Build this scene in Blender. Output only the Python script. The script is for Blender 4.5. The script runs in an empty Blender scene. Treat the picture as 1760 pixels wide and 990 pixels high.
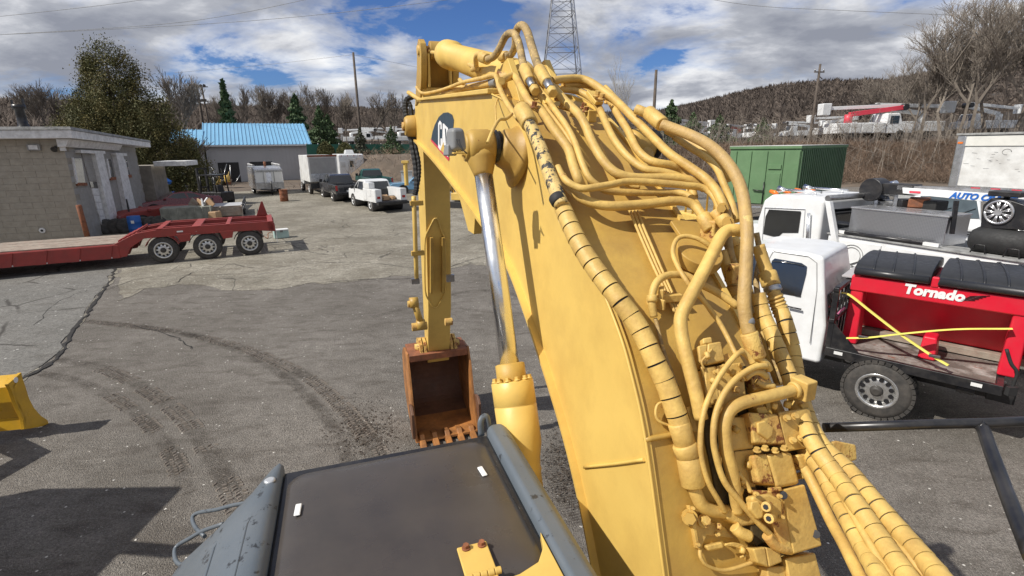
import bpy, math, random
from math import sin, cos, radians, pi, atan2, sqrt, hypot
from mathutils import Vector as V, Matrix, noise
random.seed(11)
SC = bpy.context.scene
COL = SC.collection

# ---------------------------------------------------------------- camera
TH, FOC, CH, RO = radians(15.4), 880.0, 4.2, radians(.8)
cd = bpy.data.cameras.new('camera'); cam = bpy.data.objects.new('camera', cd); COL.objects.link(cam)
cd.sensor_width = 36; cd.lens = 36*FOC/1760; cd.clip_start = .05; cd.clip_end = 5000
_r0, _u0, _f0 = V((1,0,0)), V((0,sin(TH),cos(TH))), V((0,cos(TH),-sin(TH)))
_r, _u = _r0*cos(RO)-_u0*sin(RO), _r0*sin(RO)+_u0*cos(RO)
m = Matrix((_r, _u, -_f0)).transposed().to_4x4(); m.translation = V((0,0,CH)); cam.matrix_world = m
SC.camera = cam

# ---------------------------------------------------------------- sun and sky
SUN = V((-.93,-.36,1.04)).normalized()
ld = bpy.data.lights.new('sun','SUN'); ld.energy = 5.0; ld.angle = radians(.5); ld.color = (1,.955,.88)
lo = bpy.data.objects.new('sun', ld); COL.objects.link(lo)
lo.rotation_euler = SUN.to_track_quat('Z','Y').to_euler(); lo.location = (0,0,30)
SC.view_settings.view_transform = 'Standard'; SC.view_settings.look = 'None'
SC.view_settings.exposure = 0; SC.view_settings.gamma = 1
wd = bpy.data.worlds.new('World'); SC.world = wd; wd.use_nodes = True
nt = wd.node_tree; N = nt.nodes; L = nt.links; N.clear()
def nd(t, **k):
    n = N.new(t)
    for a, b in k.items(): setattr(n, a, b)
    return n
out = nd('ShaderNodeOutputWorld'); bg = nd('ShaderNodeBackground'); bg.inputs[1].default_value = .068
sk = nd('ShaderNodeTexSky', sky_type='NISHITA'); sk.sun_disc = False
sk.sun_elevation = math.asin(SUN.z); sk.sun_rotation = atan2(SUN.x, SUN.y); sk.altitude = 100
sk.air_density = 1.0; sk.dust_density = .5; sk.ozone_density = 2.5
tc = nd('ShaderNodeTexCoord'); sp = nd('ShaderNodeSeparateXYZ'); L.new(tc.outputs['Generated'], sp.inputs[0])
def mth(op, a, b=None, c=None, clamp=False):
    n = nd('ShaderNodeMath', operation=op); n.use_clamp = clamp
    for i, x in enumerate((a,b,c)):
        if x is None: continue
        if isinstance(x,(int,float)): n.inputs[i].default_value = x
        else: L.new(x, n.inputs[i])
    return n.outputs[0]
zc = mth('ADD', mth('MAXIMUM', sp.outputs[2], 0), .24)
cx = mth('DIVIDE', sp.outputs[0], zc); cy = mth('DIVIDE', sp.outputs[1], zc)
cb = nd('ShaderNodeCombineXYZ'); L.new(cx, cb.inputs[0]); L.new(cy, cb.inputs[1]); cb.inputs[2].default_value = 4.3
def nz(scale, det, rough, off=0, dist=0):
    mp = nd('ShaderNodeMapping'); mp.inputs['Location'].default_value = (off, off*.7, 0); mp.inputs['Rotation'].default_value=(0,0,.5)
    mp.inputs['Scale'].default_value = (1,1.15,1)
    L.new(cb.outputs[0], mp.inputs[0])
    n = nd('ShaderNodeTexNoise'); n.inputs['Scale'].default_value = scale; n.inputs['Detail'].default_value = det
    n.inputs['Roughness'].default_value = rough; n.inputs['Distortion'].default_value = dist
    L.new(mp.outputs[0], n.inputs[0]); return n.outputs[0]
def ramp(x, st):
    n = nd('ShaderNodeValToRGB'); el = n.color_ramp.elements
    while len(el) < len(st): el.new(.5)
    for e,(p,c) in zip(el, st): e.position = p; e.color = (*c,1) if len(c)==3 else c
    L.new(x, n.inputs[0]); return n.outputs[0]
CLOUD_OFF = 1.1
big = nz(.55, 3, .5, CLOUD_OFF); med = nz(1.5, 9, .6, CLOUD_OFF+3, .3)
dens = mth('ADD', mth('MULTIPLY', big, .52), mth('MULTIPLY', med, .48))
cov = ramp(dens, [(.435,(0,0,0)),(.462,(.55,.55,.55)),(.51,(1,1,1))])
shade = mth('ADD', mth('MULTIPLY', nz(1.9, 9, .58, CLOUD_OFF+11.4, .15), .75), mth('MULTIPLY', mth('SUBTRACT', .75, dens), .55))
ccol = ramp(shade, [(.40,(4.3,4.6,5.5)),(.49,(6.6,6.9,7.7)),(.55,(10.2,10.4,11.0)),(.64,(14.5,14.6,14.7))])
blu = nd('ShaderNodeMix', data_type='RGBA', blend_type='MULTIPLY'); blu.inputs[0].default_value = 1
L.new(sk.outputs[0], blu.inputs[6]); blu.inputs[7].default_value = (.60,.86,1.38,1)
mx = nd('ShaderNodeMix', data_type='RGBA'); L.new(cov, mx.inputs[0]); L.new(blu.outputs[2], mx.inputs[6]); L.new(ccol, mx.inputs[7])
L.new(mx.outputs[2], bg.inputs[0]); L.new(bg.outputs[0], out.inputs[0])

# ---------------------------------------------------------------- pixel of the photograph -> place in the world
def gh(x, y):
    "height of the yard, the brushy bank behind it and the plateau on top"
    z = .02*max(0, min(y,46)-15)
    return z
def ray(u, v):
    a=(u-880)/FOC; b=(495-v)/FOC
    a,b = a*cos(RO)+b*sin(RO), -a*sin(RO)+b*cos(RO)
    return V((a, cos(TH)+b*sin(TH), -sin(TH)+b*cos(TH)))
EYE = V((0,0,CH))
def G(u, v, z=None):
    d = ray(u,v); zz = z or 0
    for i in range(40):
        t = (zz-CH)/d.z
        if z is None: zz = .5*zz + .5*gh(d.x*t, d.y*t)
    return EYE + d*t
def T(u, v, t): return EYE + ray(u,v)*t
A = radians(18)                                   # heading of the excavator
MEX = Matrix.Rotation(A, 4, 'Z')                  # (right, forward, up) -> world
def X(r, f, z): return MEX @ V((r,f,z))
def R(u, v, r):
    d = ray(u,v); dr = d.x*cos(A)+d.y*sin(A); return EYE + d*(r/dr)
BTOP = [(.9,2.2),(1.05,2.5),(1.17,2.81),(1.32,3.22),(1.43,3.42),(1.56,3.58),(1.85,3.82),(2.30,4.15),(2.73,4.39),(3.05,4.49),(3.6,4.56),(5.91,4.69),(9,4.8)]
BBOT = [(1.30,1.9),(1.45,2.15),(1.59,2.41),(1.78,2.72),(2.03,3.0),(2.51,3.38),(2.87,3.58),(3.47,3.74),(4.94,4.06),(6.39,4.30)]
def lerp_tab(tab, x):
    if x <= tab[0][0]: return tab[0][1]
    for (a,b),(c,d) in zip(tab, tab[1:]):
        if x <= c: return b+(d-b)*(x-a)/(c-a)
    return tab[-1][1]
def S(u, v, h=0):
    "where the ray meets the surface h above the top plate of the boom"
    d = ray(u,v); df = -d.x*sin(A)+d.y*cos(A); best=None; pv=None
    t = 1.2
    while t < 7.5:
        q = CH+d.z*t - lerp_tab(BTOP, df*t) - h
        if pv is not None and pv > 0 >= q: return EYE+d*(t-.01*q/(q-pv) if q!=pv else t)
        if best is None or abs(q) < best[0]: best=(abs(q),t)
        pv = q; t += .01
    return EYE+d*best[1]

# ---------------------------------------------------------------- mesh builder
class MB:
    def __init__(s): s.v=[]; s.f=[]; s.s=[]
    def add(s, vs, fs, sm=False):
        o=len(s.v); s.v += [V(p) for p in vs]; s.f += [tuple(i+o for i in f) for f in fs]; s.s += [sm]*len(fs); return s
    def box(s, c, d, rz=0, M=None, top=None, rx=0, ry=0):
        "centre, size; top=(sx,sy) scales the upper face"
        c=V(c); hx,hy,hz=d[0]/2,d[1]/2,d[2]/2; tx,ty = top or (1,1)
        q=[(-hx,-hy,-hz),(hx,-hy,-hz),(hx,hy,-hz),(-hx,hy,-hz),(-hx*tx,-hy*ty,hz),(hx*tx,-hy*ty,hz),(hx*tx,hy*ty,hz),(-hx*tx,hy*ty,hz)]
        Q = Matrix.Rotation(rz,3,'Z') @ Matrix.Rotation(ry,3,'Y') @ Matrix.Rotation(rx,3,'X')
        q=[c+Q@V(p) for p in q]
        if M: q=[M@p for p in q]
        return s.add(q,[(0,3,2,1),(4,5,6,7),(0,1,5,4),(1,2,6,5),(2,3,7,6),(3,0,4,7)])
    def b2(s, lo, hi):
        return s.box([(a+b)/2 for a,b in zip(lo,hi)],[abs(b-a) for a,b in zip(lo,hi)])
    def hexa(s, p): return s.add(p,[(0,3,2,1),(4,5,6,7),(0,1,5,4),(1,2,6,5),(2,3,7,6),(3,0,4,7)])
    def prism(s, poly, ax, lo, hi, sm=False):
        "poly of 2d points; ax 0: (y,z) swept along x; 1: (x,z) along y; 2: (x,y) along z"
        def P(a,b,h): return (h,a,b) if ax==0 else (a,h,b) if ax==1 else (a,b,h)
        n=len(poly); q=[P(a,b,lo) for a,b in poly]+[P(a,b,hi) for a,b in poly]
        s.add(q,[tuple(range(n))[::-1], tuple(range(n,2*n))])
        o=len(s.v)-2*n
        for i in range(n):
            j=(i+1)%n; s.f.append((o+i,o+j,o+n+j,o+n+i)); s.s.append(sm)
        return s
    def tube(s, pts, r, n=8, cap=True, smooth=True, flat=1):
        pts=[V(p) for p in pts]; m_=len(pts)
        rr = r if isinstance(r,(list,tuple)) else [r]*m_
        up=None; rings=[]
        for i,p in enumerate(pts):
            d=(pts[min(i+1,m_-1)]-pts[max(i-1,0)])
            if d.length < 1e-9: d=V((0,0,1))
            d.normalize()
            if up is None: up = V((0,0,1)) if abs(d.z)<.9 else V((1,0,0))
            a=d.cross(up)
            if a.length<1e-6: a=d.cross(V((.3,.9,.1)))
            a.normalize(); b=a.cross(d).normalized(); up=b
            rings.append([p+(a*cos(2*pi*k/n)+b*sin(2*pi*k/n)*flat)*rr[i] for k in range(n)])
        fs=[]
        for i in range(m_-1):
            for k in range(n):
                k2=(k+1)%n; fs.append((i*n+k,i*n+k2,(i+1)*n+k2,(i+1)*n+k))
        s.add([p for g in rings for p in g], fs, smooth)
        o=len(s.v)-m_*n
        if cap:
            s.f.append(tuple(o+k for k in range(n))[::-1]); s.s.append(False)
            s.f.append(tuple(o+(m_-1)*n+k for k in range(n))); s.s.append(False)
        return s
    def cyl(s, p0, p1, r0, r1=None, n=16): return s.tube([p0,p1],[r0,r1 if r1 is not None else r0],n)
    def lathe(s, p0, p1, prof, n=20, smooth=True, caps=True):
        "profile of (fraction or distance along, radius)"
        p0,p1=V(p0),V(p1); d=(p1-p0).normalized()
        a=d.cross(V((0,0,1)) if abs(d.z)<.9 else V((1,0,0))).normalized(); b=a.cross(d)
        q=[p0+d*h+(a*cos(2*pi*k/n)+b*sin(2*pi*k/n))*r for h,r in prof for k in range(n)]
        fs=[]; m_=len(prof)
        for i in range(m_-1):
            for k in range(n):
                k2=(k+1)%n; fs.append((i*n+k,i*n+k2,(i+1)*n+k2,(i+1)*n+k))
        s.add(q,fs,smooth); o=len(s.v)-m_*n
        if not caps: return s
        s.f.append(tuple(o+k for k in range(n))[::-1]); s.s.append(False)
        s.f.append(tuple(o+(m_-1)*n+k for k in range(n))); s.s.append(False)
        return s
    def bolt(s, p, d, r=.02, h=.02):
        p=V(p); d=V(d).normalized()
        s.tube([p, p+d*h*.35], r*1.35, 12); s.tube([p+d*h*.35, p+d*h], r, 6, smooth=False); return s
    def quad(s, a,b,c,d): return s.add([a,b,c,d],[(0,1,2,3)])
def spl(pts, k=5):
    "Catmull-Rom through the points"
    P=[V(p) for p in pts]; P=[P[0]*2-P[1]]+P+[P[-1]*2-P[-2]]; o=[]
    for i in range(1,len(P)-2):
        a,b,c,d=P[i-1:i+3]
        for j in range(k):
            t=j/k; o.append(.5*((2*b)+(c-a)*t+(2*a-5*b+4*c-d)*t*t+(3*b-a-3*c+d)*t**3))
    o.append(P[-2]); return o

WM = {}
def thing(name, label, cat, loc=(0,0,0), rz=0, group=None):
    o = bpy.data.objects.new(name, None); COL.objects.link(o); o.empty_display_size=.2
    o.location = loc; o.rotation_euler=(0,0,rz); WM[o.name] = Matrix.Translation(V(loc)) @ Matrix.Rotation(rz,4,'Z')
    o['label']=label; o['category']=cat
    if group: o['group']=group
    return o
def build(mb, name, mt, parent=None, M=None, bevel=0, label=None, kind=None, cat=None, group=None, loc=None, seg=2):
    "M: the space the vertices are in (None: that of the parent's root)"
    me = bpy.data.meshes.new(name); vs = mb.v
    W = None
    if parent is not None:
        W = WM[parent.name]
        if M is not None: Q = W.inverted() @ M; vs=[Q@p for p in vs]
    elif M is not None: vs=[M@p for p in vs]
    if parent is None and loc is not None: vs=[p-V(loc) for p in vs]
    me.from_pydata([tuple(p) for p in vs], [], mb.f); me.update()
    me.polygons.foreach_set('use_smooth', mb.s)
    mts = mt if isinstance(mt,(list,tuple)) else [mt]
    for q in mts: me.materials.append(q)
    o = bpy.data.objects.new(name, me); COL.objects.link(o)
    if loc is not None and parent is None: o.location = loc
    if parent is not None: o.parent = parent; WM[o.name] = W
    else: WM[o.name] = Matrix.Identity(4)
    if bevel:
        b = o.modifiers.new('bevel','BEVEL'); b.width=bevel; b.segments=seg; b.limit_method='ANGLE'; b.angle_limit=radians(35)
        me.polygons.foreach_set('use_smooth', [True]*len(mb.f)); b.harden_normals=True
    if label: o['label']=label
    if kind: o['kind']=kind
    if cat: o['category']=cat
    if group: o['group']=group
    return o
WI = Matrix.Identity(4)
def copy_tree(o, loc=None, rz=None, label=None, parent=None, scale=None):
    c = o.copy(); COL.objects.link(c); WM[c.name] = WM[o.name]
    if parent: c.parent = parent
    if loc is not None: c.location = loc
    if rz is not None: c.rotation_euler = (0,0,rz)
    if scale is not None: c.scale = (scale,)*3 if isinstance(scale,(int,float)) else scale
    if label: c['label'] = label
    for ch in list(o.children): copy_tree(ch, parent=c)
    return c

# ---------------------------------------------------------------- materials
def mat(name, col, rough=.6, metal=0, var=.12, vs=3.0, dirt=None, chips=None, bump=0, bs=40, spec=.5, streak=1, coat=0, fleck=None):
    """plain colour + broad mottling; dirt=(colour, amount, scale, softness); chips=(colour, threshold, scale); fleck=(colour, thr, scale)"""
    m = bpy.data.materials.new(name); m.use_nodes = True
    t = m.node_tree; n = t.nodes; l = t.links; p = n['Principled BSDF']
    p.inputs['Metallic'].default_value = metal; p.inputs['Specular IOR Level'].default_value = spec
    p.inputs['Coat Weight'].default_value = coat; p.inputs['Coat Roughness'].default_value = .08
    tc = n.new('ShaderNodeTexCoord'); mp = n.new('ShaderNodeMapping'); l.new(tc.outputs['Object'], mp.inputs[0])
    mp.inputs['Scale'].default_value = (1,1,1/streak)
    def noi(sc, det=5, ro=.6, off=0):
        q = n.new('ShaderNodeTexNoise'); q.inputs['Scale'].default_value=sc; q.inputs['Detail'].default_value=det; q.inputs['Roughness'].default_value=ro
        if off:
            mm = n.new('ShaderNodeMapping'); mm.inputs['Location'].default_value=(off,off,off); l.new(mp.outputs[0],mm.inputs[0]); l.new(mm.outputs[0],q.inputs[0])
        else: l.new(mp.outputs[0], q.inputs[0])
        return q.outputs[0]
    def rng(x, a, b, c=0, d=1):
        q = n.new('ShaderNodeMapRange'); q.inputs[1].default_value=a; q.inputs[2].default_value=b; q.inputs[3].default_value=c; q.inputs[4].default_value=d
        l.new(x,q.inputs[0]); return q.outputs[0]
    def mix(f, a, b, mode='MIX'):
        q = n.new('ShaderNodeMix'); q.data_type='RGBA'; q.blend_type=mode
        for s_,x in ((0,f),(6,a),(7,b)):
            if isinstance(x,(int,float)): q.inputs[s_].default_value = x
            elif isinstance(x,tuple): q.inputs[s_].default_value = (*x,1)
            else: l.new(x,q.inputs[s_])
        return q.outputs[2]
    c = tuple(col)
    lo_ = tuple(x*(1-var) for x in c); hi_ = tuple(min(1,x*(1+var)) for x in c)
    cc = mix(rng(noi(vs), .3,.7), lo_, hi_)
    rv = rough
    rsock = rng(noi(vs*3,6,.6,3.1), .3,.75, max(.03,rough-.1), min(1,rough+.12))
    if dirt:
        f = rng(noi(dirt[2],8,.68,7.7), .5-dirt[3]*.5+.12*(1-dirt[1]), .5+dirt[3]*.5+.25*(1-dirt[1]), 0, min(1,dirt[1]+.25))
        cc = mix(f, cc, dirt[0]); 
    if fleck:
        vo = n.new('ShaderNodeTexVoronoi'); vo.inputs['Scale'].default_value=fleck[2]; l.new(mp.outputs[0],vo.inputs[0])
        f = rng(vo.outputs[0], fleck[1], fleck[1]*.6); cc = mix(f, cc, fleck[0])
    if chips:
        f = rng(noi(chips[2],9,.72,1.7), chips[1], chips[1]+.03); cc = mix(f, cc, chips[0])
    l.new(cc, p.inputs['Base Color']); l.new(rsock, p.inputs['Roughness'])
    if bump:
        b = n.new('ShaderNodeBump'); b.inputs['Strength'].default_value=bump; b.inputs['Distance'].default_value=.01
        l.new(noi(bs,6,.6,5), b.inputs['Height']); l.new(b.outputs[0], p.inputs['Normal'])
    return m
RUST=(.24,.085,.028)
M_yel  = mat('yellow_paint',(.71,.48,.122),.5,var=.07,vs=1.3,dirt=((.42,.25,.06),.35,2.2,.28),chips=(RUST,.70,7),bump=.12,bs=14)
M_yelb = mat('yellow_paint_shaded',(.52,.33,.072),.5,var=.12,vs=2.0,dirt=((.32,.18,.05),.6,3.0,.3),chips=(RUST,.67,7),bump=.15,bs=30)  # weathered yellow with the top plate's and castings' shade mixed into its colour
M_hose = mat('yellow_hose',(.66,.445,.127),.56,var=.10,vs=5,dirt=((.36,.21,.06),.6,9,.3),chips=(RUST,.655,8),bump=.4,bs=28)
M_hosd = mat('weathered_hose',(.42,.29,.12),.62,var=.25,vs=9,dirt=((.13,.10,.06),.6,14,.25),chips=((.60,.42,.14),.56,26),bump=.8,bs=45)
M_peel = mat('peeling_hose',(.62,.44,.16),.55,var=.1,vs=9,chips=((.035,.035,.035),.515,24),bump=.7,bs=40)
M_rusty= mat('rusty_fitting',(.62,.42,.12),.6,var=.12,vs=9,dirt=((.42,.17,.04),.6,9,.2),chips=((.20,.065,.02),.55,11),bump=.5,bs=60)
M_buck = mat('rusty_bucket',(.15,.075,.042),.55,var=.35,vs=3,dirt=((.12,.055,.035),.6,4,.3),chips=((.46,.30,.17),.66,6),bump=.5,bs=25)
M_bucko= mat('bucket_worn_sunlit',(.40,.17,.05),.5,var=.3,vs=3,dirt=((.11,.055,.03),.6,4,.3),bump=.4,bs=18)  # worn bucket steel, brightened to carry the sun on the floor
M_chr  = mat('chrome',(.86,.87,.88),.27,metal=1,var=.03,bump=.02)
M_steel= mat('steel',(.45,.45,.45),.35,metal=1,var=.2,dirt=((.2,.17,.14),.4,9,.2))
M_blk  = mat('black_rubber',(.022,.022,.022),.7,var=.3,vs=8,bump=.2)
M_blk2 = mat('black_paint',(.015,.015,.017),.35,var=.2,vs=3,dirt=((.10,.09,.08),.25,6,.3))
M_hatch= mat('dark_hatch_plastic',(.052,.046,.043),.32,var=.12,vs=2.2,dirt=((.10,.082,.068),.5,2.0,.45),chips=((.30,.28,.25),.70,34),bump=.03,bs=3)
M_cab  = mat('grey_cab_paint',(.105,.125,.145),.42,var=.06,vs=2,dirt=((.15,.16,.17),.4,4,.4),chips=((.035,.038,.042),.60,13),bump=.08)
M_grey = mat('grey_plastic',(.22,.225,.23),.5,var=.06)
M_wht  = mat('white_paint',(.76,.77,.77),.35,var=.04,vs=1,dirt=((.55,.54,.51),.35,3,.4),coat=.3)
M_whd  = mat('white_paint_dirty',(.72,.72,.70),.5,var=.08,vs=1,dirt=((.33,.31,.28),.5,1.5,.4),bump=.05)
M_tyre = mat('tyre_rubber',(.035,.033,.031),.8,var=.25,vs=9,dirt=((.12,.105,.09),.55,7,.4),bump=.3,bs=60)
M_rim  = mat('polished_rim',(.70,.70,.69),.32,metal=.85,var=.12,vs=8,dirt=((.35,.32,.28),.4,9,.3))
M_hub  = mat('dark_hub',(.05,.045,.04),.6,var=.3,vs=9)
M_red  = mat('red_trailer_paint',(.31,.042,.034),.5,var=.12,vs=2,dirt=((.20,.045,.035),.5,3,.3),chips=((.42,.33,.28),.655,6),bump=.1)
M_spr  = mat('red_polyethylene',(.66,.012,.035),.38,var=.05,vs=2,dirt=((.5,.05,.06),.3,4,.4))
M_lid  = mat('black_lid_plastic',(.022,.023,.026),.42,var=.15,vs=5,bump=.08,bs=60)
M_glass= mat('dark_glass',(.012,.014,.016),.06,var=.2,spec=.9,coat=.6)
M_glas2= mat('windscreen_glass',(.06,.08,.09),.06,var=.2,spec=.9,coat=.6)
M_wood = mat('weathered_wood',(.30,.26,.21),.85,var=.3,vs=4,dirt=((.24,.11,.08),.45,5,.35),bump=.5,bs=30)
M_card = mat('brown_cardboard',(.42,.27,.15),.8,var=.15)
M_rustm= mat('rust_metal',(.25,.09,.04),.8,var=.4,vs=8,dirt=((.10,.06,.045),.5,6,.3),bump=.3)
M_blk3 = mat('block_wall',(.37,.335,.275),.9,var=.06,vs=3.1,dirt=((.22,.195,.155),.5,4,.4),bump=.6,bs=26)
M_mort = mat('mortar',(.27,.245,.205),.95,var=.2,bump=.4)
M_trim = mat('white_trim',(.74,.74,.73),.6,var=.08,dirt=((.30,.29,.27),.45,5,.3))
M_roofm= mat('roof_membrane',(.30,.30,.29),.8,var=.2,dirt=((.05,.05,.05),.5,5,.15))
M_bluer= mat('blue_metal_roof',(.20,.42,.61),.4,var=.06,vs=.3,spec=.5)
M_gsid = mat('grey_metal_siding',(.44,.44,.45),.6,var=.06,vs=.4)
M_alu  = mat('aluminium_sheet',(.62,.62,.63),.30,metal=.8,var=.15,vs=2,dirt=((.35,.34,.33),.4,4,.3))
M_green= mat('green_container_paint',(.125,.225,.108),.6,var=.12,vs=1.2,dirt=((.09,.19,.08),.4,2,.3),chips=((.04,.05,.035),.66,2.4))
M_gred = mat('shaded_green_paint',(.075,.14,.07),.6,var=.15,vs=1,chips=((.03,.04,.03),.66,2.4))  # the container's green with the shade of its long side put in
M_maro = mat('maroon_car_paint',(.16,.008,.018),.25,var=.05,coat=1)
M_char = mat('charcoal_car_paint',(.035,.036,.04),.25,var=.05,coat=1)
M_lblue= mat('light_blue_car_paint',(.16,.34,.52),.3,var=.06,coat=1)
M_silv = mat('silver_car_paint',(.50,.52,.54),.3,metal=.3,var=.06,coat=.7)
M_dgrn = mat('dark_green_car_paint',(.03,.10,.09),.3,var=.06,coat=.7)
M_lamp = mat('red_lamp_lens',(.40,.01,.01),.25,var=.1)
M_ambr = mat('amber_lens',(.75,.18,.02),.3,var=.1)
M_blue = mat('blue_plastic',(.015,.10,.36),.5,var=.1)
M_bark = mat('grey_bark',(.155,.13,.105),.9,var=.3,vs=2,bump=.5)
M_barkd= mat('brown_bark',(.095,.075,.06),.9,var=.3,vs=2,bump=.5)
M_twig = mat('pale_twigs',(.20,.17,.14),.9,var=.25,vs=.6)
M_leaf = mat('olive_evergreen_foliage',(.100,.096,.030),.8,var=.3,vs=.55,dirt=((.045,.058,.018),.5,.9,.4))
M_leafg= mat('green_conifer_foliage',(.065,.105,.04),.75,var=.4,vs=.6)
M_fence= mat('green_fence_fabric',(.035,.15,.105),.8,var=.15,vs=.6)
M_brush= mat('brown_brush_stems',(.24,.17,.12),.9,var=.4,vs=.5)
M_tarp = mat('grey_canvas',(.23,.23,.19),.85,var=.3,vs=3,bump=.6,bs=6)
M_strap= mat('yellow_strap',(.72,.66,.14),.7,var=.1)
M_lbl  = mat('white_reflector',(.75,.75,.73),.4,var=.05)
M_blt  = mat('blue_lettering',(.01,.11,.42),.5,var=.02)
M_wlt  = mat('white_lettering',(.8,.8,.8),.5,var=.02)
M_dec  = mat('dark_blue_decal',(.035,.055,.075),.45,var=.05)
M_rdec = mat('red_decal',(.62,.05,.08),.45,var=.05)
M_bed  = mat('worn_plank_deck',(.13,.105,.09),.75,var=.4,vs=2.5,dirt=((.50,.47,.44),.5,4,.2),chips=((.22,.09,.06),.60,3),bump=.3)
M_orng = mat('orange_plastic',(.75,.18,.03),.5)
# ================================================================ the excavator the photographer stands on
EX = thing('excavator','large yellow excavator with grey cab, many painted hoses and its bucket on the ground','excavator', X(.9,-.9,0), A)
RL, RR = .90, 1.44                                 # left and right plates of the boom
RC = (RL+RR)/2
def ex(mb, name, mt, bevel=0, parent=None, label=None, M=MEX, seg=2): return build(mb, name, mt, parent or EX, M, bevel, label, seg=seg)
def dens(tab, k=6):
    return [tuple(p)[:2] for p in spl([(a,b,0) for a,b in tab], k)]
# ---- boom
tp = dens(BTOP[1:-1]); bt = dens(BBOT)
TIP=[(6.12,4.66),(6.45,4.56),(6.55,4.40),(6.48,4.30)]
poly = tp + TIP + bt[::-1]
def sect(f): return lerp_tab(BTOP,f)
mb=MB(); 
n_=len(poly)
for r0,r1 in ((RL,RL+.02),(RR-.02,RR)): mb.prism(poly,0,r0,r1)
boom = ex(mb,'boom',M_yel)
mb=MB()
for i in range(len(tp)-1):
    (a,b),(c,d)=tp[i],tp[i+1]
    mb.add([(RL+.012,a,b-.018),(RR-.012,a,b-.018),(RR-.012,c,d-.018),(RL+.012,c,d-.018)],[(0,1,2,3)],True)
ex(mb,'top_plate',M_yelb,parent=boom)
mb=MB()
for i in range(len(bt)-1):
    (a,b),(c,d)=bt[i],bt[i+1]
    mb.hexa([(RL-.035,a,b-.016),(RR+.035,a,b-.016),(RR+.035,c,d-.016),(RL-.035,c,d-.016),(RL-.035,a,b+.008),(RR+.035,a,b+.008),(RR+.035,c,d+.008),(RL-.035,c,d+.008)])
ex(mb,'bottom_flange',M_yel,parent=boom)
# weld seams over the plates
mb=MB()
def seam(pts,r=.006): mb.tube(spl(pts,4),r,6)
seam([S(1108,756,.0),S(1150,748,.0),S(1185,742,0)],.010)
ex(mb,'weld_seam',M_yelb,parent=boom,M=WI)
mb=MB()
mb.tube(spl([R(1004,803,RL-.004),R(1060,797,RL-.004),R(1107,790,RL-.004)],4),.007,6)
ex(mb,'weld_seam',M_yel,parent=boom,M=WI)
mb=MB()
for r in (RL-.0,):
    mb.tube([X(r,a,b+.001) for a,b in tp[4:-4]],.006,6)
ex(mb,'weld_seam',M_yel,parent=boom,M=WI)
# stiffener rim along the fore part of the boom
mb=MB(); mb.hexa([(RL-.03,3.1,4.505),(RL+.05,3.1,4.505),(RL+.05,5.95,4.70),(RL-.03,5.95,4.70),(RL-.03,3.1,4.535),(RL+.05,3.1,4.535),(RL+.05,5.95,4.725),(RL-.03,5.95,4.725)])
ex(mb,'rim_strip',M_yel,parent=boom,bevel=.006)
# pin boss and cover at the tip
mb=MB(); mb.lathe((RL-.12,6.42,4.45),(RL+.02,6.42,4.45),[(0,.10),(.03,.12),(.12,.13)],20)
ex(mb,'tip_pin_boss',M_yelb,parent=boom,bevel=.006)
mb=MB(); mb.lathe((RL-.15,6.42,4.45),(RL-.1,6.42,4.45),[(0,.05),(.04,.055)],14)
ex(mb,'tip_pin',M_rusty,parent=boom)
mb=MB(); mb.prism([(3.5,3.73),(4.0,3.84),(3.72,3.60),(3.55,3.60)],0,RL-.03,RL+.03); ex(mb,'stop_bracket',M_yel,parent=boom,bevel=.004)
# cylinder boss: cone out of the side plate
PB = V((.55,2.33,4.20))
mb=MB(); mb.lathe((.80,2.66,4.20),(RL+.02,2.66,4.17),[(0,.085),(.02,.10),(.05,.108),(.085,.14),(.115,.19)],28)
ex(mb,'cylinder_boss',M_yelb,parent=boom)
# ---- emblem on the side plate (flat print)
def onp(u,v,e=.003): return R(u,v,RL-e)
mb=MB()
dec=[(741,239),(743,228),(747,215),(754,201),(762,194),(770,193),(777,197),(780,206),(779,218),(776,230),(773,262),(771,276)]
pts=[onp(u,v) for u,v in dec]; mb.add(pts,[tuple(range(len(pts)))]); ex(mb,'emblem',M_dec,parent=boom,M=WI)
mb=MB(); q=[onp(u,v,.005) for u,v in [(740,238),(741,243),(771,277),(772,271)]]; mb.add(q,[(0,1,2,3)]); ex(mb,'emblem_stripe',M_rdec,parent=boom,M=WI)
mb=MB()
def stroke(p,w=.018,e=.006):
    for (a,b),(c,d) in zip(p,p[1:]):
        P,Q=onp(a,b,e),onp(c,d,e); mb.tube([P,Q],w,6)
def flatpoly(p,e=.006):
    q=[onp(u,v,e) for u,v in p]; mb.add(q,[tuple(range(len(q)))])
# C, A, T
flatpoly([(753,212),(756,207),(759,211),(759.5,222),(757,222),(757,214),(755.2,214),(755.2,248),(757.2,251),(757.2,238),(759.6,238),(760,254),(757,259),(753,253)])
flatpoly([(761,212),(764,213),(767.5,266),(765,263),(764,250),(762.3,249),(761.6,259),(759.6,257)])
flatpoly([(764.2,214),(770,220),(770,224),(768.8,223),(770.2,270),(768,268),(766.6,222),(764.4,220)])
ex(mb,'emblem_letters',M_wlt,parent=boom,M=WI)
mb=MB(); flatpoly([(757,258),(762,244),(766,267)],.007); ex(mb,'emblem_triangle',M_yel,parent=boom,M=WI)
# ---- stick
ST = [(6.62,4.78),(6.30,4.80),(6.28,4.86),(6.70,4.86),(7.05,4.75),(7.28,3.3),(7.52,1.15),(7.46,1.02),(7.33,1.02),(7.26,1.15),(6.95,2.0),(6.70,3.3),(6.60,4.1)]
SL,SR = RC-.165, RC+.165
mb=MB(); mb.prism(ST,0,SL,SR); stick=ex(mb,'stick',M_yel,bevel=.006)
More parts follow.
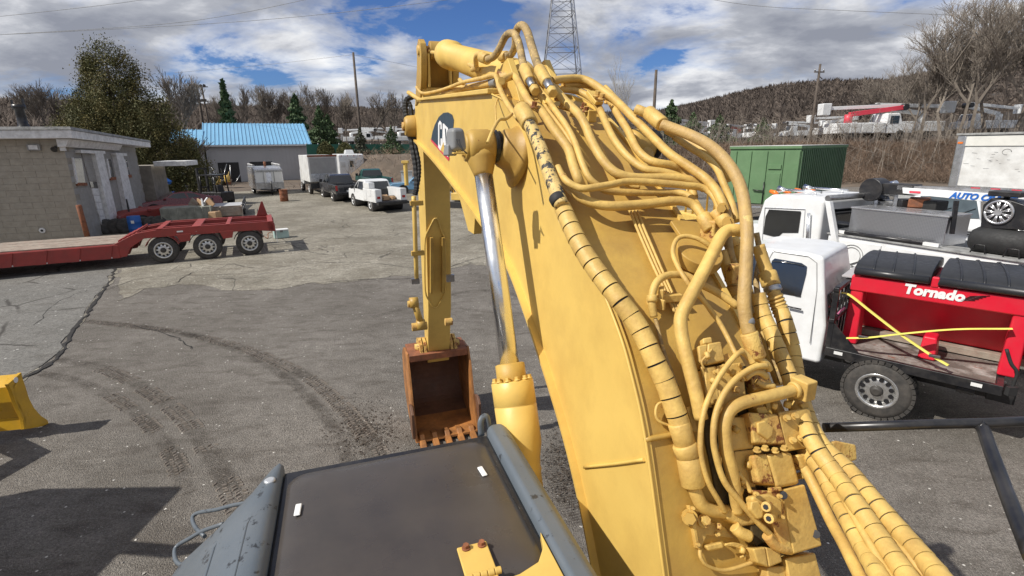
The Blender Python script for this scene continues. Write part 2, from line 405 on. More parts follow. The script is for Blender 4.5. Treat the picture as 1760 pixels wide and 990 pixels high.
# top lever: two cheeks with a slot for the cylinder rod
mb=MB(); 
lev=[(6.25,4.75),(6.10,4.95),(6.02,5.18),(6.05,5.30),(6.16,5.36),(6.28,5.30),(6.36,5.1),(6.70,4.7)]
for a,b in ((SL-.05,SL+.02),(SR-.02,SR+.05)): mb.prism(lev,0,a,b)
ex(mb,'stick_lever',M_yelb,parent=stick,bevel=.008)
mb=MB(); mb.cyl((SL-.07,6.14,5.24),(SR+.07,6.14,5.24),.05,n=16); ex(mb,'lever_pin',M_rusty,parent=stick)
mb=MB(); mb.prism([(6.20,4.60),(6.46,4.60),(6.46,4.90),(6.18,4.86)],0,SL-.03,SR+.03); ex(mb,'stick_front_plate',M_yel,parent=stick,bevel=.006)
mb=MB(); mb.prism([(6.42,4.80),(6.60,4.80),(6.36,5.30),(6.30,5.26)],0,SL+.0,SR-.0); ex(mb,'lever_web',M_yelb,parent=stick,bevel=.004)
for a,b in ((SL+.03,SL+.055),(SR-.055,SR-.03)):
    mb=MB(); mb.prism([(6.10,4.86),(6.16,4.86),(6.10,5.20),(6.06,5.20)],0,a,b); ex(mb,'lever_gusset',M_yel,parent=stick,bevel=.004)
# reinforcing shield and rails on the face of the stick
def onst(u,v,e=.0):
    d=ray(u,v); df=-d.x*sin(A)+d.y*cos(A); t=1
    best=None
    while t<9:
        z=CH+d.z*t; f=df*t
        ff=lerp_tab([(1.15,7.26),(2.0,6.95),(3.3,6.70),(4.1,6.60),(4.9,6.2)], z)-e
        q=abs(f-ff)
        if best is None or q<best[0]: best=(q,t)
        t+=.01
    return EYE+d*best[1]
mb=MB(); rim=[onst(u,v,.012) for u,v in [(746,376),(738,392),(731,410),(730,450),(731,500),(737,516),(745,528),(752,527),(759,515)]]
mb.tube(spl(rim,3),.012,6); mb.tube(spl([onst(u,v,.012) for u,v in [(746,376),(752,377),(758,395),(764,412),(765,450),(765,500),(759,515)]],3),.012,6)
ex(mb,'shield_rim',M_yel,parent=stick,M=WI)
for u in (738,758):
    mb=MB(); d_=X(0,-1,0)
    P=[onst(u,407),onst(u+5,407),onst(u+6,440),onst(u+6,470),onst(u+3,502),onst(u,502)]
    n0=len(P); mb.add(P+[p+d_*.09 for p in P],[tuple(range(n0,2*n0))]+[(i,(i+1)%n0,n0+(i+1)%n0,n0+i) for i in range(n0)])
    ex(mb,'shield_rail',M_yelb,parent=stick,M=WI,bevel=.004)
# lubrication tube and clamps on the left of the stick
mb=MB(); mb.tube(spl([T(711,338,6.3),T(712,360,6.3),T(714,420,6.4),T(716,478,6.6)],3),.028,8); ex(mb,'grease_tube',M_yel,parent=stick,M=WI)
for u,v,t in ((716,349,6.3),(718,435,6.45)):
    mb=MB(); p=T(u,v,t); mb.box(p,(.16,.06,.06),A); ex(mb,'tube_clamp',M_yelb,parent=stick,M=WI,bevel=.006)
mb=MB(); mb.box(T(714,483,6.6),(.10,.06,.07),A); ex(mb,'tube_bracket',M_steel,parent=stick,M=WI)
mb=MB(); mb.box(T(774,478,6.7),(.10,.06,.09),A); ex(mb,'tube_bracket',M_steel,parent=stick,M=WI)
# corrugated hose and black hose left of the stick
for pts,r in (([(712,165),(699,172),(697,190),(702,215),(708,250),(714,285),(716,320),(713,335)],.035),([(700,175),(706,185),(712,240),(719,275),(720,300),(716,325)],.028)):
    mb=MB(); c=spl([T(u,v,6.1) for u,v in pts],8); mb.tube(c,[r*(1 if i%2 else .82) for i in range(len(c))],8,smooth=False)
    ex(mb,'corrugated_hose',M_blk,parent=stick,M=WI)
# bucket linkage
def pinbolt(name,u,v,t,r,L,m=M_rusty):
    mb=MB(); p=T(u,v,t); mb.cyl(p-X(L,0,0),p+X(L,0,0),r,n=14); return ex(mb,name,m,parent=stick,M=WI,bevel=.004)
for (a,b,c,d) in ((712,520,724,558),):
    mb=MB(); P,Q=T(a,b,6.7),T(c,d,6.8); mb.tube([P,Q],.045,8); mb.cyl(P-X(.06,0,0),P+X(.05,0,0),.07); mb.cyl(Q-X(.06,0,0),Q+X(.05,0,0),.07)
    ex(mb,'bucket_link',M_yelb,parent=stick,M=WI)
pinbolt('link_pin',710,522,6.7,.045,.07); pinbolt('link_pin',721,561,6.8,.055,.10); pinbolt('link_pin',771,553,6.8,.05,.05)
# bucket cylinder: on the far side of the stick
mb=MB(); mb.cyl((RC,7.35,3.9),(RC,7.75,2.3),.09); mb.cyl((RC,7.75,2.3),(RC,7.85,1.6),.045); ex(mb,'bucket_cylinder',M_yelb,parent=stick)
# ---- bucket (opens towards the machine)
BL,BR = .66+.01,1.50
BL,BR = RC-.46, RC+.43
bp=[(6.72,.05),(7.0,.02),(7.35,.04),(7.7,.16),(7.9,.42),(7.95,.75),(7.85,1.05),(7.6,1.22),(7.35,1.24)]
bp=dens(bp,4)
def offs(p,k): 
    o=[]
    for i,(a,b) in enumerate(p):
        c,d=p[max(i-1,0)]; e,g=p[min(i+1,len(p)-1)]; tx,tz=e-c,g-d; L_=hypot(tx,tz); o.append((a-tz/L_*k,b+tx/L_*k))
    return o
inn=offs(bp,.03)
mb=MB(); mk=MB()
for i in range(len(bp)-1):
    (a,b),(c,d),(e,g),(h_,k_)=bp[i],bp[i+1],inn[i+1],inn[i]
    (mb if i<9 else mk).hexa([(BL,a,b),(BR,a,b),(BR,c,d),(BL,c,d),(BL,h_,k_),(BR,h_,k_),(BR,e,g),(BL,e,g)])
bucket=ex(mb,'bucket',M_bucko); ex(mk,'bucket_back',M_buck,parent=bucket)  # floor painted in the sunlit tone, back wall in the darker one
side=bp+[(7.20,1.26),(7.05,1.0),(6.95,.60),(6.78,.22)]
for nm,a,b in (('bucket_side',BL-.03,BL),('bucket_side',BR,BR+.03)):
    mb=MB(); mb.prism(side,0,a,b); ex(mb,nm,M_bucko,parent=bucket,bevel=.004)
mb=MB(); mb.prism([(7.15,1.14),(7.7,1.23),(7.6,1.27),(7.15,1.24)],0,BL+.003,BR-.003); ex(mb,'bucket_top_bar',M_rustm,parent=bucket,bevel=.006)
for r in (RC-.20,RC+.20,RC-.26,RC+.26):
    mb=MB(); mb.prism([(7.18,1.16),(7.24,1.36),(7.40,1.42),(7.6,1.35),(7.7,1.2)],0,r-.022,r+.022); ex(mb,'bucket_ear',M_rusty,parent=bucket,bevel=.004)
mb=MB(); mb.cyl((RC-.34,7.38,1.27),(RC+.34,7.38,1.27),.06); ex(mb,'bucket_pin',M_rusty,parent=bucket)
for r,s_ in ((BL-.05,-1),(BR+.05,1)):
    mb=MB(); mb.prism([(6.72,.12),(6.70,.52),(6.80,.60),(6.98,.56),(6.98,.12)],0,r-.02,r+.02); ex(mb,'side_cutter',M_buck,parent=bucket,bevel=.008)
for i in range(5):
    r=BL+.07+(BR-BL-.14)*i/4
    mb=MB(); mb.hexa([(r-.055,6.52,.01),(r+.055,6.52,.01),(r+.05,6.85,.03),(r-.05,6.85,.03),(r-.035,6.50,.05),(r+.035,6.50,.05),(r+.04,6.86,.10),(r-.04,6.86,.10)])
    mb.prism([(6.70,.06),(6.80,.13),(7.0,.07)],0,r-.035,r+.035)
    ex(mb,'bucket_tooth',M_bucko,parent=bucket,bevel=.008)
# ---- boom cylinder (left one in view; the right one hidden)
def boomcyl(r, vis=True):
    top=V((r,2.66,4.20)); bot=V((r,1.60,1.81)); d=(bot-top).normalized(); Ln=(bot-top).length
    gl=1.20
    mb=MB(); mb.lathe(bot,top,[(0,.078),(Ln-gl-.44,.078),(Ln-gl-.425,.083),(Ln-gl-.41,.079),(Ln-gl-.37,.084),(Ln-gl-.30,.101),(Ln-gl-.12,.103),(Ln-gl-.117,.099),(Ln-gl-.113,.103),(Ln-gl-.005,.103),(Ln-gl,.097)],32)
    c=ex(mb,'boom_cylinder',M_yel)
    mb=MB(); g=top+d*gl; mb.lathe(g+d*.01,g-d*.10,[(0,.070),(.008,.073),(.09,.072),(.095,.06)],28); ex(mb,'gland',M_yelb,parent=c)
    mb=MB(); mb.tube([top,g],.047,32); ex(mb,'rod',M_chr,parent=c)
    for k in range(12):
        a=2*pi*k/12; s1=d.cross(V((1,0,0))).normalized(); s2=V((1,0,0))
        mb=MB(); mb.bolt(g+(s1*cos(a)+s2*sin(a))*.087,-d,.011,.02); ex(mb,'gland_bolt',M_yel,parent=c)
    mb=MB(); mb.lathe(top+d*.16,top+d*.03,[(0,.046),(.02,.052),(.09,.075),(.12,.08)],24)
    mb.lathe(top-V((.07,0,0)),top+V((.07,0,0)),[(0,.07),(.006,.078),(.015,.086),(.03,.090),(.11,.090),(.125,.085),(.14,.08)],28); ex(mb,'rod_eye',M_yelb,parent=c)
    mb=MB(); mb.lathe(top-V((.085,0,0)),top-V((.05,0,0)),[(0,.062),(.006,.07),(.035,.07)],24)
    for k in range(3): a=k*2.1; mb.bolt(top+V((-.085,.04*cos(a),.04*sin(a))),(-1,0,0),.011,.016)
    ex(mb,'pin_cap',M_yelb,parent=c)
    mb=MB(); mb.lathe(top+V((.07,0,0)),top+V((.105,0,0)),[(0,.085),(.008,.075),(.016,.088),(.024,.075),(.035,.083)],24); ex(mb,'grease_seal',M_blk2,parent=c)
    return c
boomcyl(.70); boomcyl(RR+.20)
mb=MB(); mb.cyl((.65,2.66,4.20),(RR+.24,2.66,4.20),.045); ex(mb,'boom_pin',M_rusty)
# ---- stick cylinder over the boom
p0=V((RC,3.25,4.60)); p1=V((RC,6.14,5.24)); d=(p1-p0).normalized(); Ln=(p1-p0).length
mb=MB(); mb.lathe(p0,p1,[(0,.07),(.05,.10),(.12,.115),(Ln-.78,.115),(Ln-.76,.14),(Ln-.52,.14),(Ln-.50,.12),(Ln-.42,.11)],28); sc_=ex(mb,'stick_cylinder',M_yel)
mb=MB(); mb.tube([p0+d*(Ln-.5),p1],.055,20); ex(mb,'rod',M_chr,parent=sc_)
mb=MB(); mb.cyl(p1-V((.10,0,0)),p1+V((.10,0,0)),.10,n=20); ex(mb,'rod_eye',M_yelb,parent=sc_,bevel=.006)
for r in (RC-.12,RC+.12):
    mb=MB(); mb.prism([(2.95,4.42),(3.10,4.62),(3.20,4.72),(3.32,4.70),(3.65,4.55)],0,r-.02,r+.02); ex(mb,'cylinder_bracket',M_yel,parent=boom,bevel=.004)
mb=MB(); mb.cyl((RC-.19,3.25,4.60),(RC+.19,3.25,4.60),.05); ex(mb,'cylinder_pin',M_rusty,parent=boom)
def ctube(name, pts, r, m=M_hose, parent=None, n=12, k=6, label=None, wrap=None, jit=0):
    mb=MB(); c=spl(pts,k) if len(pts)>2 else [V(p) for p in pts]
    if wrap:                                            # spiral guard: overlapping turns
        Ls=[0]
        for a,b in zip(c,c[1:]): Ls.append(Ls[-1]+(b-a).length)
        tot=Ls[-1]; nn=int(tot/wrap); P=[]; RR_=[]
        def at(s_):
            for i in range(len(Ls)-1):
                if s_<=Ls[i+1]+1e-9: return c[i].lerp(c[i+1],(s_-Ls[i])/max(1e-9,Ls[i+1]-Ls[i]))
            return c[-1]
        gap=.07
        for i in range(nn):
            a=at(i*wrap); b=at((i+.5)*wrap); e=at((i+1-gap)*wrap)
            mb.tube([a, b, e],[r*.985,r*1.0,r*1.03],n,cap=False); mb.tube([e,e+(e-b)*.01],[r*1.03,r*.9],n,cap=False,smooth=False)
        mb.tube([at(i*wrap*.5) for i in range(2*nn)],r*.90,n)
        o=ex(mb,name,[m,M_blk],parent=parent,M=WI,label=label)
        k0=len(o.data.polygons)-(2*nn-1)*n-2
        for i,p in enumerate(o.data.polygons):
            if i>=k0: p.material_index=1
        return o
    mb.tube(c,r,n); return ex(mb,name,m,parent=parent,M=WI,label=label)
def px(r_px, p): return r_px/FOC*(p-EYE).dot(_f0)
def stube(name, uvh, rpx, m=M_hose, h=.1, **k):
    pts=[S(q[0],q[1],q[2] if len(q)>2 else h) for q in uvh]; mid=pts[len(pts)//2]
    return ctube(name, pts, px(rpx,mid), m, **k)
def ttube(name, uvt, rpx, m=M_hose, **k):
    pts=[T(*q) for q in uvt]; mid=pts[len(pts)//2]
    return ctube(name, pts, px(rpx,mid), m, **k)
def collar(p,q,r,m=M_hose,name='hose_fitting',bev=.004,n=20): 
    mb=MB(); p,q=V(p),V(q); Ln=(q-p).length; mb.lathe(p,q,[(0,r*.9),(.006,r),(Ln-.006,r),(Ln,r*.85)],n); return ex(mb,name,m,M=WI)
# 1: wrapped return hose down the left edge of the top plate
top1=[(905,204,.13),(916,226,.13),(930,258,.13),(945,300,.12),(966,355,.11)]
ctube('peeling_hose',[S(*q) for q in top1], .030, M_peel, n=16, k=8)
w1=[(966,355),(978,382),(992,412),(1012,446),(1034,477),(1062,513),(1089,549),(1108,582),(1124,617),(1143,657),(1157,696),(1170,734),(1180,770)]
P=[S(u,v,.085) for u,v in w1]; ctube('spiral_wrapped_hose',P,.0355,M_hose,n=20,k=8,wrap=.062)
collar(S(896,187,.14),S(911,214,.13),.041); collar(S(955,337,.115),S(962,349,.11),.033,M_blk,'hose_band')
collar(S(1183,783,.085),S(1192,836,.08),.041,name='hose_fitting')
ctube('elbow_pipe',[S(1192,836,.08),S(1198,852,.08),S(1206,867,.07),S(1220,876,.06),S(1240,879,.05),S(1252,879,.04)],.023)
collar(S(1176,762,.085),S(1184,785,.085),.043,name='hose_band')
collar(S(1166,726,.085),S(1178,764,.085),.0375,name='wrap_cuff')
# 2: steel tubes sweeping over the bend and down the boom
tubes=[
 ('A',[(862,139,.12),(876,132,.13),(886,133,.13),(900,158,.13),(912,178,.13),(930,190,.13),(954,226,.13),(976,255,.13),(985,284,.12),(993,306,.11),(1000,322,.07)],7.5),
 ('B',[(912,133,.16),(920,146,.16),(937,165,.16),(956,192,.16),(973,216,.16),(988,245,.15),(1000,279,.14),(1012,305,.12),(1029,320,.10),(1045,328,.09),(1091,331,.09),(1150,331,.10),(1175,333,.12),(1191,342,.13),(1202,360,.13),(1210,380,.12)],6),
 ('C',[(928,162,.14),(940,186,.14),(954,205,.14),(971,228,.14),(986,252,.13),(1000,275,.11),(1010,290,.09)],3.2),
 ('D',[(937,134,.19),(944,144,.19),(958,158,.19),(973,175,.19),(995,197,.19),(1007,218,.18),(1014,236,.17),(1029,265,.16),(1046,287,.15),(1065,300,.15),(1094,306,.15),(1140,306,.16),(1170,307,.17),(1194,313,.17),(1212,324,.16)],8),
 ('E',[(955,152,.14),(961,153,.14),(990,156,.14),(1007,163,.14),(1020,173,.14),(1030,186,.14),(1039,207,.14),(1053,236,.14),(1070,260,.14),(1090,279,.14),(1111,291,.15),(1140,296,.16),(1165,303,.16),(1185,313,.14)],6.4),
 ('F',[(968,147,.16),(976,146,.16),(1007,146,.16),(1020,151,.16),(1035,162,.16),(1048,173,.16),(1063,199,.16),(1080,226,.16),(1094,255,.16),(1112,273,.17),(1130,280,.18),(1158,285,.18),(1175,296,.16),(1186,315,.14),(1193,340,.12)],6.6),
 ('G',[(949,139,.20),(970,136,.20),(995,135,.20),(1010,139,.20),(1024,147,.20),(1046,163,.2),(1065,179,.2),(1082,196,.2),(1107,221,.2),(1126,240,.2),(1152,265,.21),(1182,285,.22),(1210,305,.23),(1228,324,.23),(1241,348,.22),(1250,372,.2)],7.4),
 ('P1',[(958,287,.13),(966,302,.13),(976,313,.14),(990,321,.14),(1008,324,.15),(1046,318,.16),(1082,312,.17),(1140,315,.19),(1180,319,.2),(1205,322,.2),(1220,330,.2),(1230,342,.2),(1236,360,.18),(1241,384,.16)],6.2),
 ('P3',[(966,303,.06),(978,322,.06),(992,336,.07),(1016,348,.08),(1050,354,.09),(1107,351,.10),(1150,346,.12),(1175,346,.13),(1194,354,.13),(1209,373,.13),(1222,392,.12)],8.2),
 ('Q1',[(1030,250,.06),(1050,290,.05),(1062,306,.05),(1080,318,.06),(1100,322,.07)],4),
 ('J',[(1040,150,.20),(1055,166,.2),(1075,186,.18),(1095,212,.16),(1120,236,.15),(1150,262,.14),(1172,280,.14)],5),
]
for nm,pt,rp in tubes: stube('hydraulic_tube',pt,rp)
# slim pipes: three in parallel on the plate
for k in (-1,0,1): stube('pilot_tube',[(1088+k*6.2,361),(1102+k*6.2,395),(1117+k*6.2,430),(1130+k*6.0,460),(1142+k*5.5,486),(1154+k*5.2,512),(1165+k*5,537)],2.7,h=.02,n=8)
mb=MB(); mb.box(S(1149,512,.035),(.10,.03,.03),A-.2); ex(mb,'tube_clamp',M_hose,M=WI,bevel=.004)
mb=MB(); mb.box(S(1136,505,.05),(.02,.07,.05),A-.6); ex(mb,'tube_clamp',M_hose,M=WI,bevel=.004)
mb=MB(); mb.box(S(1127,520,.03),(.012,.09,.04),A+.2); ex(mb,'tube_clamp',M_hose,M=WI,bevel=.004)
# lower pipes
stube('large_steel_pipe',[(1275,397,.26),(1262,395,.26),(1250,397,.25),(1240,406,.24),(1230,425,.22),(1213,459,.20),(1190,503,.17),(1176,530,.15),(1170,548,.14),(1171,570,.13),(1177,602,.13),(1187,640,.13),(1198,684,.13),(1205,720,.13)],11.5,n=18)
stube('bent_hose',[(1124,544,.03),(1121,525,.06),(1121,507,.08),(1127,488,.10),(1138,477,.11),(1155,472,.11),(1179,474,.11),(1201,487,.11),(1235,504,.12),(1269,527,.14)],6.5,n=14)
collar(S(1121,508,.08),S(1121,520,.07),.0185,name='hose_band')
stube('thin_hose',[(1222,425,.14),(1210,416,.15),(1196,409,.15),(1178,406,.14),(1165,410,.13),(1158,422,.12),(1157,438,.11),(1166,460,.12),(1178,480,.13),(1192,499,.12),(1210,518,.1),(1235,552,.08),(1252,583,.09),(1262,604,.12),(1268,612,.15)],4.2,n=12)
stube('braided_cable',[(1126,547,.03),(1130,560,.02),(1136,586,.02),(1143,610,.02),(1152,634,.02),(1164,664,.02)],3.6,m=M_hosd,n=8)
stube('curved_hose',[(1276,605,.22),(1268,608,.23),(1254,623,.23),(1235,650,.22),(1218,684,.21),(1208,715,.21),(1204,750,.21),(1205,784,.2),(1216,826,.18),(1236,862,.15),(1246,880,.12)],4.8,n=14)
stube('curved_hose',[(1317,629,.25),(1305,629,.26),(1290,634,.26),(1264,652,.26),(1243,679,.26),(1230,712,.25),(1226,745,.25),(1229,778,.24),(1244,826,.23),(1271,861,.24),(1301,896,.24),(1326,921,.22),(1343,938,.18)],5.4,n=14)
stube('large_curved_pipe',[(1376,668,.24),(1350,674,.24),(1322,681,.24),(1292,688,.24),(1268,696,.24),(1253,708,.23),(1246,728,.22),(1246,752,.21),(1250,780,.2),(1258,812,.18),(1264,850,.14),(1268,880,.1)],11,n=18)
for p in ([(1273,603,.2),(1280,607,.2),(1288,615,.2),(1294,624,.2)],[(1292,612,.2),(1306,618,.22),(1318,626,.22),(1322,636,.2)],[(1318,648,.2),(1306,640,.2),(1294,640,.22),(1280,650,.2)]):
    stube('hose_end_joint',p,6,m=M_hose,n=10)
mb=MB(); p=S(1380,667,.24); mb.box(p,(.055,.07,.075),A+.1); ex(mb,'pipe_flange',M_hose,M=WI,bevel=.006)
collar(S(1362,671,.24),S(1369,669,.24),.030)
# hose over the right side, and its fittings
HH=[(1138,214,.30),(1152,219,.31),(1188,233,.34),(1218,249,.36),(1242,270,.37),(1264,301,.37),(1276,333,.36),(1282,373,.34),(1284,405,.33),(1282,459,.29),(1279,516,.25),(1282,548,.23),(1288,574,.22)]
ctube('arched_hose',[S(*q) for q in HH],.0235,mat('old_yellow_hose',(.50,.33,.115),.6,var=.12,vs=4,dirt=((.30,.20,.10),.55,9,.3),chips=((.62,.45,.16),.60,12),bump=.55,bs=38),n=20,k=8)
collar(S(1114,193,.27),S(1139,214,.30),.033); collar(S(1093,187,.26),S(1113,195,.27),.025,name='union_nut',n=6)
collar(S(1287,572,.22),S(1302,616,.20),.032,M_rusty); collar(S(1284,548,.23),S(1286,559,.23),.0242,M_grey,'hose_band')
stube('hydraulic_tube',[(1160,236,.24),(1190,256,.25),(1215,272,.25),(1232,290,.25),(1243,314,.25),(1256,345,.22),(1266,380,.2)],6)
stube('hydraulic_tube',[(1146,224,.2),(1185,246,.22),(1215,262,.25),(1240,282,.25),(1254,310,.22)],7)
# upper hose loops to the stick cylinder
for pts,r in (([(838,102,3.25),(848,98,3.2),(857,86,3.15),(868,64,3.1),(877,57,3.0),(886,61,2.95),(893,79,2.9),(898,104,2.8),(902,120,2.7)],6.3),([(868,97,3.3),(878,94,3.3),(885,80,3.25),(886,62,3.2),(890,48,3.1),(898,44,3.0),(906,54,2.9),(914,80,2.8),(923,108,2.7),(929,122,2.6)],6.8)):
    ttube('looped_hose',pts,r,M_hosd,n=16)
for a,b in (((901,117,2.72),(911,140,2.6)),((927,119,2.6),(941,143,2.48))):
    collar(T(*a),T(*b),.030); collar(T(b[0]-1,b[1]-2,b[2]),T(b[0]+5,b[1]+9,b[2]-.05),.022,M_steel,'union_nut',n=6); collar(T(b[0]+6,b[1]+11,b[2]-.06),T(b[0]+10,b[1]+18,b[2]-.09),.025,name='union_nut',n=6)
collar(T(828,98,3.35),T(838,102,3.28),.034); collar(T(862,97,3.4),T(871,97,3.32),.034)
ttube('hydraulic_tube',[(742,90,5.4),(770,94,5.0),(800,107,4.3),(820,118,3.75)],4)
ttube('hydraulic_tube',[(812,120,3.9),(818,116,3.8),(818,100,3.6),(822,93,3.5),(832,95,3.4)],4.5)
# tubes along the fore part of the boom
for pts,r in (([(702,159,5.9),(728,174,5.6),(750,168,5.2),(773,159,4.8),(800,151,4.3),(852,142,3.3)],4.4),
              ([(716,150,5.8),(726,160,5.5),(750,157,5.0),(773,150,4.6),(794,142,4.1),(830,134,3.5),(848,129,3.2),(854,134,3.1),(859,152,3.0),(869,173,2.75),(882,193,2.6),(893,206,2.5)],4.2),
              ([(790,137,4.2),(796,143,4.1)],3.6)):
    ttube('hydraulic_tube',pts,r)
ttube('wrapped_black_hose',[(776,157,4.8),(800,152,4.4),(830,146,3.8),(856,141,3.2)],7,M_grey)
collar(T(764,161,4.95),T(800,152,4.35),.036)
# small wires
for pts in ([(870,168,2.85),(860,165,2.95),(852,180,2.85),(852,210,2.6),(846,232,2.35)],[(880,196,2.5),(870,204,2.4),(858,206,2.35),(848,222,2.3),(838,246,2.25)]):
    ttube('grease_line',pts,3 if pts[0][0]==880 else 1.3,M_hose,n=8)
# bolts and clamps in the rows across the tubes
for u,v,h in ((958,173,.12),(966,186,.12),(973,184,.12),(985,200,.1),(1026,167,.2),(1034,172,.2),(1003,187,.07),(1007,193,.07),(918,186,.14),(1044,178,.14)):
    mb=MB(); mb.bolt(S(u,v,h),X(0,-.3,1),.014,.03); ex(mb,'clamp_bolt',M_rusty,M=WI)
for a,b,w_,h in (((930,176),(1000,196),.05,.10),((1000,150),(1075,186),.05,.09),((890,176),(925,170),.05,.10),((985,158),(1025,182),.05,.06)):
    mb=MB(); P,Q=S(*a,h),S(*b,h); mb.tube([P,Q],w_*.26,4,smooth=False,flat=.5); ex(mb,'clamp_bar',M_yelb,M=WI,bevel=.004)
for u,v,h,l_ in ((1022,168,.18,.10),(937,172,.15,.08),(1050,164,.2,.07)):
    mb=MB(); mb.box(S(u,v,h),(.05,.02,l_),A+.2,rx=-.9); ex(mb,'clamp_plate',M_yel,M=WI,bevel=.004)
mb=MB(); P=S(1015,200,.05); mb.box(P,(.05,.05,.06),A); ex(mb,'tube_support',M_yel,M=WI,bevel=.006)
# tube ends where they meet at the right of the plate
for a,b,r in (((1228,362,.17),(1246,388,.15),.024),((1239,372,.21),(1250,388,.2),.03),((1207,370,.13),(1222,396,.12),.029),((1245,362,.21),(1252,388,.2),.025)):
    collar(S(*a),S(*b),r)
for u,v,h in ((1243,358,.24),(1252,382,.24)):
    mb=MB(); mb.bolt(S(u,v,h),(S(u,v,h+.1)-S(u,v,h))+X(-.1,-.05,.0),.017,.03); ex(mb,'clamp_bolt',M_yelb,M=WI)
mb=MB(); mb.box(S(1222,398,.10),(.06,.07,.10),A+.3); ex(mb,'rusted_union',M_rusty,M=WI,bevel=.008)
mb=MB(); mb.prism([(-.0,0),(.30,0),(.34,.16),(.1,.2)],1,-.01,.01); 
# bracket plate with round opening behind the large pipe
mb=MB(); c=S(1195,445,.03); mb.lathe(c,c+X(0,-.12,.2).normalized()*.05,[(0,.10),(.05,.095)],24); ex(mb,'round_cover',M_yelb,M=WI,bevel=.004)
mb=MB(); mb.box(S(1190,402,.04),(.14,.16,.02),A,rx=.6); ex(mb,'bracket_plate',M_yelb,M=WI,bevel=.004)
# ---- right bundle of hoses falling to the swivel
RB=[('spiral_wrapped_hose',[(1303,505,2.10),(1312,540,2.08),(1325,570,2.05),(1340,605,2.0),(1356,645,1.95),(1372,700,1.9),(1396,760,1.8),(1436,815,1.72),(1473,868,1.6),(1513,926,1.5),(1560,992,1.38),(1610,1060,1.25)],.029,.05),
 ('spiral_wrapped_hose',[(1343,535,2.15),(1352,560,2.12),(1362,600,2.1),(1370,650,2.05),(1385,710,1.95),(1412,765,1.85),(1455,806,1.75),(1503,863,1.62),(1556,924,1.5),(1608,984,1.38),(1660,1050,1.25)],.030,.05),
 ('spiral_wrapped_hose',[(1285,620,2.15),(1320,690,2.1),(1360,750,1.95),(1405,800,1.8),(1430,845,1.72),(1458,896,1.6),(1488,950,1.5),(1512,992,1.4),(1545,1050,1.3)],.026,.05)]
for nm,pt,r,w_ in RB: ctube(nm,[T(*q) for q in pt],r,M_hose,n=16,wrap=w_)
ctube('ribbed_hose',[T(*q) for q in [(1303,422,2.2),(1312,450,2.2),(1323,482,2.18),(1334,515,2.16),(1343,535,2.15)]],.027,M_hose,n=14)
collar(T(1318,468,2.2),T(1326,492,2.18),.038); collar(T(1326,492,2.18),T(1330,503,2.17),.036,M_steel,'hose_band')
for i in range(6):
    a=T(1331+i*2.4,508+i*6,2.16); b=T(1333+i*2.4,513+i*6,2.16); collar(a,b,.034)
for pts,rp,m_ in (([(1241,430,2.2),(1250,465,2.2),(1262,500,2.2),(1278,560,2.15),(1300,620,2.1),(1330,690,2.0),(1365,760,1.9)],9,M_hose),([(1262,400,2.25),(1266,430,2.3),(1275,460,2.3),(1292,520,2.25),(1315,590,2.2),(1340,660,2.1)],8,M_hose),
    ([(1300,400,2.3),(1306,440,2.3),(1300,480,2.25),(1305,520,2.2),(1325,600,2.1),(1345,660,2.05)],5,M_hosd),([(1318,470,2.3),(1330,520,2.3),(1345,580,2.25),(1360,640,2.2),(1372,690,2.1)],4,M_hosd),
    ([(1250,404,2.2),(1256,440,2.2),(1268,470,2.25),(1290,540,2.2)],7,M_hosd),
    ([(1372,680,1.95),(1395,760,1.85),(1424,805,1.75),(1457,869,1.62),(1492,930,1.5),(1530,992,1.4),(1560,1040,1.3)],6,M_hose),
    ([(1410,790,1.8),(1440,830,1.75),(1480,868,1.65),(1525,912,1.55),(1560,955,1.45),(1590,992,1.4)],6,M_hose),
    ([(1380,800,1.85),(1396,829,1.8),(1427,893,1.7),(1450,935,1.6),(1475,985,1.5),(1500,1030,1.4)],10,M_hose)):
    ttube('side_hose',pts,rp,m_,n=12)
mb=MB(); mb.box(T(1262,470,2.15),(.06,.05,.08),A); ex(mb,'rusted_union',M_rusty,M=WI,bevel=.008)
for u,v,t in ((1262,490,2.2),(1256,408,2.25)):
    collar(T(u,v,t),T(u+3,v+16,t),.035,M_rusty,'rusted_union')
# ---- valve bank on the back of the boom
def vb(name,c,h,size,rz=0,m=M_hose,bev=.008,rx=0,ry=0,M=WI):
    p=S(c[0],c[1],h); mb=MB(); mb.box(p,size,A+rz,rx=rx,ry=ry); return ex(mb,name,m,M=M,bevel=bev)
def vbolt(u,v,h,r=.0095,d=None,m=M_hose):
    mb=MB(); mb.bolt(S(u,v,h),d or X(-.15,-.75,.6),r,.016); ex(mb,'valve_bolt',m,M=WI)
SLP=-.0
def vquad(name, uv, h, depth, m=M_hose, bev=.007, ddir=None, side=None):
    "a block whose near face is the polygon uv (h above the plate), pushed back along ddir"
    P=[S(u,v,h if not isinstance(h,(list,tuple)) else h[i]) for i,(u,v) in enumerate(uv)]
    d=(ddir or X(.15,.75,-.6)).normalized()*depth; n0=len(P); mb=MB()
    mb.add(P+[p+d for p in P],[tuple(range(n0)),tuple(range(n0,2*n0))[::-1]]+[(i,n0+i,n0+(i+1)%n0,(i+1)%n0) for i in range(n0)])
    return ex(mb,name,m,M=WI,bevel=bev)
M_gapsh=mat('gap_shade',(.075,.055,.022),.75,var=.4,vs=9,bump=.5)  # brown-black colour that paints the shade between the valve blocks
vquad('shade_backing',[(1206,640),(1232,628),(1284,628),(1300,700),(1312,800),(1330,850),(1372,955),(1320,960),(1262,900),(1232,850),(1214,760)],.025,.02,m=M_gapsh)  # dark sheet standing in for shade beneath the bank
vquad('shade_slip',[(1258,772),(1372,768),(1380,784),(1262,790)],.09,.05,m=M_gapsh)
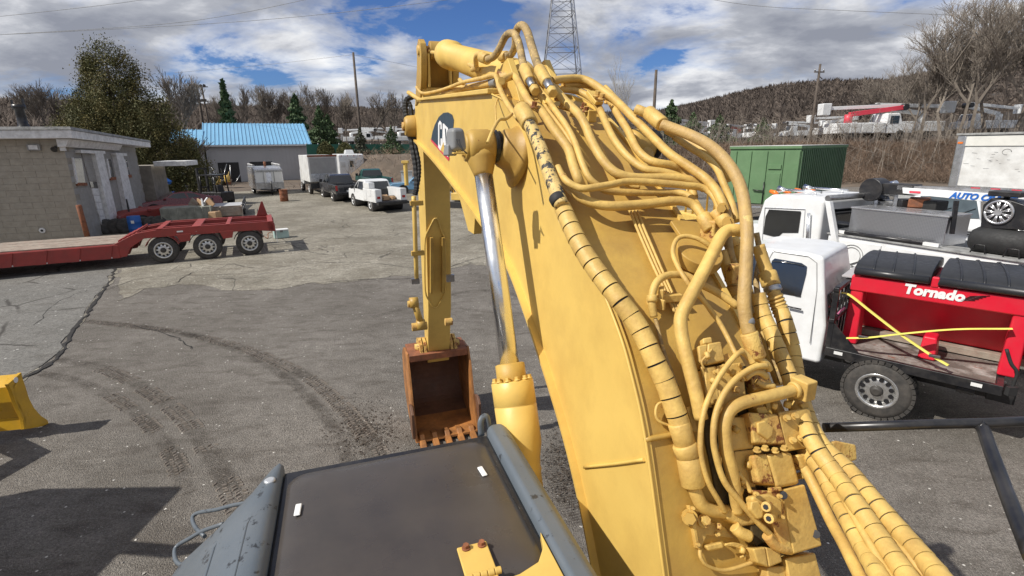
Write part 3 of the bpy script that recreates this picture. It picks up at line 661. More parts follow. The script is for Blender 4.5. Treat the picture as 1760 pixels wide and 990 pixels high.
vquad('shade_slip',[(1270,838),(1300,834),(1322,930),(1300,940)],.10,.04,m=M_gapsh)
vquad('solenoid_block',[(1217,590),(1240,586),(1247,620),(1215,627)],.16,.10)
vquad('solenoid_block',[(1200,594),(1217,590),(1215,627),(1203,623)],.155,.09)
vquad('solenoid_cap',[(1208,581),(1224,578),(1226,590),(1209,592)],.15,.05)
vquad('valve_plate',[(1211,631),(1232,628),(1238,690),(1214,700)],.14,.12)
vquad('valve_body',[(1232,628),(1276,622),(1286,700),(1238,718)],.15,.16)
vquad('valve_body',[(1236,716),(1286,716),(1297,770),(1252,776)],.12,.16)
vquad('valve_body',[(1286,708),(1338,712),(1352,764),(1297,762)],.22,.17,m=M_rusty)
vquad('valve_body',[(1338,708),(1392,700),(1412,766),(1352,776)],.215,.17)
vquad('hex_plug',[(1302,726),(1316,722),(1331,735),(1329,749),(1321,757),(1303,744)],.245,.05)
for u,v in ((1351,719),(1365,716),(1361,757),(1376,753)): vbolt(u,v,.235)
vquad('valve_block_shadowed',[(1262,775),(1296,772),(1300,838),(1268,846)],.10,.14)
vquad('pilot_valve_head',[(1293,782),(1320,779),(1335,835),(1303,830)],.24,.16,bev=.012,m=M_rusty)
vquad('pilot_valve_head',[(1318,780),(1362,776),(1377,832),(1336,840)],.25,.16,bev=.014)
for u,v in ((1301,776),(1315,773),(1332,777),(1348,773)):
    mb=MB(); mb.bolt(S(u,v,.24),X(0,.1,1),.010,.014); ex(mb,'valve_bolt',M_hose,M=WI)
vquad('pilot_valve_arm',[(1368,782),(1402,774),(1412,800),(1380,808)],.22,.12,bev=.012)
vquad('bracket_foot',[(1378,812),(1400,806),(1399,818),(1380,824)],.2,.04)
vquad('cover_plate',[(1344,842),(1384,832),(1414,938),(1364,953)],.26,.14)
vquad('cover_side',[(1295,842),(1344,844),(1364,951),(1340,930),(1318,880)],.255,.12,m=M_rusty)
for u,v in ((1346,851),(1402,918)):
    mb=MB(); p=S(u,v,.262); mb.cyl(p,p+(EYE-p).normalized()*.006,.014,n=12); ex(mb,'bolt_socket',M_blk2,M=WI)
vquad('port_flange',[(1291,853),(1322,848),(1346,858),(1347,893),(1333,897),(1312,888),(1295,872)],.30,.05,bev=.012)
for u,v in ((1321,869),(1326,889)):
    p=S(u,v,.315); mb=MB(); q=(EYE-p).normalized(); q=(q+X(-.6,-.1,0)).normalized(); mb.tube([p,p+q*.035],.0165,14); ex(mb,'socket_screw',M_hose,M=WI,bevel=.003)
    mb=MB(); mb.tube([p+q*.034,p+q*.037],.009,6); ex(mb,'socket_hole',M_blk2,M=WI)
vquad('hex_plug',[(1292,862),(1304,860),(1314,874),(1312,890),(1303,893),(1290,876)],.325,.04)
vquad('hose_adapter',[(1246,880),(1290,868),(1316,872),(1312,900),(1275,905),(1250,893)],.12,.10,bev=.01)
vquad('port_block',[(1294,943),(1316,940),(1322,976),(1302,968)],.20,.10); vquad('port_block',[(1316,940),(1341,946),(1346,966),(1322,976)],.20,.10)
vquad('support_block',[(1350,960),(1402,950),(1415,1000),(1360,1010)],.18,.12)
vquad('support_block',[(1318,975),(1350,972),(1356,1010),(1322,1010)],.14,.08)
ctube('joint_elbow',[S(1318,920,.22),S(1330,935,.22),S(1345,942,.22),S(1358,944,.2)],.018,M_rusty)
ctube('joint_elbow',[S(1262,905,.12),S(1272,915,.14),S(1288,922,.15)],.020,M_hose)
# bracket plate with bolts at the left of the valve bank
vquad('bracket_plate',[(1184,868),(1190,870),(1204,946),(1198,942)],.05,.03,bev=.002)
vquad('bracket_plate',[(1190,885),(1245,905),(1262,925),(1215,920),(1204,946)],.015,.02,bev=.003)
mb=MB(); mb.bolt(S(1207,896,.02),X(0,-.7,.7),.016,.03); ex(mb,'bracket_bolt',M_rusty,M=WI)
mb=MB(); mb.bolt(S(1185,888,.02),X(-.5,-.7,.4),.02,.03); ex(mb,'bracket_bolt',M_yelb,M=WI)
vquad('tube_strip',[(1180,700),(1188,698),(1200,742),(1192,742)],.06,.02,bev=.002)
ctube('small_wire',[S(1203,945,.03),S(1204,957,.05),S(1215,972,.05),S(1240,980,.04),S(1265,976,.05),S(1296,965,.08)],.0065,n=8)
vquad('wire_connector',[(1213,938),(1242,931),(1246,942),(1218,948)],.06,.03)
for k in range(3): ctube('small_wire',[S(1246,936,.06),S(1262,934+k*2,.07),S(1280,940+k*3,.07),S(1284,952+k,.05),S(1272,958,.03)],.0035,M_hose,n=6)
ctube('small_wire',[S(1142,690,.05),S(1130,696,.05),S(1127,712,.04),S(1133,724,.03),S(1152,732,.03)],.005,n=8)
vquad('valve_flange',[(1400,770),(1412,762),(1420,800),(1408,806)],.2,.05,m=M_rusty)
vquad('end_bracket',[(1418,764),(1438,757),(1472,764),(1474,790),(1452,796),(1424,800)],.20,.08,m=M_rusty)
# ---- rust-stained pieces hidden among the hoses
vquad('rusted_bracket',[(1288,628),(1322,640),(1330,668),(1296,672)],.12,.10,m=M_rusty)
vquad('rusted_bracket',[(1292,690),(1312,688),(1318,706),(1296,708)],.10,.08,m=M_rusty)
vquad('inner_block',[(1372,690),(1390,686),(1396,704),(1378,706)],.1,.08)

for k,(u,v,h,a,b,r_) in enumerate(((1214,606,.17,4,10,.010),(1256,640,.17,8,3,.014),(1262,668,.17,9,3,.012),(1222,652,.15,7,5,.011),(1262,742,.15,6,-8,.014),(1244,776,.12,3,9,.016),(1258,800,.12,5,8,.014),(1282,798,.14,9,2,.016),(1300,812,.16,8,3,.012),(1274,824,.14,6,6,.014),(1268,842,.12,8,3,.018),(1232,904,.05,8,2,.012),(1272,944,.08,8,3,.013),(1352,700,.20,3,-10,.013),(1330,702,.20,2,-9,.011))):
    collar(S(u,v,h),S(u+a,v+b,h+.02),r_,[M_hose,M_yelb,M_rusty][k%3],'plug_nut',n=6)
for uv,h,dp,m_ in (([(1250,780),(1264,778),(1268,832),(1254,836)],.06,.10,M_yelb),([(1266,848),(1290,846),(1292,868),(1268,872)],.10,.08,M_yelb),([(1300,700),(1316,698),(1322,710),(1304,712)],.18,.06,M_yelb),([(1240,612),(1252,606),(1262,618),(1248,626)],.12,.06,M_rusty),([(1270,638),(1286,634),(1292,652),(1276,656)],.16,.05,M_rusty),([(1376,694),(1388,690),(1392,700),(1380,704)],.2,.04,M_yelb),([(1326,838),(1344,836),(1346,844),(1328,846)],.27,.03,M_rusty)):
    vquad('casting_block',uv,h,dp,m=m_,bev=.004)
for u,v in ((1298,849),(1338,853),(1342,889),(1189,874),(1198,936),(1232,918),(1228,640),(1230,690),(1243,630),(1272,628)): vbolt(u,v,.31 if 1290<u<1345 and v>845 else (.03 if v>860 else .16),.006)
for pts,r_ in (([(1224,600,.17),(1214,612,.18),(1206,622,.16),(1210,634,.15)],.004),([(1268,812,.16),(1282,830,.17),(1290,846,.18)],.008),([(1240,690,.16),(1236,720,.14),(1240,760,.12),(1236,800,.1)],.009),([(1300,655,.15),(1312,662,.17),(1330,664,.18)],.012),([(1206,630,.13),(1212,660,.10),(1220,700,.09)],.007)):
    ctube('pilot_line',[S(*q) for q in pts],r_,M_hose,n=8)
# ---- work lamp on the boom cylinder pin
p=T(783,240,2.30)
mb=MB(); mb.box(p,(.075,.10,.10),A+.2,top=(.8,.8)); lamp_=ex(mb,'work_lamp',M_grey,M=WI,bevel=.02,seg=3)
mb=MB(); mb.box(T(773,258,2.30),(.05,.06,.05),A+.2,top=(.7,.7)); ex(mb,'lamp_shell',M_grey,parent=lamp_,M=WI,bevel=.008)
mb=MB(); q=T(789,263,2.28); mb.box(q,(.06,.05,.008),A); mb.tube([q,T(789,255,2.29)],.010,6); ex(mb,'lamp_bracket',M_yel,parent=lamp_,M=WI,bevel=.002)
for dx in (0,4): mb=MB(); mb.tube([T(785+dx,240,2.24),T(786+dx,246,2.23),T(796,258,2.22),T(803,264,2.22)],.003,6); ex(mb,'lamp_wire',M_blk,parent=lamp_,M=WI)

# ---- cab
ZC=2.95
cab=EXc=ex(MB().b2((-.34,1.05,1.2),(.52,2.02,2.80)),'cab',M_cab,bevel=.06,seg=4)
# dark rounded roof hatch
def rrect(x0,y0,x1,y1,r,n=6):
    o=[]
    for cx_,cy_,a in ((x1-r,y1-r,0),(x0+r,y1-r,90),(x0+r,y0+r,180),(x1-r,y0+r,270)):
        for k in range(n+1): t=radians(a+90*k/n); o.append((cx_+r*cos(t),cy_+r*sin(t)))
    return o
def dome(poly0, z0, lay, m_, name, parent):
    "stack of shrinking outlines: (inset, height)"
    cx_=sum(p[0] for p in poly0)/len(poly0); cy_=sum(p[1] for p in poly0)/len(poly0); hx=max(p[0] for p in poly0)-cx_; hy=max(p[1] for p in poly0)-cy_
    mb=MB(); n0=len(poly0); vs=[]; fs=[]
    for ins,h in lay: vs+=[(cx_+(a-cx_)*(1-ins/hx),cy_+(b-cy_)*(1-ins/hy),z0+h) for a,b in poly0]
    for i in range(len(lay)-1):
        for k in range(n0): k2=(k+1)%n0; fs.append((i*n0+k,i*n0+k2,(i+1)*n0+k2,(i+1)*n0+k))
    fs.append(tuple(range((len(lay)-1)*n0,len(lay)*n0))); mb.add(vs,fs,True); return ex(mb,name,m_,parent=parent)
dome(rrect(-.33,1.195,.52,2.005,.08),ZC-.10,[(0,0),(0,.04),(.006,.062),(.018,.080),(.04,.093),(.09,.100),(.2,.104),(.33,.106)],M_hatch,'roof_hatch',cab)
mb=MB()
# grey shell: left slope and right beam
def strip(sec, f0, f1, name, bev=.012, m_=M_cab):
    mb=MB(); mb.prism(sec,1,f0,f1); return ex(mb,name,m_,parent=cab,bevel=bev,seg=3)
rs=strip([(.527,2.70),(.527,2.95),(.54,2.97),(.60,2.965),(.635,2.93),(.645,2.65)],.9,2.045,'right_roof_rail',.014)
secB=[(-.335,2.5),(-.335,2.955),(-.375,2.972),(-.44,2.955),(-.52,2.90),(-.70,2.76),(-.78,2.66),(-.82,2.45)]
def sec_at(f):
    k=1 if f<1.75 else 1-((f-1.75)/.27)**1.6*.62
    return [(-.335+(x+.335)*k, f, z-(1-k)*.02) for x,z in secB]
mb=MB(); fs_=[.5,1.2,1.7,1.8,1.88,1.94,1.98,2.01,2.02]; n0=len(secB); vs_=[p for f in fs_ for p in sec_at(f)]
mb.add(vs_,[(i*n0+k,i*n0+k+1,(i+1)*n0+k+1,(i+1)*n0+k) for i in range(len(fs_)-1) for k in range(n0-1)],True); mb.add(sec_at(2.02),[tuple(range(n0))],False)
mb.v=[V((p.x,p.y+.03,p.z)) for p in mb.v]; ls=ex(mb,'left_roof_shoulder',M_cab,parent=cab)
for r,z in ((-.42,2.958),(-.53,2.892)):
    mb=MB(); mb.tube([X(r,.7,z),X(r,1.70,z),X(r+.03,1.80,z)],.006,6); ex(mb,'shoulder_bead',M_cab,parent=cab,M=WI)
strip([(-.333,2.80),(-.333,2.93),(.526,2.93),(.526,2.80)],1.1,2.02,'roof_gutter',.01,M_blk2)
mb=MB(); mb.prism([(-.32,1.19),(.52,1.19),(.52,.7),(-.33,.7)],2,ZC-.03,ZC+.004); ex(mb,'roof_rear_panel',M_yel,parent=cab,bevel=.01)
mb=MB(); q=[(.523,1.34),(.523,1.0),(.345,1.0),(.345,1.19),(.40,1.195),(.47,1.22),(.505,1.27)]; mb.prism(q,2,ZC-.03,ZC+.010); ex(mb,'roof_corner_panel',M_yel,parent=cab,bevel=.004)
# hatch hinge with rusty bolts
hp=[(.240,1.350),(.338,1.350),(.338,1.22),(.330,1.15),(.245,1.15),(.240,1.22)]
mb=MB(); mb.prism(hp,2,ZC+.008,ZC+.018); hg=ex(mb,'hatch_hinge',M_yel,parent=cab,bevel=.004)
for k in range(5): mb=MB(); mb.cyl((.240+.022*k,1.215,ZC+.022),(.260+.022*k,1.215,ZC+.022),.011,n=12); ex(mb,'hinge_knuckle',M_yel,parent=cab,bevel=.002)
for u,v in ((801,943),(828,937)):
    mb=MB(); p=G(u,v,ZC+.018); mb.bolt(p,(0,0,1),.010,.016); ex(mb,'hinge_bolt',M_rustm,parent=cab,M=WI)
for u,v,a in ((512,876,.12),(829,810,-.35)):
    mb=MB(); p=G(u,v,ZC+.006); mb.box(p,(.022,.062,.008),A+(-.05 if u<600 else .1)); ex(mb,'white_hatch_pad',M_lbl,parent=cab,M=WI,bevel=.004)
mb=MB(); mb.tube(spl([(.50,2.02,2.93),(.50,2.03,2.99),(.515,2.04,3.01),(.535,2.04,3.005),(.54,2.03,2.94)],4),.009,8,flat=1.6); ex(mb,'lifting_loop',M_cab,parent=cab)
mb=MB(); mb.lathe((-.372,1.93,2.962),(-.372,1.93,2.978),[(0,.022),(.006,.021),(.009,.014)],16); ex(mb,'roof_cap',M_silv,parent=cab)
# grab handles on the left of the cab
for pts in ([(440,862),(402,868),(372,876),(342,881),(331,889),(335,905),(352,922)],[(385,900),(350,912),(325,926),(305,938),(300,950),(304,966),(320,975)]):
    mb=MB(); zz=2.72 if pts[0][0]>=395 else 2.62; c=[G(u,v,zz-.002*abs(pts[0][0]-u)) for u,v in pts]; mb.tube(spl(c,4),.0095,8); ex(mb,'grab_handle',M_cab,parent=cab,M=WI)
# ---- handrail on the right of the house
mb=MB(); mb.tube([T(1416,735,2.05),T(1600,729,1.98),T(1700,727,1.93),T(1800,722,1.9)],.019,14); hr=ex(mb,'handrail',M_blk2,M=WI)
mb=MB(); mb.tube(spl([T(1680,728,1.935),T(1690,738,1.92),T(1705,780,1.8),T(1735,860,1.6),T(1775,960,1.4)],4),.022,14); ex(mb,'handrail_leg',M_blk2,parent=hr,M=WI)
# ---- house, engine cover, counterweight and tracks (behind and under the frame)
mb=MB(); mb.b2((-.75,-2.6,1.05),(2.15,.9,2.05)); ex(mb,'house',M_yel,bevel=.08)
mb=MB(); mb.b2((1.5,.2,1.0),(2.15,1.5,1.9)); ex(mb,'tool_box',M_yel,bevel=.05)
mb=MB(); mb.b2((-.85,-3.4,1.0),(2.3,-2.62,2.25)); ex(mb,'counterweight',M_yel,bevel=.15)
for r in (-.65,1.65):
    mb=MB(); mb.prism([(-2.0,.0),(2.0,0),(2.35,.35),(2.35,.6),(2.0,.9),(-2.0,.9),(-2.35,.6),(-2.35,.35)],0,r,r+.6); ex(mb,'track',M_rustm,bevel=.05)
mb=MB(); mb.lathe((.8,0,.5),(.8,0,1.05),[(0,.6),(.5,.6)],24); ex(mb,'swing_ring',M_blk2)
mb=MB(); mb.prism([(.8,1.3),(1.6,1.3),(1.6,1.9),(1.45,2.1),(.9,2.3)],0,RL-.1,RR+.1); ex(mb,'boom_foot_bracket',M_yelb)
def gmat(name, base, alt, fl, dark, sc=1.0, crack=0, bumpd=.02):
    m = bpy.data.materials.new(name); m.use_nodes=True; t=m.node_tree; n=t.nodes; l=t.links; p=n['Principled BSDF']
    p.inputs['Roughness'].default_value=.88; p.inputs['Specular IOR Level'].default_value=.25
    tc=n.new('ShaderNodeTexCoord')
    def noi(s,d=6,r=.6,off=0,dist=0,mp=None):
        q=n.new('ShaderNodeTexNoise'); q.inputs['Scale'].default_value=s; q.inputs['Detail'].default_value=d; q.inputs['Roughness'].default_value=r; q.inputs['Distortion'].default_value=dist
        mm=n.new('ShaderNodeMapping'); mm.inputs['Location'].default_value=(off,off*1.3,0)
        if mp: mm.inputs['Scale'].default_value=mp; mm.inputs['Rotation'].default_value=(0,0,.5)
        l.new(tc.outputs['Object'],mm.inputs[0]); l.new(mm.outputs[0],q.inputs[0]); return q.outputs[0]
    def rng(x,a,b,c=0,d=1):
        q=n.new('ShaderNodeMapRange'); q.inputs[1].default_value=a;q.inputs[2].default_value=b;q.inputs[3].default_value=c;q.inputs[4].default_value=d; l.new(x,q.inputs[0]); return q.outputs[0]
    def mix(f,a,b,mode='MIX'):
        q=n.new('ShaderNodeMix'); q.data_type='RGBA'; q.blend_type=mode
        for s_,x in ((0,f),(6,a),(7,b)):
            if isinstance(x,(int,float)): q.inputs[s_].default_value=x
            elif isinstance(x,tuple): q.inputs[s_].default_value=(*x,1)
            else: l.new(x,q.inputs[s_])
        return q.outputs[2]
    c=mix(rng(noi(.35,8,.66),.40,.60),base,alt); c=mix(rng(noi(5.5,6,.7,14),.40,.68,0,.5),c,tuple(x*.55 for x in base))
    c=mix(rng(noi(1.4,8,.65,9,.5,(1,2.6,1)),.49,.69,0,.7),c,dark); c=mix(rng(noi(.55,7,.7,23,.8),.55,.70,0,.45),c,dark)
    grain=noi(30*sc,7,.8,2); c=mix(rng(grain,.42,.60,.0,.75),c,tuple(x*.40 for x in base)); c=mix(rng(noi(75*sc,3,.7,4),.56,.70,0,.6),c,tuple(min(1,x*1.7) for x in alt))
    def vor(s,off):
        v=n.new('ShaderNodeTexVoronoi'); v.inputs['Scale'].default_value=s
        mm=n.new('ShaderNodeMapping'); mm.inputs['Location'].default_value=(off,off,0); l.new(tc.outputs['Object'],mm.inputs[0]); l.new(mm.outputs[0],v.inputs[0]); return v
    v1=vor(68*sc,0); cs=n.new('ShaderNodeSeparateColor'); l.new(v1.outputs['Color'],cs.inputs[0])
    # single pale stones: only cells with a high random value
    mu=n.new('ShaderNodeMath'); mu.operation='MULTIPLY'; l.new(rng(cs.outputs[0],.86,1.1),mu.inputs[0]); l.new(rng(v1.outputs['Distance'],.36,.20),mu.inputs[1])
    c=mix(mu.outputs[0],c,fl)
    v2=vor(15*sc,3); cs2=n.new('ShaderNodeSeparateColor'); l.new(v2.outputs['Color'],cs2.inputs[0])
    mu2=n.new('ShaderNodeMath'); mu2.operation='MULTIPLY'; l.new(rng(cs2.outputs[0],.955,.97),mu2.inputs[0]); l.new(rng(v2.outputs['Distance'],.26,.14),mu2.inputs[1])
    c=mix(mu2.outputs[0],c,tuple(min(1,x*1.5) for x in fl))
    hgt=mix(.5,grain,v1.outputs['Distance'])
    if crack:
        wv=n.new('ShaderNodeTexVoronoi'); wv.feature='DISTANCE_TO_EDGE'; wv.inputs['Scale'].default_value=crack
        ad=n.new('ShaderNodeMix'); ad.data_type='VECTOR'; ad.inputs[0].default_value=.16
        q=n.new('ShaderNodeTexNoise'); q.inputs['Scale'].default_value=1.6; q.inputs['Detail'].default_value=8; l.new(tc.outputs['Object'],q.inputs[0])
        l.new(tc.outputs['Object'],ad.inputs[4]); l.new(q.outputs['Color'],ad.inputs[5]); l.new(ad.outputs[1],wv.inputs[0])
        mk=n.new('ShaderNodeMath'); mk.operation='MULTIPLY'; l.new(rng(wv.outputs[0],.016,.004,0,.85),mk.inputs[0]); l.new(rng(noi(.35,5,.6,5),.47,.56),mk.inputs[1])
        c=mix(mk.outputs[0],c,(.05,.045,.04))
    l.new(c,p.inputs['Base Color'])
    b=n.new('ShaderNodeBump'); b.inputs['Strength'].default_value=.9; b.inputs['Distance'].default_value=bumpd; l.new(hgt,b.inputs['Height']); l.new(b.outputs[0],p.inputs['Normal'])
    return m
M_gr1=gmat('dark_broken_asphalt',(.195,.176,.152),(.30,.274,.242),(.50,.48,.44),(.085,.070,.056),1,0,.035)
M_gr2=gmat('old_light_asphalt',(.215,.195,.155),(.40,.37,.305),(.46,.44,.40),(.13,.105,.075),.6,.95,.010)
M_gr3=gmat('smooth_grey_asphalt',(.185,.178,.162),(.24,.23,.21),(.36,.35,.33),(.125,.115,.10),.6,.36,.006)
def bank(x,y):
    z=.02*max(0,min(y,44)-15)
    y0=46+2.0*noise.noise(V((x*.05,0,0)))+ (22 if x<-22 else max(0,(-x-15))*3.1 if x<-15 else 0)
    s=min(1,max(0,(y-y0)/9)); s=s*s*(3-2*s)
    z+=s*3.0+ .25*noise.noise(V((x*.3,y*.3,1)))*(1 if 0<s<1 else 0)
    return z
RIDGE=[]
for _u,_v in ((-500,172),(-150,165),(0,178),(60,181),(250,181),(400,188),(560,191),(700,193),(900,197),(1040,199),(1130,194),(1200,180),(1280,162),(1360,150),(1440,145),(1520,146),(1600,133),(1680,115),(1760,92),(1900,68),(2100,68)):
    _d=ray(_u,_v); _h=hypot(_d.x,_d.y); RIDGE.append((atan2(_d.x,_d.y), CH+_d.z/_h*385-5))
def terrain(x,y):
    z=bank(x,y)
    if y>75:
        rz=lerp_tab(RIDGE,atan2(x,y))
        s=min(1,max(0,(hypot(x,y)-85)/(300))); s=s*s*(3-2*s)
        z+= s*(rz*1.0-3.5)+ s*3*noise.noise(V((x*.015,y*.015,0)))
    return z
# one ground sheet, fine near and coarse far, following the yard's slope, the bank and the hills
def grid(xs,ys,fn):
    mb=MB(); nx=len(xs); vs=[(x,y,fn(x,y)) for y in ys for x in xs]
    fs=[(j*nx+i,j*nx+i+1,(j+1)*nx+i+1,(j+1)*nx+i) for j in range(len(ys)-1) for i in range(nx-1)]
    mb.add(vs,fs,True); return mb
xs=[-60+i*1.5 for i in range(81)]; ys=[-20,-10,0]+[3+i*1.5 for i in range(28)]
build(grid(xs,ys,bank),'ground',M_gr1,kind='structure')
M_bank=mat('brown_bank_earth',(.145,.11,.08),.95,var=.35,vs=.5,dirt=((.075,.06,.045),.6,1.5,.4),bump=.8,bs=3)
M_hill=mat('wooded_hill',(.066,.054,.045),.95,var=.4,vs=.02,dirt=((.04,.034,.03),.5,.06,.4),bump=1,bs=.3)
ys2=[43.5+i*1.0 for i in range(24)]+[70,74,78]
build(grid([-150+i*2 for i in range(151)],ys2,bank),'bank',M_bank,kind='structure')
mb=MB(); vs=[];fs=[]; na=150; rs=[78,85,95,110,130,150,175,200,230,260,290,320,350,385,420,500,700]
for r_ in rs:
    for i in range(na+1):
        a=radians(-72+144*i/na); 
        x,y=r_*sin(a),r_*cos(a); y=max(y,40)
        zz=terrain(x, max(y,76)) if r_<=385 else terrain(385*sin(a),385*cos(a))-(r_-385)*.25
        vs.append((x,y,zz-(.8 if r_==78 else 0)))
for j in range(len(rs)-1):
    for i in range(na): fs.append((j*(na+1)+i,j*(na+1)+i+1,(j+1)*(na+1)+i+1,(j+1)*(na+1)+i))
mb.add(vs,fs,True); build(mb,'hills',M_hill,kind='structure')
mb=MB(); mb.add([(-900,-60,-.6),(900,-60,-.6),(900,900,-.6),(-900,900,-.6)],[(0,1,2,3)]); build(mb,'far_ground',M_bank,kind='structure')
# paler old asphalt apron: a sheet with a broken edge
def ragged(uv, step=.35, amp=.10, z=.012):
    P=[G(u,v) for u,v in uv]; o=[]
    for i in range(len(P)):
        a,b=P[i],P[(i+1)%len(P)]; k=max(1,min(60,int((b-a).length/step)))
        for j in range(k):
            q=a.lerp(b,j/k); q.x+=amp*noise.noise(V((q.x*1.3,q.y*1.3,0)))*2.2+amp*.5*noise.noise(V((q.x*6,q.y*6,3))); q.y+=amp*noise.noise(V((q.x*1.3,q.y*1.3,9)))*2.2+amp*.5*noise.noise(V((q.x*6,q.y*6,5)))
            o.append((q.x,q.y))
    return o
def sheet(poly, name, m_, z, th=.012):
    from mathutils.geometry import tessellate_polygon
    mb=MB(); vs=[V((a,b,0)) for a,b in poly]; tr=tessellate_polygon([vs])
    n0=len(poly); top=[(a,b,.02*max(0,min(b,44)-15)+z+th*0) for a,b in poly]; bot=[(a,b,t[2]-z-.01) for (a,b),t in zip(poly,top)]
    mb.add(top+bot,[tuple(t) for t in tr]+[(i,n0+i,n0+(i+1)%n0,(i+1)%n0) for i in range(n0)])
    # split along y=15 line is not needed: slope change is under a degree
    return build(mb,name,m_,kind='structure')
ap=[(-60,470),(-60,372),(250,332),(700,322),(1240,345),(1240,420),(1100,500),(960,470),(800,452),(730,470),(640,478),(560,488),(480,497),(400,500),(330,494),(300,488),(245,498),(205,520),(198,462),(170,510),(150,538),(128,566),(110,600),(84,630),(48,648),(20,676),(-60,700)]
sheet(ragged(ap,.25,.20),'old_asphalt_apron',M_gr2,.009)
# smooth darker lane at the left in front of the trailer
ap2=[(-60,698),(-60,474),(120,466),(196,463),(168,508),(148,536),(126,564),(108,598),(82,626),(46,646),(18,672)]
sheet(ragged(ap2,.35,.08),'smooth_asphalt_lane',M_gr3,.016)
# cracks with real depth: thin dark irregular strips
M_crk=mat('crack_dirt',(.022,.02,.018),.95,var=.4,vs=9)
def crack(uv,w=.03,z=.020):
    P=spl([G(u,v) for u,v in uv],8); L_=[];R_=[]
    for i,p in enumerate(P):
        d=(P[min(i+1,len(P)-1)]-P[max(i-1,0)]); d.z=0; d.normalize(); nn=V((-d.y,d.x,0)); ww=w*(.5+abs(noise.noise(p*3))*2)
        j=nn*(noise.noise(p*4)*.10)+nn*noise.noise(p*17)*.03; L_.append(p+j+nn*ww/2+V((0,0,z))); R_.append(p+j-nn*ww/2+V((0,0,z)))
    mb=MB(); n0=len(P); mb.add(L_+R_,[(i,i+1,n0+i+1,n0+i) for i in range(n0-1)])
    return build(mb,'pavement_crack',M_crk,kind='structure')
crack([(198,462),(190,482),(172,508),(150,538),(128,566),(108,600),(84,628),(46,648),(10,680)],.075)
crack([(180,500),(240,480),(320,474),(420,470),(520,455),(620,452),(720,462)],.02)
crack([(560,486),(640,480),(720,478),(800,450),(840,440)],.03)
crack([(300,488),(330,470),(380,455),(440,462)],.02); crack([(470,400),(520,430),(600,440),(680,430)],.02); crack([(230,560),(300,580),(330,600)],.02)
crack([(60,560),(100,520),(150,500)],.015); crack([(500,420),(560,400),(620,410),(700,400)],.02); crack([(900,390),(830,400),(780,415)],.02)
# tyre tracks: thin spread of mud pressed by the lugs
def trackmat():
    m=bpy.data.materials.new('tyre_track_mud'); m.use_nodes=True; t=m.node_tree; n=t.nodes; l=t.links; p=n['Principled BSDF']
    p.inputs['Base Color'].default_value=(.085,.066,.050,1); p.inputs['Roughness'].default_value=.9
    uv=n.new('ShaderNodeUVMap'); w=n.new('ShaderNodeTexWave'); w.wave_type='BANDS'; w.bands_direction='X'; w.inputs['Scale'].default_value=1.0; w.inputs['Distortion'].default_value=1.5; w.inputs['Detail'].default_value=3; w.inputs['Detail Scale'].default_value=2
    mp=n.new('ShaderNodeMapping'); mp.inputs['Scale'].default_value=(3.2,1,1); l.new(uv.outputs[0],mp.inputs[0]); l.new(mp.outputs[0],w.inputs[0])
    no=n.new('ShaderNodeTexNoise'); no.inputs['Scale'].default_value=1.6; no.inputs['Detail'].default_value=9; no.inputs['Roughness'].default_value=.7; tc=n.new('ShaderNodeTexCoord'); l.new(tc.outputs['Object'],no.inputs[0])
    no2=n.new('ShaderNodeTexNoise'); no2.inputs['Scale'].default_value=14; no2.inputs['Detail'].default_value=6; l.new(tc.outputs['Object'],no2.inputs[0])
    se=n.new('ShaderNodeSeparateXYZ'); l.new(uv.outputs[0],se.inputs[0])
    def M_(op,a,b,cl=False):
        q=n.new('ShaderNodeMath'); q.operation=op; q.use_clamp=cl
        for i,x in enumerate((a,b)):
            if x is None: continue
            if isinstance(x,(int,float)): q.inputs[i].default_value=x
            else: l.new(x,q.inputs[i])
        return q.outputs[0]
    edge=M_('SUBTRACT',1.0,M_('ABSOLUTE',M_('SUBTRACT',se.outputs[1],.5),None)); edge=M_('MULTIPLY',M_('SUBTRACT',edge,.52),4,True)
    a=M_('ADD',M_('MULTIPLY',w.outputs[1],.35),M_('MULTIPLY',no.outputs[0],1.1)); a=M_('ADD',a,M_('MULTIPLY',no2.outputs[0],.5)); a=M_('MULTIPLY',M_('SUBTRACT',a,.90),3.0,True)
    l.new(M_('MULTIPLY',M_('MULTIPLY',a,edge),.60),p.inputs['Alpha'])
    b=n.new('ShaderNodeBump'); b.inputs['Distance'].default_value=.03; b.inputs['Strength'].default_value=1; l.new(w.outputs[1],b.inputs['Height']); l.new(b.outputs[0],p.inputs['Normal'])
    return m
M_trk=trackmat()
def track(uv,w=.42,z=.006):
    P=spl([G(u,v) for u,v in uv],8); n0=len(P); L_=[];R_=[];S_=[0]
    for i,p in enumerate(P):
        d=(P[min(i+1,n0-1)]-P[max(i-1,0)]); d.z=0; d.normalize(); nn=V((-d.y,d.x,0)); L_.append(p+nn*w/2+V((0,0,z))); R_.append(p-nn*w/2+V((0,0,z)))
        if i: S_.append(S_[-1]+(p-P[i-1]).length)
    mb=MB(); mb.add(L_+R_,[(i,i+1,n0+i+1,n0+i) for i in range(n0-1)])
    o=build(mb,'tyre_track',M_trk,kind='structure'); uvl=o.data.uv_layers.new(name='UVMap')
    for pl in o.data.polygons:
        for li in pl.loop_indices:
            vi=o.data.loops[li].vertex_index; uvl.data[li].uv=(S_[vi%n0]*2.2,0 if vi<n0 else 1)
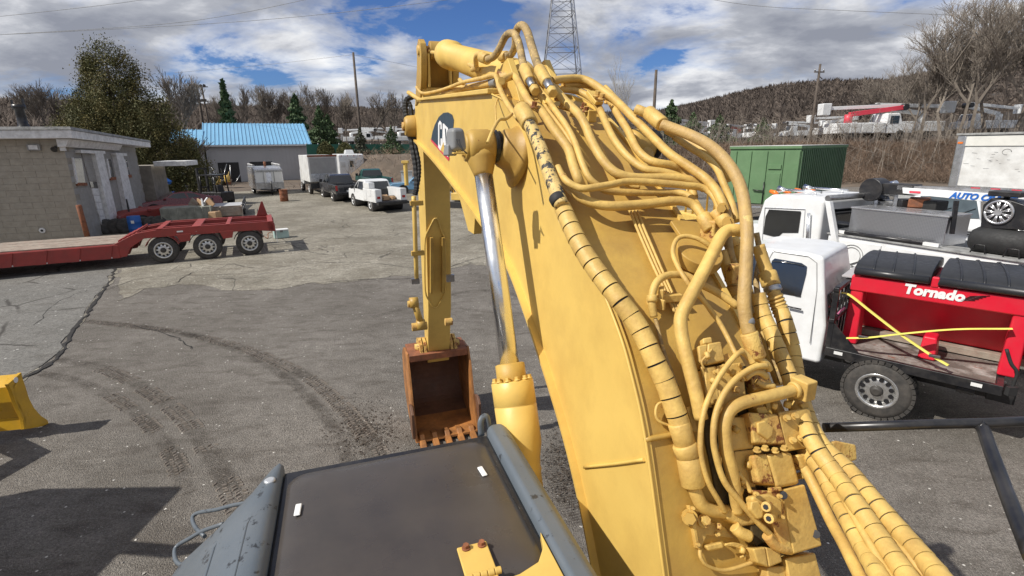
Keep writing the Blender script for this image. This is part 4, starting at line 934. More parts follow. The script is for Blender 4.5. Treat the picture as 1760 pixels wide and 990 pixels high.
def lugs(uv,w=.34,name_='pressed_tread'):
    P=spl([G(u,v) for u,v in uv],10); S_=[0]
    for a,b in zip(P,P[1:]): S_.append(S_[-1]+(b-a).length)
    mb=MB(); s_=0; j=0; r=random.Random(len(uv)*7)
    while s_<S_[-1]:
        while S_[j+1]<s_: j+=1
        p=P[j].lerp(P[j+1],(s_-S_[j])/(S_[j+1]-S_[j])); d=(P[j+1]-P[j]); d.z=0; d.normalize(); nn=V((-d.y,d.x,0)); a=atan2(d.y,d.x)
        if noise.noise(p*1.1)>-.22:
            for k,(o_,sk) in enumerate(((-.38,.5),(-.13,-.3),(.13,.3),(.38,-.5))):
                if r.random()<.22: continue
                c=p+nn*(o_*w+r.gauss(0,.006))+d*(k%2)*.035; hh=.016*r.uniform(.5,1.1); mb.box((c.x,c.y,c.z+hh*.5),(.032,w*.19,hh),a+sk,top=(.5,.75))
        s_+=.072
    o=build(mb,name_,M_mud,kind='stuff'); o['label']='chevron tread marks pressed into the dirt of the yard'; return o
M_mud=mat('pressed_mud',(.20,.172,.145),.95,var=.25,vs=4,dirt=((.09,.072,.055),.5,7,.3))
for _q,_w in (([(370,585),(430,603),(490,628),(540,656),(585,695),(620,735),(655,785),(680,830)],.32),([(160,628),(215,650),(270,682),(315,718),(350,762),(376,806),(396,840),(412,875)],.34),([(150,552),(220,560),(300,570),(370,585)],.30),([(190,680),(240,715),(280,757),(305,800),(322,850)],.28)): lugs(_q,_w)
track([(150,552),(220,560),(300,570),(370,585),(430,603),(490,628),(540,656),(585,695),(620,735),(655,785),(680,830)],.34)
track([(100,618),(160,628),(215,650),(270,682),(315,718),(350,762),(376,806),(396,840),(412,875)],.34,.007)
track([(60,640),(130,655),(190,680),(240,715),(280,757),(305,800),(322,850)],.30,.008)
track([(240,560),(330,578),(400,600),(450,622),(505,660),(550,705),(580,750),(600,800)],.28,.009)
track([(930,520),(850,500),(780,505),(700,530),(640,545)],.30,.005); track([(980,760),(960,800),(980,850),(1010,900)],.5,.005)
M_dirt=trackmat(); M_dirt.name='loose_dirt'
# loose stones: each a few triangles, uncountable
mb=MB(); rnd=random.Random(4)
for i in range(9000):
    u=rnd.uniform(-20,1780); v=rnd.uniform(430,1000) ; p=G(u,v)
    if p.y>20 : continue
    s_=rnd.uniform(.003,.011)*(1.8 if rnd.random()<.03 else 1)*(1.0+p.y*.05); q=[p+V((rnd.uniform(-1,1)*s_,rnd.uniform(-1,1)*s_,rnd.uniform(0,.7)*s_+.002)) for k in range(4)]
    mb.add(q,[(0,1,2),(0,2,3),(0,3,1),(1,3,2)])
build(mb,'gravel',mat('pale_gravel',(.30,.28,.25),.9,var=.4,vs=6),kind='stuff').__setitem__('label','loose pale gravel scattered over the dark asphalt')
mb=MB()
for i in range(2600):
    a=rnd.gauss(0,26); b=rnd.gauss(0,34); u,v=(985+a, 800+b) if i%3 else (630+a*1.2,740+b*.7); p=G(u,v)
    s_=rnd.uniform(.006,.028); q=[p+V((rnd.uniform(-1,1)*s_,rnd.uniform(-1,1)*s_,rnd.uniform(0,1)*s_)) for k in range(4)]; mb.add(q,[(0,1,2),(0,2,3),(0,3,1),(1,3,2)])
o_=build(mb,'dirt_clods',mat('dark_clods',(.07,.055,.042),.95,var=.4,vs=9),kind='stuff'); o_['label']='dark crumbled dirt beside the boom cylinder'
# ================================================================ builders for the yard's vehicles (x forward, y left, z up)
def PL(u,v,p0,n):
    d=ray(u,v); p0=V(p0); n=V(n); return EYE+d*((p0-EYE).dot(n)/d.dot(n))
def tb(mb,name,m_,par,bevel=0,label=None): return build(mb,name,m_,par,None,bevel,label)
def wheel(par,x,y,r,w,side=1,rim=M_rim,holes=8,lug=False):
    mb=MB(); a=V((x,y-w/2,r)); b=V((x,y+w/2,r))
    mb.lathe(a,b,[(0,r*.62),(.004,r*.80),(w*.08,r*.94),(w*.2,r*.985),(w*.8,r*.985),(w*.92,r*.94),(w-.004,r*.80),(w,r*.60)],36,True,False)
    if lug:
        for k in range(34):
            t=2*pi*k/34
            for s_ in (-1,1):
                c=V((x+r*.985*cos(t+(s_>0)*.09),y+s_*w*.26,r+r*.985*sin(t+(s_>0)*.09))); mb.box(c,(.07,w*.42,.045),0,ry=-(t+(s_>0)*.09)+pi/2)
    o=tb(mb,'wheel',M_tyre,par)
    yo=y+side*w/2; sg=side
    mb=MB(); R0=r*.60
    mb.lathe((x,yo-sg*w*.5,r),(x,yo+sg*.004,r),[(0,R0*.9),(w*.5-.05,R0*.92),(w*.5-.035,R0*.9),(w*.5-.002,R0*1.02),(w*.5+.004,R0*.98),(w*.5+.001,R0*.86),(w*.5-.035,R0*.84),(w*.5-.05,R0*.84)],32,True,False)
    mb.lathe((x,yo-sg*.07,r),(x,yo+sg*.02,r),[(0,R0*.88),(.02,R0*.86),(.04,R0*.55),(.05,R0*.32)],28)
    tb(mb,'rim',rim,o)
    mb=MB(); mb.lathe((x,yo-sg*.02,r),(x,yo+sg*.05,r),[(0,R0*.32),(.05,R0*.27),(.065,R0*.16)],16); tb(mb,'hub',M_hub if rim is M_rim else rim,o)
    for k in range(holes):
        mb=MB(); t=2*pi*k/holes+.2; c=V((x+R0*.68*cos(t),yo-sg*.032,r+R0*.68*sin(t))); mb.tube([c,c+V((0,sg*.014,0))],R0*(.125 if holes>8 else .15),8); tb(mb,'hand_hole',M_blk2,o)
    return o
def wheels4(par,xs_,hw,r,w,**k):
    for x in xs_:
        for s_ in (1,-1): wheel(par,x,s_*hw,r,w,side=s_,**k)
def panel(mb,pts,th=.01):
    "thin solid from 3+ coplanar points, pushed along the normal"
    P=[V(p) for p in pts]; n=(P[1]-P[0]).cross(P[2]-P[0]).normalized()*th; k=len(P)
    mb.add(P+[p+n for p in P],[tuple(range(k))[::-1],tuple(range(k,2*k))]+[(i,(i+1)%k,k+(i+1)%k,k+i) for i in range(k)]); return mb
def shell(prof,hw,top_in,zb,zt):
    "side outline (x,z) swept across, pulled in with height: tumblehome"
    mb=MB(); n0=len(prof)
    def w_(z): return hw-(max(0,(z-zb)/(zt-zb)))*top_in
    L_=[(x,w_(z),z) for x,z in prof]; R_=[(x,-w_(z),z) for x,z in prof]
    mb.add(L_+R_,[tuple(range(n0)),tuple(range(n0,2*n0))[::-1]]+[((i+1)%n0,i,n0+i,n0+(i+1)%n0) for i in range(n0)]); return mb
def side_glass(par,poly,hw,top_in,zb,zt,name='side_window',m_=M_glass):
    for s_ in (1,-1):
        P=[(x,s_*(hw-max(0,(z-zb)/(zt-zb))*top_in+.004),z) for x,z in poly]
        if s_<0: P=P[::-1]
        mb=panel(MB(),P if s_>0 else P,.006); tb(mb,name,m_,par)
def pickup(name,label,loc,rz,paint,crew=True,L_=5.6,H_=1.9,bed='box',group=None,lift=0,rim=M_rim,cat='pickup truck'):
    t=thing(name,label,cat,loc,rz,group); hw=.98; f=L_/2; r=.42+lift; zb=.55+lift; zs=1.25+lift*.8; zt=H_
    cf=f-1.15; cw=cf-.55; cr=(-.35 if crew else .45); 
    # cab and bonnet
    pr=[(f,zb),(f,zb+.45),(f-.1,zs-.02),(cf,zs+.05),(cw,zt-.06),(cw-.25,zt),(cr+.25,zt),(cr+.02,zt-.1),(cr-.05,zs),(cr-.05,zb)]
    body=tb(shell(pr,hw,.20,zs,zt),'cab',paint,t,.05)
    if bed=='box':
        for s_ in (1,-1): mb=MB(); mb.b2((-f,s_*hw-.0,zb+.02),(cr-.08,s_*(hw-.13),zs)); tb(mb,'bed_side',paint,t,.04)
        mb=MB(); mb.b2((-f,-hw+.13,zb+.05),(-f+.07,hw-.13,zs-.02)); tg=tb(mb,'tailgate',paint,t,.02)
        mb=MB(); mb.b2((-f+.08,-hw+.14,zb+.1),(cr-.1,hw-.14,zb+.2)); tb(mb,'bed_floor',M_blk2,t)
        for s_ in (1,-1): mb=MB(); mb.b2((-f-.012,s_*(hw-.02),zb+.28),(-f+.05,s_*(hw-.16),zs-.06)); tb(mb,'tail_lamp',M_lamp,t,.01)
    side_glass(t,[(cw-.12,zt-.12),(cw+.40,zs+.06),(cr+ (1.25 if crew else .5),zs+.06),(cr+(1.2 if crew else .5),zt-.12)],hw,.20,zs,zt)
    if crew: side_glass(t,[(cr+1.12,zt-.12),(cr+1.15,zs+.06),(cr+.15,zs+.06),(cr+.22,zt-.12)],hw,.20,zs,zt)
    mb=panel(MB(),[(cr-.062,hw-.16,zs+.05),(cr-.062,-hw+.16,zs+.05),(cr-.0,-hw+.27,zt-.12),(cr-.0,hw-.27,zt-.12)][::-1],.01); tb(mb,'rear_window',M_glass,t)
    mb=panel(MB(),[(cf-.01,hw-.12,zs+.08),(cf-.01,-hw+.12,zs+.08),(cw-.0,-hw+.25,zt-.08),(cw-.0,hw-.25,zt-.08)],.012); tb(mb,'windscreen',M_glass,t)
    mb=MB(); mb.b2((-f-.22,-hw+.02,zb-.02),(-f-.02,hw-.02,zb+.16)); tb(mb,'rear_bumper',M_blk2,t,.03)
    mb=MB(); mb.b2((f-.02,-hw+.02,zb-.02),(f+.14,hw-.02,zb+.2)); tb(mb,'front_bumper',M_alu,t,.04)
    mb=MB(); mb.b2((f-.06,-.6,zb+.22),(f+.02,.6,zs-.15)); tb(mb,'grille',M_blk2,t,.02)
    for s_ in (1,-1):
        mb=MB(); mb.b2((f-.08,s_*.62,zb+.25),(f+.015,s_*(hw-.03),zb+.5)); tb(mb,'headlight',M_glas2,t,.02)
        mb=MB(); mb.b2((cw+.30,s_*(hw+.02),zs+.02),(cw+.42,s_*(hw+.24),zs+.26)); tb(mb,'mirror',M_blk2,t,.03)
    for x in (f-.95,-f+1.2):
        mb=MB(); mb.cyl((x,-hw-.015,r),(x,hw+.015,r),r+.09,n=28); tb(mb,'wheel_arch',M_blk2,t)
    wheels4(t,(f-.95,-f+1.2),hw-.10,r,.27,rim=rim)
    mb=MB(); mb.b2((-f+.2,-.45,zb-.12),(f-.3,.45,zb+.02)); tb(mb,'chassis',M_blk2,t)
    return t
def car(name,label,loc,rz,paint,prof,glass,L_=4.7,r=.34,hw=.9,zs=.92,zt=1.35,group=None):
    t=thing(name,label,'car',loc,rz,group)
    tb(shell(prof,hw,.22,zs,zt),'body',paint,t,.06)
    for g in glass: side_glass(t,g,hw,.22,zs,zt)
    f=L_/2
    for s_ in (1,-1):
        mb=MB(); mb.b2((-f-.01,s_*.45,.68),(-f+.06,s_*(hw-.08),.84)); tb(mb,'tail_lamp',M_lamp,t,.015)
        mb=MB(); mb.b2((f-.08,s_*.5,.6),(f+.012,s_*(hw-.08),.74)); tb(mb,'headlight',M_glas2,t,.015)
        mb=MB(); mb.b2((.75,s_*hw,.92),(.9,s_*(hw+.17),1.05)); tb(mb,'mirror',paint,t,.02)
    for x in (f-.9,-f+.95):
        mb=MB(); mb.cyl((x,-hw-.012,r),(x,hw+.012,r),r+.07,n=28); tb(mb,'wheel_arch',M_blk2,t)
    wheels4(t,(f-.9,-f+.95),hw-.10,r,.23)
    return t
COUPE=[(2.35,.30),(2.38,.62),(2.2,.82),(1.0,.96),(.25,1.33),(-.1,1.38),(-.7,1.36),(-1.6,1.05),(-2.25,1.0),(-2.38,.75),(-2.33,.32)]
COUPG=[[(.85,.98),(.22,1.27),(-.30,1.29),(-.40,.98)],[(-.5,.98),(-.42,1.28),(-.8,1.24),(-1.2,1.02)]]
SEDAN=[(2.5,.32),(2.52,.75),(2.3,.88),(.95,.95),(.45,1.36),(-.9,1.38),(-1.35,1.0),(-2.45,.98),(-2.5,.45),(-2.45,.32)]
SEDG=[[(.85,.99),(.45,1.30),(-.15,1.32),(-.15,.99)],[(-.22,.99),(-.22,1.32),(-.80,1.31),(-1.15,.99)]]
def glass_front(t,x0,z0,x1,z1,hw,name='windscreen'):
    mb=panel(MB(),[(x0,hw-.06,z0),(x0,-hw+.06,z0),(x1,-hw+.16,z1),(x1,hw-.16,z1)] if x0>x1 else [(x0,hw-.06,z0),(x1,hw-.16,z1),(x1,-hw+.16,z1),(x0,-hw+.06,z0)][::1],.008); tb(mb,name,M_glass,t)
def textobj(txt, name, m_, par, M, size, shear=0, bold=.0, ext=.004):
    "flat lettering turned into a mesh in the given frame (x right, y up)"
    cu=bpy.data.curves.new(name,'FONT'); cu.body=txt; cu.size=size; cu.shear=shear; cu.offset=bold; cu.extrude=ext; cu.resolution_u=3
    o=bpy.data.objects.new(name,cu); COL.objects.link(o); dg=bpy.context.evaluated_depsgraph_get(); me=bpy.data.meshes.new_from_object(o.evaluated_get(dg))
    bpy.data.objects.remove(o); me.transform(WM[par.name].inverted()@M if par else M); me.materials.clear(); me.materials.append(m_)
    q=bpy.data.objects.new(name,me); COL.objects.link(q)
    if par: q.parent=par; WM[q.name]=WM[par.name]
    return q
def frame_at(p,xd,yd):
    xd=V(xd).normalized(); zd=xd.cross(V(yd)).normalized(); yd=zd.cross(xd)
    m_=Matrix((xd,yd,zd)).transposed().to_4x4(); m_.translation=V(p); return m_
def at(u,v): p=G(u,v); return (p.x,p.y,p.z)
def face(a,b):
    "heading from ground point under pixel a to that under pixel b"
    p,q=G(*a),G(*b); return atan2(q.y-p.y,q.x-p.x)
# ================================================================ left side of the yard
# ---- concrete block garage
GA=17.5; ga=radians(GA); gc=G(148,415)
gar=thing('garage','low concrete block garage with white fascia at the left edge','garage',(gc.x,gc.y,gc.z),ga)
GM=WM[gar.name]; gx=GM.to_3x3()@V((1,0,0)); gy=GM.to_3x3()@V((0,1,0)); GI=GM.inverted()
def zr(y): return 4.62-.036*y                       # underside of the roof, falling towards the back
mb=MB(); mb.b2((-9,.012,-.2),(-.012,8.6,4.7)); core=tb(mb,'wall',M_mort,gar)
bw,bh=.84,.272; n_r=17; cnt=0
rnd=random.Random(2)
for row in range(n_r):
    off=(row%2)*.42
    for k in range(10):
        x1=-k*bw+ (0 if not row%2 else .0); x1=min(0,-k*bw+off) ; x0=-(k+1)*bw+off
        if x1-x0<.1 or x0>0: continue
        mb=MB(); e=rnd.uniform(-.006,.006); mb.b2((x0+.004,-.0+e,row*bh+.004),(x1-.004,.08,(row+1)*bh-.004)); tb(mb,'block',M_blk3,core,.004)
M_blkc=mat('painted_side_wall',(.33,.32,.30),.9,var=.1,vs=2,dirt=((.2,.185,.16),.4,3,.4),bump=.3,bs=20)
def sideq(uv,x=.0,th=.03):
    "solid on the side wall from pixels; th is how far it stands out"
    P=[GI@PL(u,v,gc+gx*(x),gx) for u,v in uv]; mb=MB(); k=len(P)
    mb.add([p+V((th,0,0)) for p in P]+[p-V((.02,0,0)) for p in P],[tuple(range(k))]+[(i,(i+1)%k,k+(i+1)%k,k+i) for i in range(k)]); return mb
mb=MB()
for row in range(16):
    for k in range(10):
        y0=k*.84+(row%2)*.42; 
        if y0>8.3: continue
        mb.b2((-.06,y0+.003,row*bh+.003),(.0,min(8.6,y0+.837),(row+1)*bh-.003))
o_=tb(mb,'side_blocks',M_blkc,core); 
# white piers and lintels on the side
for uv,x,th in (([(154,262),(168,262),(198,393),(185,396)],0,.22),([(192,267),(204,268),(232,382),(216,386)],0,.22)):
    tb(sideq(uv,x,th),'pier',M_trim,gar,.01)
tb(sideq([(128,258),(171,260),(172,264),(129,263)],0,.24),'lintel',M_trim,gar,.01)
tb(sideq([(190,263),(209,264),(210,268),(191,267)],0,.24),'lintel',M_trim,gar,.01)
for uv in ([(124,272),(139,272),(146,316),(132,316)],[(183,274),(190,274),(196,306),(189,307)],[(213,275),(217,275),(223,302),(219,303)]):
    w_=tb(sideq(uv,0,.03),'window',M_glass,gar)
    (a,b),(c,d),(e,f),(g,h)=uv
    tb(sideq([(g-1,h-2),(e,f-2),(e+1,f+3),(g-1,h+3)],0,.09),'sill',M_rustm,w_)
    tb(sideq([(a-1.5,b-1),(a+.8,b-1),(g+.8,h),(g-1.5,h)],0,.05),'frame',M_trim,w_)
dr=tb(sideq([(139,264),(154,265),(184,396),(176,396)],0,.02),'garage_door',mat('grey_door_panel',(.36,.34,.33),.7,var=.1),gar)
for k in range(11):
    a=k/11; b=(k+.9)/11
    L0=(139+37*a,264+132*a); R0=(154+30*a,265+131*a); L1=(139+37*b,264+132*b); R1=(154+30*b,265+131*b)
    if k in (4,): 
        tb(sideq([L0,R0,R1,L1],0,.035),'door_window',M_glass,dr); continue
    tb(sideq([L0,R0,R1,L1],0,.045),'door_panel',M_trim if k>3 else M_blkc,dr,.006)
# roof: slab, fascia, membrane edge
def gq(lo,hi): mb=MB(); mb.b2(lo,hi); return mb
mb=MB(); mb.hexa([(-9,-.55,zr(-.55)+.02),(.62,-.55,zr(-.55)+.02),(.62,9.3,zr(9.3)+.02),(-9,9.3,zr(9.3)+.02),(-9,-.55,zr(-.55)+.36),(.62,-.55,zr(-.55)+.36),(.62,9.3,zr(9.3)+.30),(-9,9.3,zr(9.3)+.30)]); rf=tb(mb,'roof',M_trim,gar,.01)
mb=MB(); mb.hexa([(-9,-.60,zr(-.6)+.37),(.67,-.60,zr(-.6)+.37),(.67,9.35,zr(9.3)+.31),(-9,9.35,zr(9.3)+.31),(-9,-.56,zr(-.6)+.50),(.63,-.56,zr(-.6)+.50),(.63,9.31,zr(9.3)+.42),(-9,9.31,zr(9.3)+.42)]); tb(mb,'roof_edge',M_roofm,rf,.01)
mb=MB(); mb.hexa([(-.1,-.3,zr(0)-.32),(.2,-.3,zr(0)-.32),(.2,5.6,zr(5.6)-.30),(-.1,5.6,zr(5.6)-.30),(-.1,-.3,zr(0)+.01),(.4,-.3,zr(0)+.01),(.4,5.6,zr(5.6)+.01),(-.1,5.6,zr(5.6)+.01)]); tb(mb,'soffit_beam',M_trim,gar,.01)
mb=MB(); mb.lathe((-1.5,.5,4.95),(-1.5,.5,6.2),[(0,.38),(.1,.34),(.28,.19),(.95,.17),(1.0,.25),(1.16,.24)],14); mb.box((-1.70,.5,6.1),(.05,.1,.4)); mb.box((-1.30,.5,6.15),(.05,.12,.45)); tb(mb,'stove_pipe',M_blk2,gar)
mb=MB(); mb.b2((-1.3,-.14,4.15),(-.82,-.02,4.42)); wl=tb(mb,'wall_lamp',M_roofm,gar,.02); mb=MB(); mb.b2((-1.22,-.16,4.2),(-.90,-.13,4.38)); tb(mb,'lamp_glass',M_trim,wl)
mb=MB(); mb.lathe((-.28,-.02,4.3),(-.28,-.3,4.15),[(0,.05),(.1,.08),(.25,.13)],12); tb(mb,'horn_speaker',M_blk2,gar)
mb=MB(); mb.b2((-.10,-.18,4.12),(.10,-.03,4.4)); tb(mb,'junction_box',M_trim,gar,.02)
mb=MB(); mb.lathe((-1.55,-.03,.62),(-1.55,-.06,.62),[(0,.13),(.03,.12)],10); tb(mb,'pipe_flange',M_trim,gar); mb=MB(); mb.lathe((-1.55,-.05,.62),(-1.55,-.08,.62),[(0,.05),(.03,.05)],10); tb(mb,'pipe_hole',M_blk2,gar)
mb=MB(); mb.b2((.6,9.2,3.15),(2.4,12,3.45)); tb(mb,'rear_canopy',M_trim,gar,.02)
mb=MB(); mb.b2((-6,9.3,0),(.4,12,3.2)); tb(mb,'rear_annex',M_mort,gar)
# red guard post
p=G(150,416); mb=MB(); mb.lathe((0,0,-.1),(0,0,1.75),[(0,.11),(1.83,.11),(1.85,.09)],16); build(mb,'guard_post',M_rustm,None,Matrix.Translation(p+V((.25,-.2,0)))@Matrix.Rotation(-.05,4,'Y'),label='rust red steel guard post at the garage corner',cat='bollard')
# ---- red lowboy trailer
ta=radians(25.5); p=G(285,453)
tr=thing('lowboy_trailer','red lowboy trailer with plank deck and three polished wheels in view','trailer',tuple(p),ta)
RW=.51
for x in (0,1.47,2.95):
    wheel(tr,x,.16,RW,.30,side=-1,holes=10); wheel(tr,x,2.45,RW,.30,side=1,holes=10)
mb=MB()
for y in (0.0,2.5): mb.b2((-14,y-.02,.36),(-1.35,y+.06,.84)); 
mb.b2((-14,.0,.80),(-1.35,2.54,.86)); mb.b2((-14,.5,.40),(-1.4,.7,.78)); mb.b2((-14,1.8,.40),(-1.4,2.0,.78))
fr=tb(mb,'main_frame',M_red,tr,.012)
for k in range(14):
    x=-14+k*.93
    mb=MB(); panel(mb,[(x,-.021,.36),(x+.28,-.021,.36),(x+.40,-.021,.84),(x+.33,-.021,.84)],.03); tb(mb,'side_rib',M_red,fr)
    mb=MB(); mb.b2((x+.12,-.035,.375),(x+.32,-.022,.42)); tb(mb,'reflector',M_lbl,fr)
for y0 in (.09,.43,.77,1.11,1.45,1.79,2.13):
    for (x0,x1) in ((-14,-9.6),(-9.58,-5.4),(-5.38,-1.4)):
        mb=MB(); e=rnd.uniform(0,.012); mb.b2((x0,y0,.862),(x1,y0+.325,.90+e)); tb(mb,'plank',M_wood,fr,.004)
mb=MB()
for y in (.0,.48,1.9,2.4):                            # raised frame over the axles
    mb.prism([(-1.5,.36),(-1.5,.86),(-.75,1.22),(.2,1.34),(3.75,1.34),(3.95,1.20),(3.95,.92),(3.2,1.02),(-.5,1.02),(-1.0,.7),(-1.15,.40)],1,y,y+.10)
mb.b2((-.1,0,1.28),(.1,2.5,1.345)); mb.b2((1.05,0,1.28),(1.35,2.5,1.345)); mb.b2((2.2,0,1.28),(2.35,2.5,1.345)); mb.b2((3.7,0,.95),(3.9,2.5,1.345))
tb(mb,'rear_frame',M_red,tr,.01)
for x in (.5,1.95): mb=MB(); mb.prism([(x,1.08),(x+.50,1.08),(x+.42,.80),(x+.1,.78)],1,-.03,.03); tb(mb,'suspension_hanger',M_red,tr,.008)
mb=MB(); mb.prism([(-1.45,.87),(-.70,1.24),(-.70,1.18),(-1.45,.80)],1,.1,2.4); tb(mb,'ramp_plate',M_red,tr)
for k in range(5): mb=MB(); mb.b2((-1.35+k*.15,.12,.94+k*.075),(-1.32+k*.15,2.35,.99+k*.075)); tb(mb,'ramp_cleat',M_red,tr)
for x in (.0,1.4,2.95):
    mb=MB(); 
    for k in range(9):
        a0=radians(20+k*15.5); a1=radians(20+(k+1)*15.5); q=lambda a,rr: (x+rr*cos(a),rr*sin(a)+RW)
        (x0,z0),(x1,z1),(x2,z2),(x3,z3)=q(a0,.56),q(a1,.56),q(a1,.585),q(a0,.585)
        mb.add([(x0,.02,z0),(x1,.02,z1),(x2,.02,z2),(x3,.02,z3),(x0,.40,z0),(x1,.40,z1),(x2,.40,z2),(x3,.40,z3)],[(3,2,1,0),(4,5,6,7),(0,1,5,4),(2,3,7,6)])
    tb(mb,'mudguard',M_red if x==0 else M_blk2,tr)
mb=MB(); mb.prism([(3.3,1.34),(3.75,1.34),(3.62,1.95),(3.56,1.95)],1,2.3,2.36); tb(mb,'upright_triangle',M_red,tr,.006)
for y in (.2,2.2): mb=MB(); mb.b2((3.96,y-.1,.45),(3.98,y+.15,.95)); tb(mb,'mud_flap',M_lbl if y<1 else M_blk,tr)
mb=MB(); mb.b2((.55,-.035,1.16),(.75,-.025,1.21)); tb(mb,'reflector',M_lbl,tr)
mb=MB(); mb.tube([(0,0.2,RW),(0,2.4,RW)],.07,8); mb.tube([(1.47,0.2,RW),(1.47,2.4,RW)],.07,8); mb.tube([(2.95,0.2,RW),(2.95,2.4,RW)],.07,8); tb(mb,'axle',M_blk2,tr)
# ---- tyres leaning in a row behind the trailer
ty=MB(); ty.lathe((0,-.11,0),(0,.11,0),[(0,.22),(.01,.33),(.05,.40),(.17,.40),(.21,.33),(.22,.22),(.15,.20),(.07,.20)],24)
tym=None
lab=['nearest the red guard post','second from the red guard post','third from the red guard post','fourth from the red guard post','just left of the blue barrel','just under the blue barrel','right of the blue barrel','at the red wreck end of the row']
for i,(u,v) in enumerate([(158,410),(174,409),(190,408),(206,407),(222,405),(238,404),(252,403),(266,402)]):
    p=G(u,v-4)+V((0,.5,.36))
    if tym is None:
        o=build(ty,'loose_tyre',M_tyre,None,None); tym=o
    else: o=tym.copy(); COL.objects.link(o)
    o.location=p; o.rotation_euler=(-.25,.1*i,.6+.25*sin(i*2.3)); o['label']='black worn tyre standing behind the trailer, '+lab[i]; o['category']='tyre'; o['group']='tyres standing in a row behind the trailer'
# blue barrel
p=G(224,404)+V((.15,.25,0)); mb=MB(); mb.lathe((0,0,0),(0,0,.92),[(0,.27),(.02,.29),(.28,.29),(.30,.302),(.33,.29),(.6,.29),(.62,.302),(.65,.29),(.88,.29),(.92,.27)],24); br=build(mb,'plastic_barrel',M_blue,None,loc=None,label='bright blue plastic barrel beside the garage pier',cat='barrel'); br.location=p; WM[br.name]=Matrix.Translation(p)
mb=MB(); mb.b2((.05,-.30,.58),(.2,-.285,.72)); o_=build(mb,'barrel_label',M_lbl,br,WM[br.name])
p=G(240,404); mb=MB(); mb.lathe((0,0,0),(0,0,.34),[(0,.15),(.34,.17)],18); o=build(mb,'pail',M_blue,label='small pale blue pail at the foot of the blue barrel',cat='bucket'); o.location=p+V((.2,.5,.1))
p=G(216,398)+V((.1,.3,0)); mb=MB(); mb.lathe((0,0,0),(0,0,1.6),[(0,.12),(.3,.07),(1.5,.04),(1.6,.04)],10); o=build(mb,'traffic_cone',M_blk2,label='tall black tapered pipe standing behind the blue barrel',cat='pipe'); o.location=p+V((-.3,.5,0)); o.name='tapered_pipe'
# shovels / junk at the wall
for i,(u,v,h_,c_) in enumerate(((160,395,.9,M_blk2),(167,396,1.2,M_rustm),(172,398,.8,M_trim))):
    p=G(u,v); mb=MB(); mb.tube([(0,0,0),(-.35,.2,h_)],.03,8); mb.box((0,0,.12),(.22,.05,.28)); o=build(mb,'shovel',c_,label=['short black shovel leaning on the garage side wall','rusty shovel leaning beside the garage door','pale shovel leaning next to the garage pier'][i],cat='shovel'); o.location=p; o['group']='shovels leaning on the garage'
# ---- maroon coupe, wrecked red car, old off-roader
p=(G(240,372)+G(375,360))/2; c1=car('coupe','shiny maroon two-door coupe behind the trailer, facing the garage','x'and (p.x,p.y,p.z),face((375,360),(240,372)),M_maro,COUPE,COUPG)
glass_front(c1,-.8,1.35,-1.55,1.09,.78,'rear_window')
p=G(228,396); c2=car('wrecked_car','dull red wrecked car without glass behind the blue barrel',(p.x+.5,p.y+1.9,p.z),face((375,360),(240,372))+.12,M_red,[(2.1,.3),(2.15,.7),(1.9,.9),(.9,1.0),(.2,1.05),(-1.2,1.0),(-2.0,.9),(-2.1,.5),(-2.0,.3)],[],L_=4.2,zs=1,zt=1.1)
p=G(262,345); c3=thing('off_roader','old pale green off-roader with dark soft top by the evergreen','off-roader',(p.x,p.y+1,p.z),radians(-160))
tb(shell([(2.1,.5),(2.1,1.05),(1.0,1.15),(-2.1,1.15),(-2.1,.5)],.85,.0,1,1.2),'body',M_silv,c3,.05); mb=MB(); mb.box((-.6,0,1.45),(2.6,1.5,.6),top=(.85,.85)); tb(mb,'soft_top',M_blk,c3,.05); mb=MB(); mb.b2((-1.9,-.88,.75),(1.9,.88,.95)); tb(mb,'stripe',M_dgrn,c3)
wheels4(c3,(1.35,-1.3),.78,.38,.25,rim=M_hub)
p=T(281,312,37); mb=MB(); mb.lathe((0,0,-.2),(0,0,.25),[(0,.45),(.2,.55),(.45,.25)],9,False); o=build(mb,'bundled_tarp',M_blue,label='bright blue bundled tarp on the off-roader roof',cat='tarp'); o.location=p
p=G(236,352); c4=pickup('dark_car_front','dark red pickup half hidden behind the garage corner',(p.x-.4,p.y+.5,p.z),radians(-40),M_maro,False,L_=4.6,H_=1.6); c4.name='compact_pickup'
# ---- canvas-covered crate, wooden crate, cardboard
p=G(312,393); t_=thing('covered_crate','grey canvas covered crate heaped with scrap behind the trailer','crate',(p.x,p.y+.8,p.z),ta)
mb=MB(); mb.box((0,0,.55),(2.3,1.2,1.1),top=(1.04,1.0)); tb(mb,'canvas_box',M_tarp,t_,.05); 
for k in range(7): mb=MB(); mb.tube([(-1.15+k*.38,-.62,1.08),(-1.15+k*.38+.04*sin(k*2),-.63,.05)],.025,6); tb(mb,'canvas_fold',M_tarp,t_)
for k,(x,y,a,m_) in enumerate(((.6,.1,.5,M_card),(.95,.2,-.4,M_lbl),(.3,.3,1.0,M_wood),(1.1,-.1,.9,M_card),(.75,-.2,.2,M_lbl))): mb=MB(); mb.box((x,y,1.2),(.06,.45,.45),a,rx=.3+k*.2); tb(mb,'scrap_board',m_,t_)
p=G(352,392); mb=MB(); mb.box((0,0,.4),(.55,.6,.8),top=(.8,.9)); o=build(mb,'rubbish_sack',M_card,bevel=.06,label='brown torn sack between the canvas crate and timber',cat='sack'); o.location=p+V((.2,.8,0))
p=G(378,385); wc=thing('timber_crate','long pale timber crate behind the trailer wheels','crate',(p.x,p.y+.3,p.z),ta)
for k in range(3):
    for y in (-.4,.4): mb=MB(); mb.b2((-1.05,y-.02,.45+k*.16),(1.05,y+.02,.59+k*.16)); tb(mb,'slat',M_wood,wc)
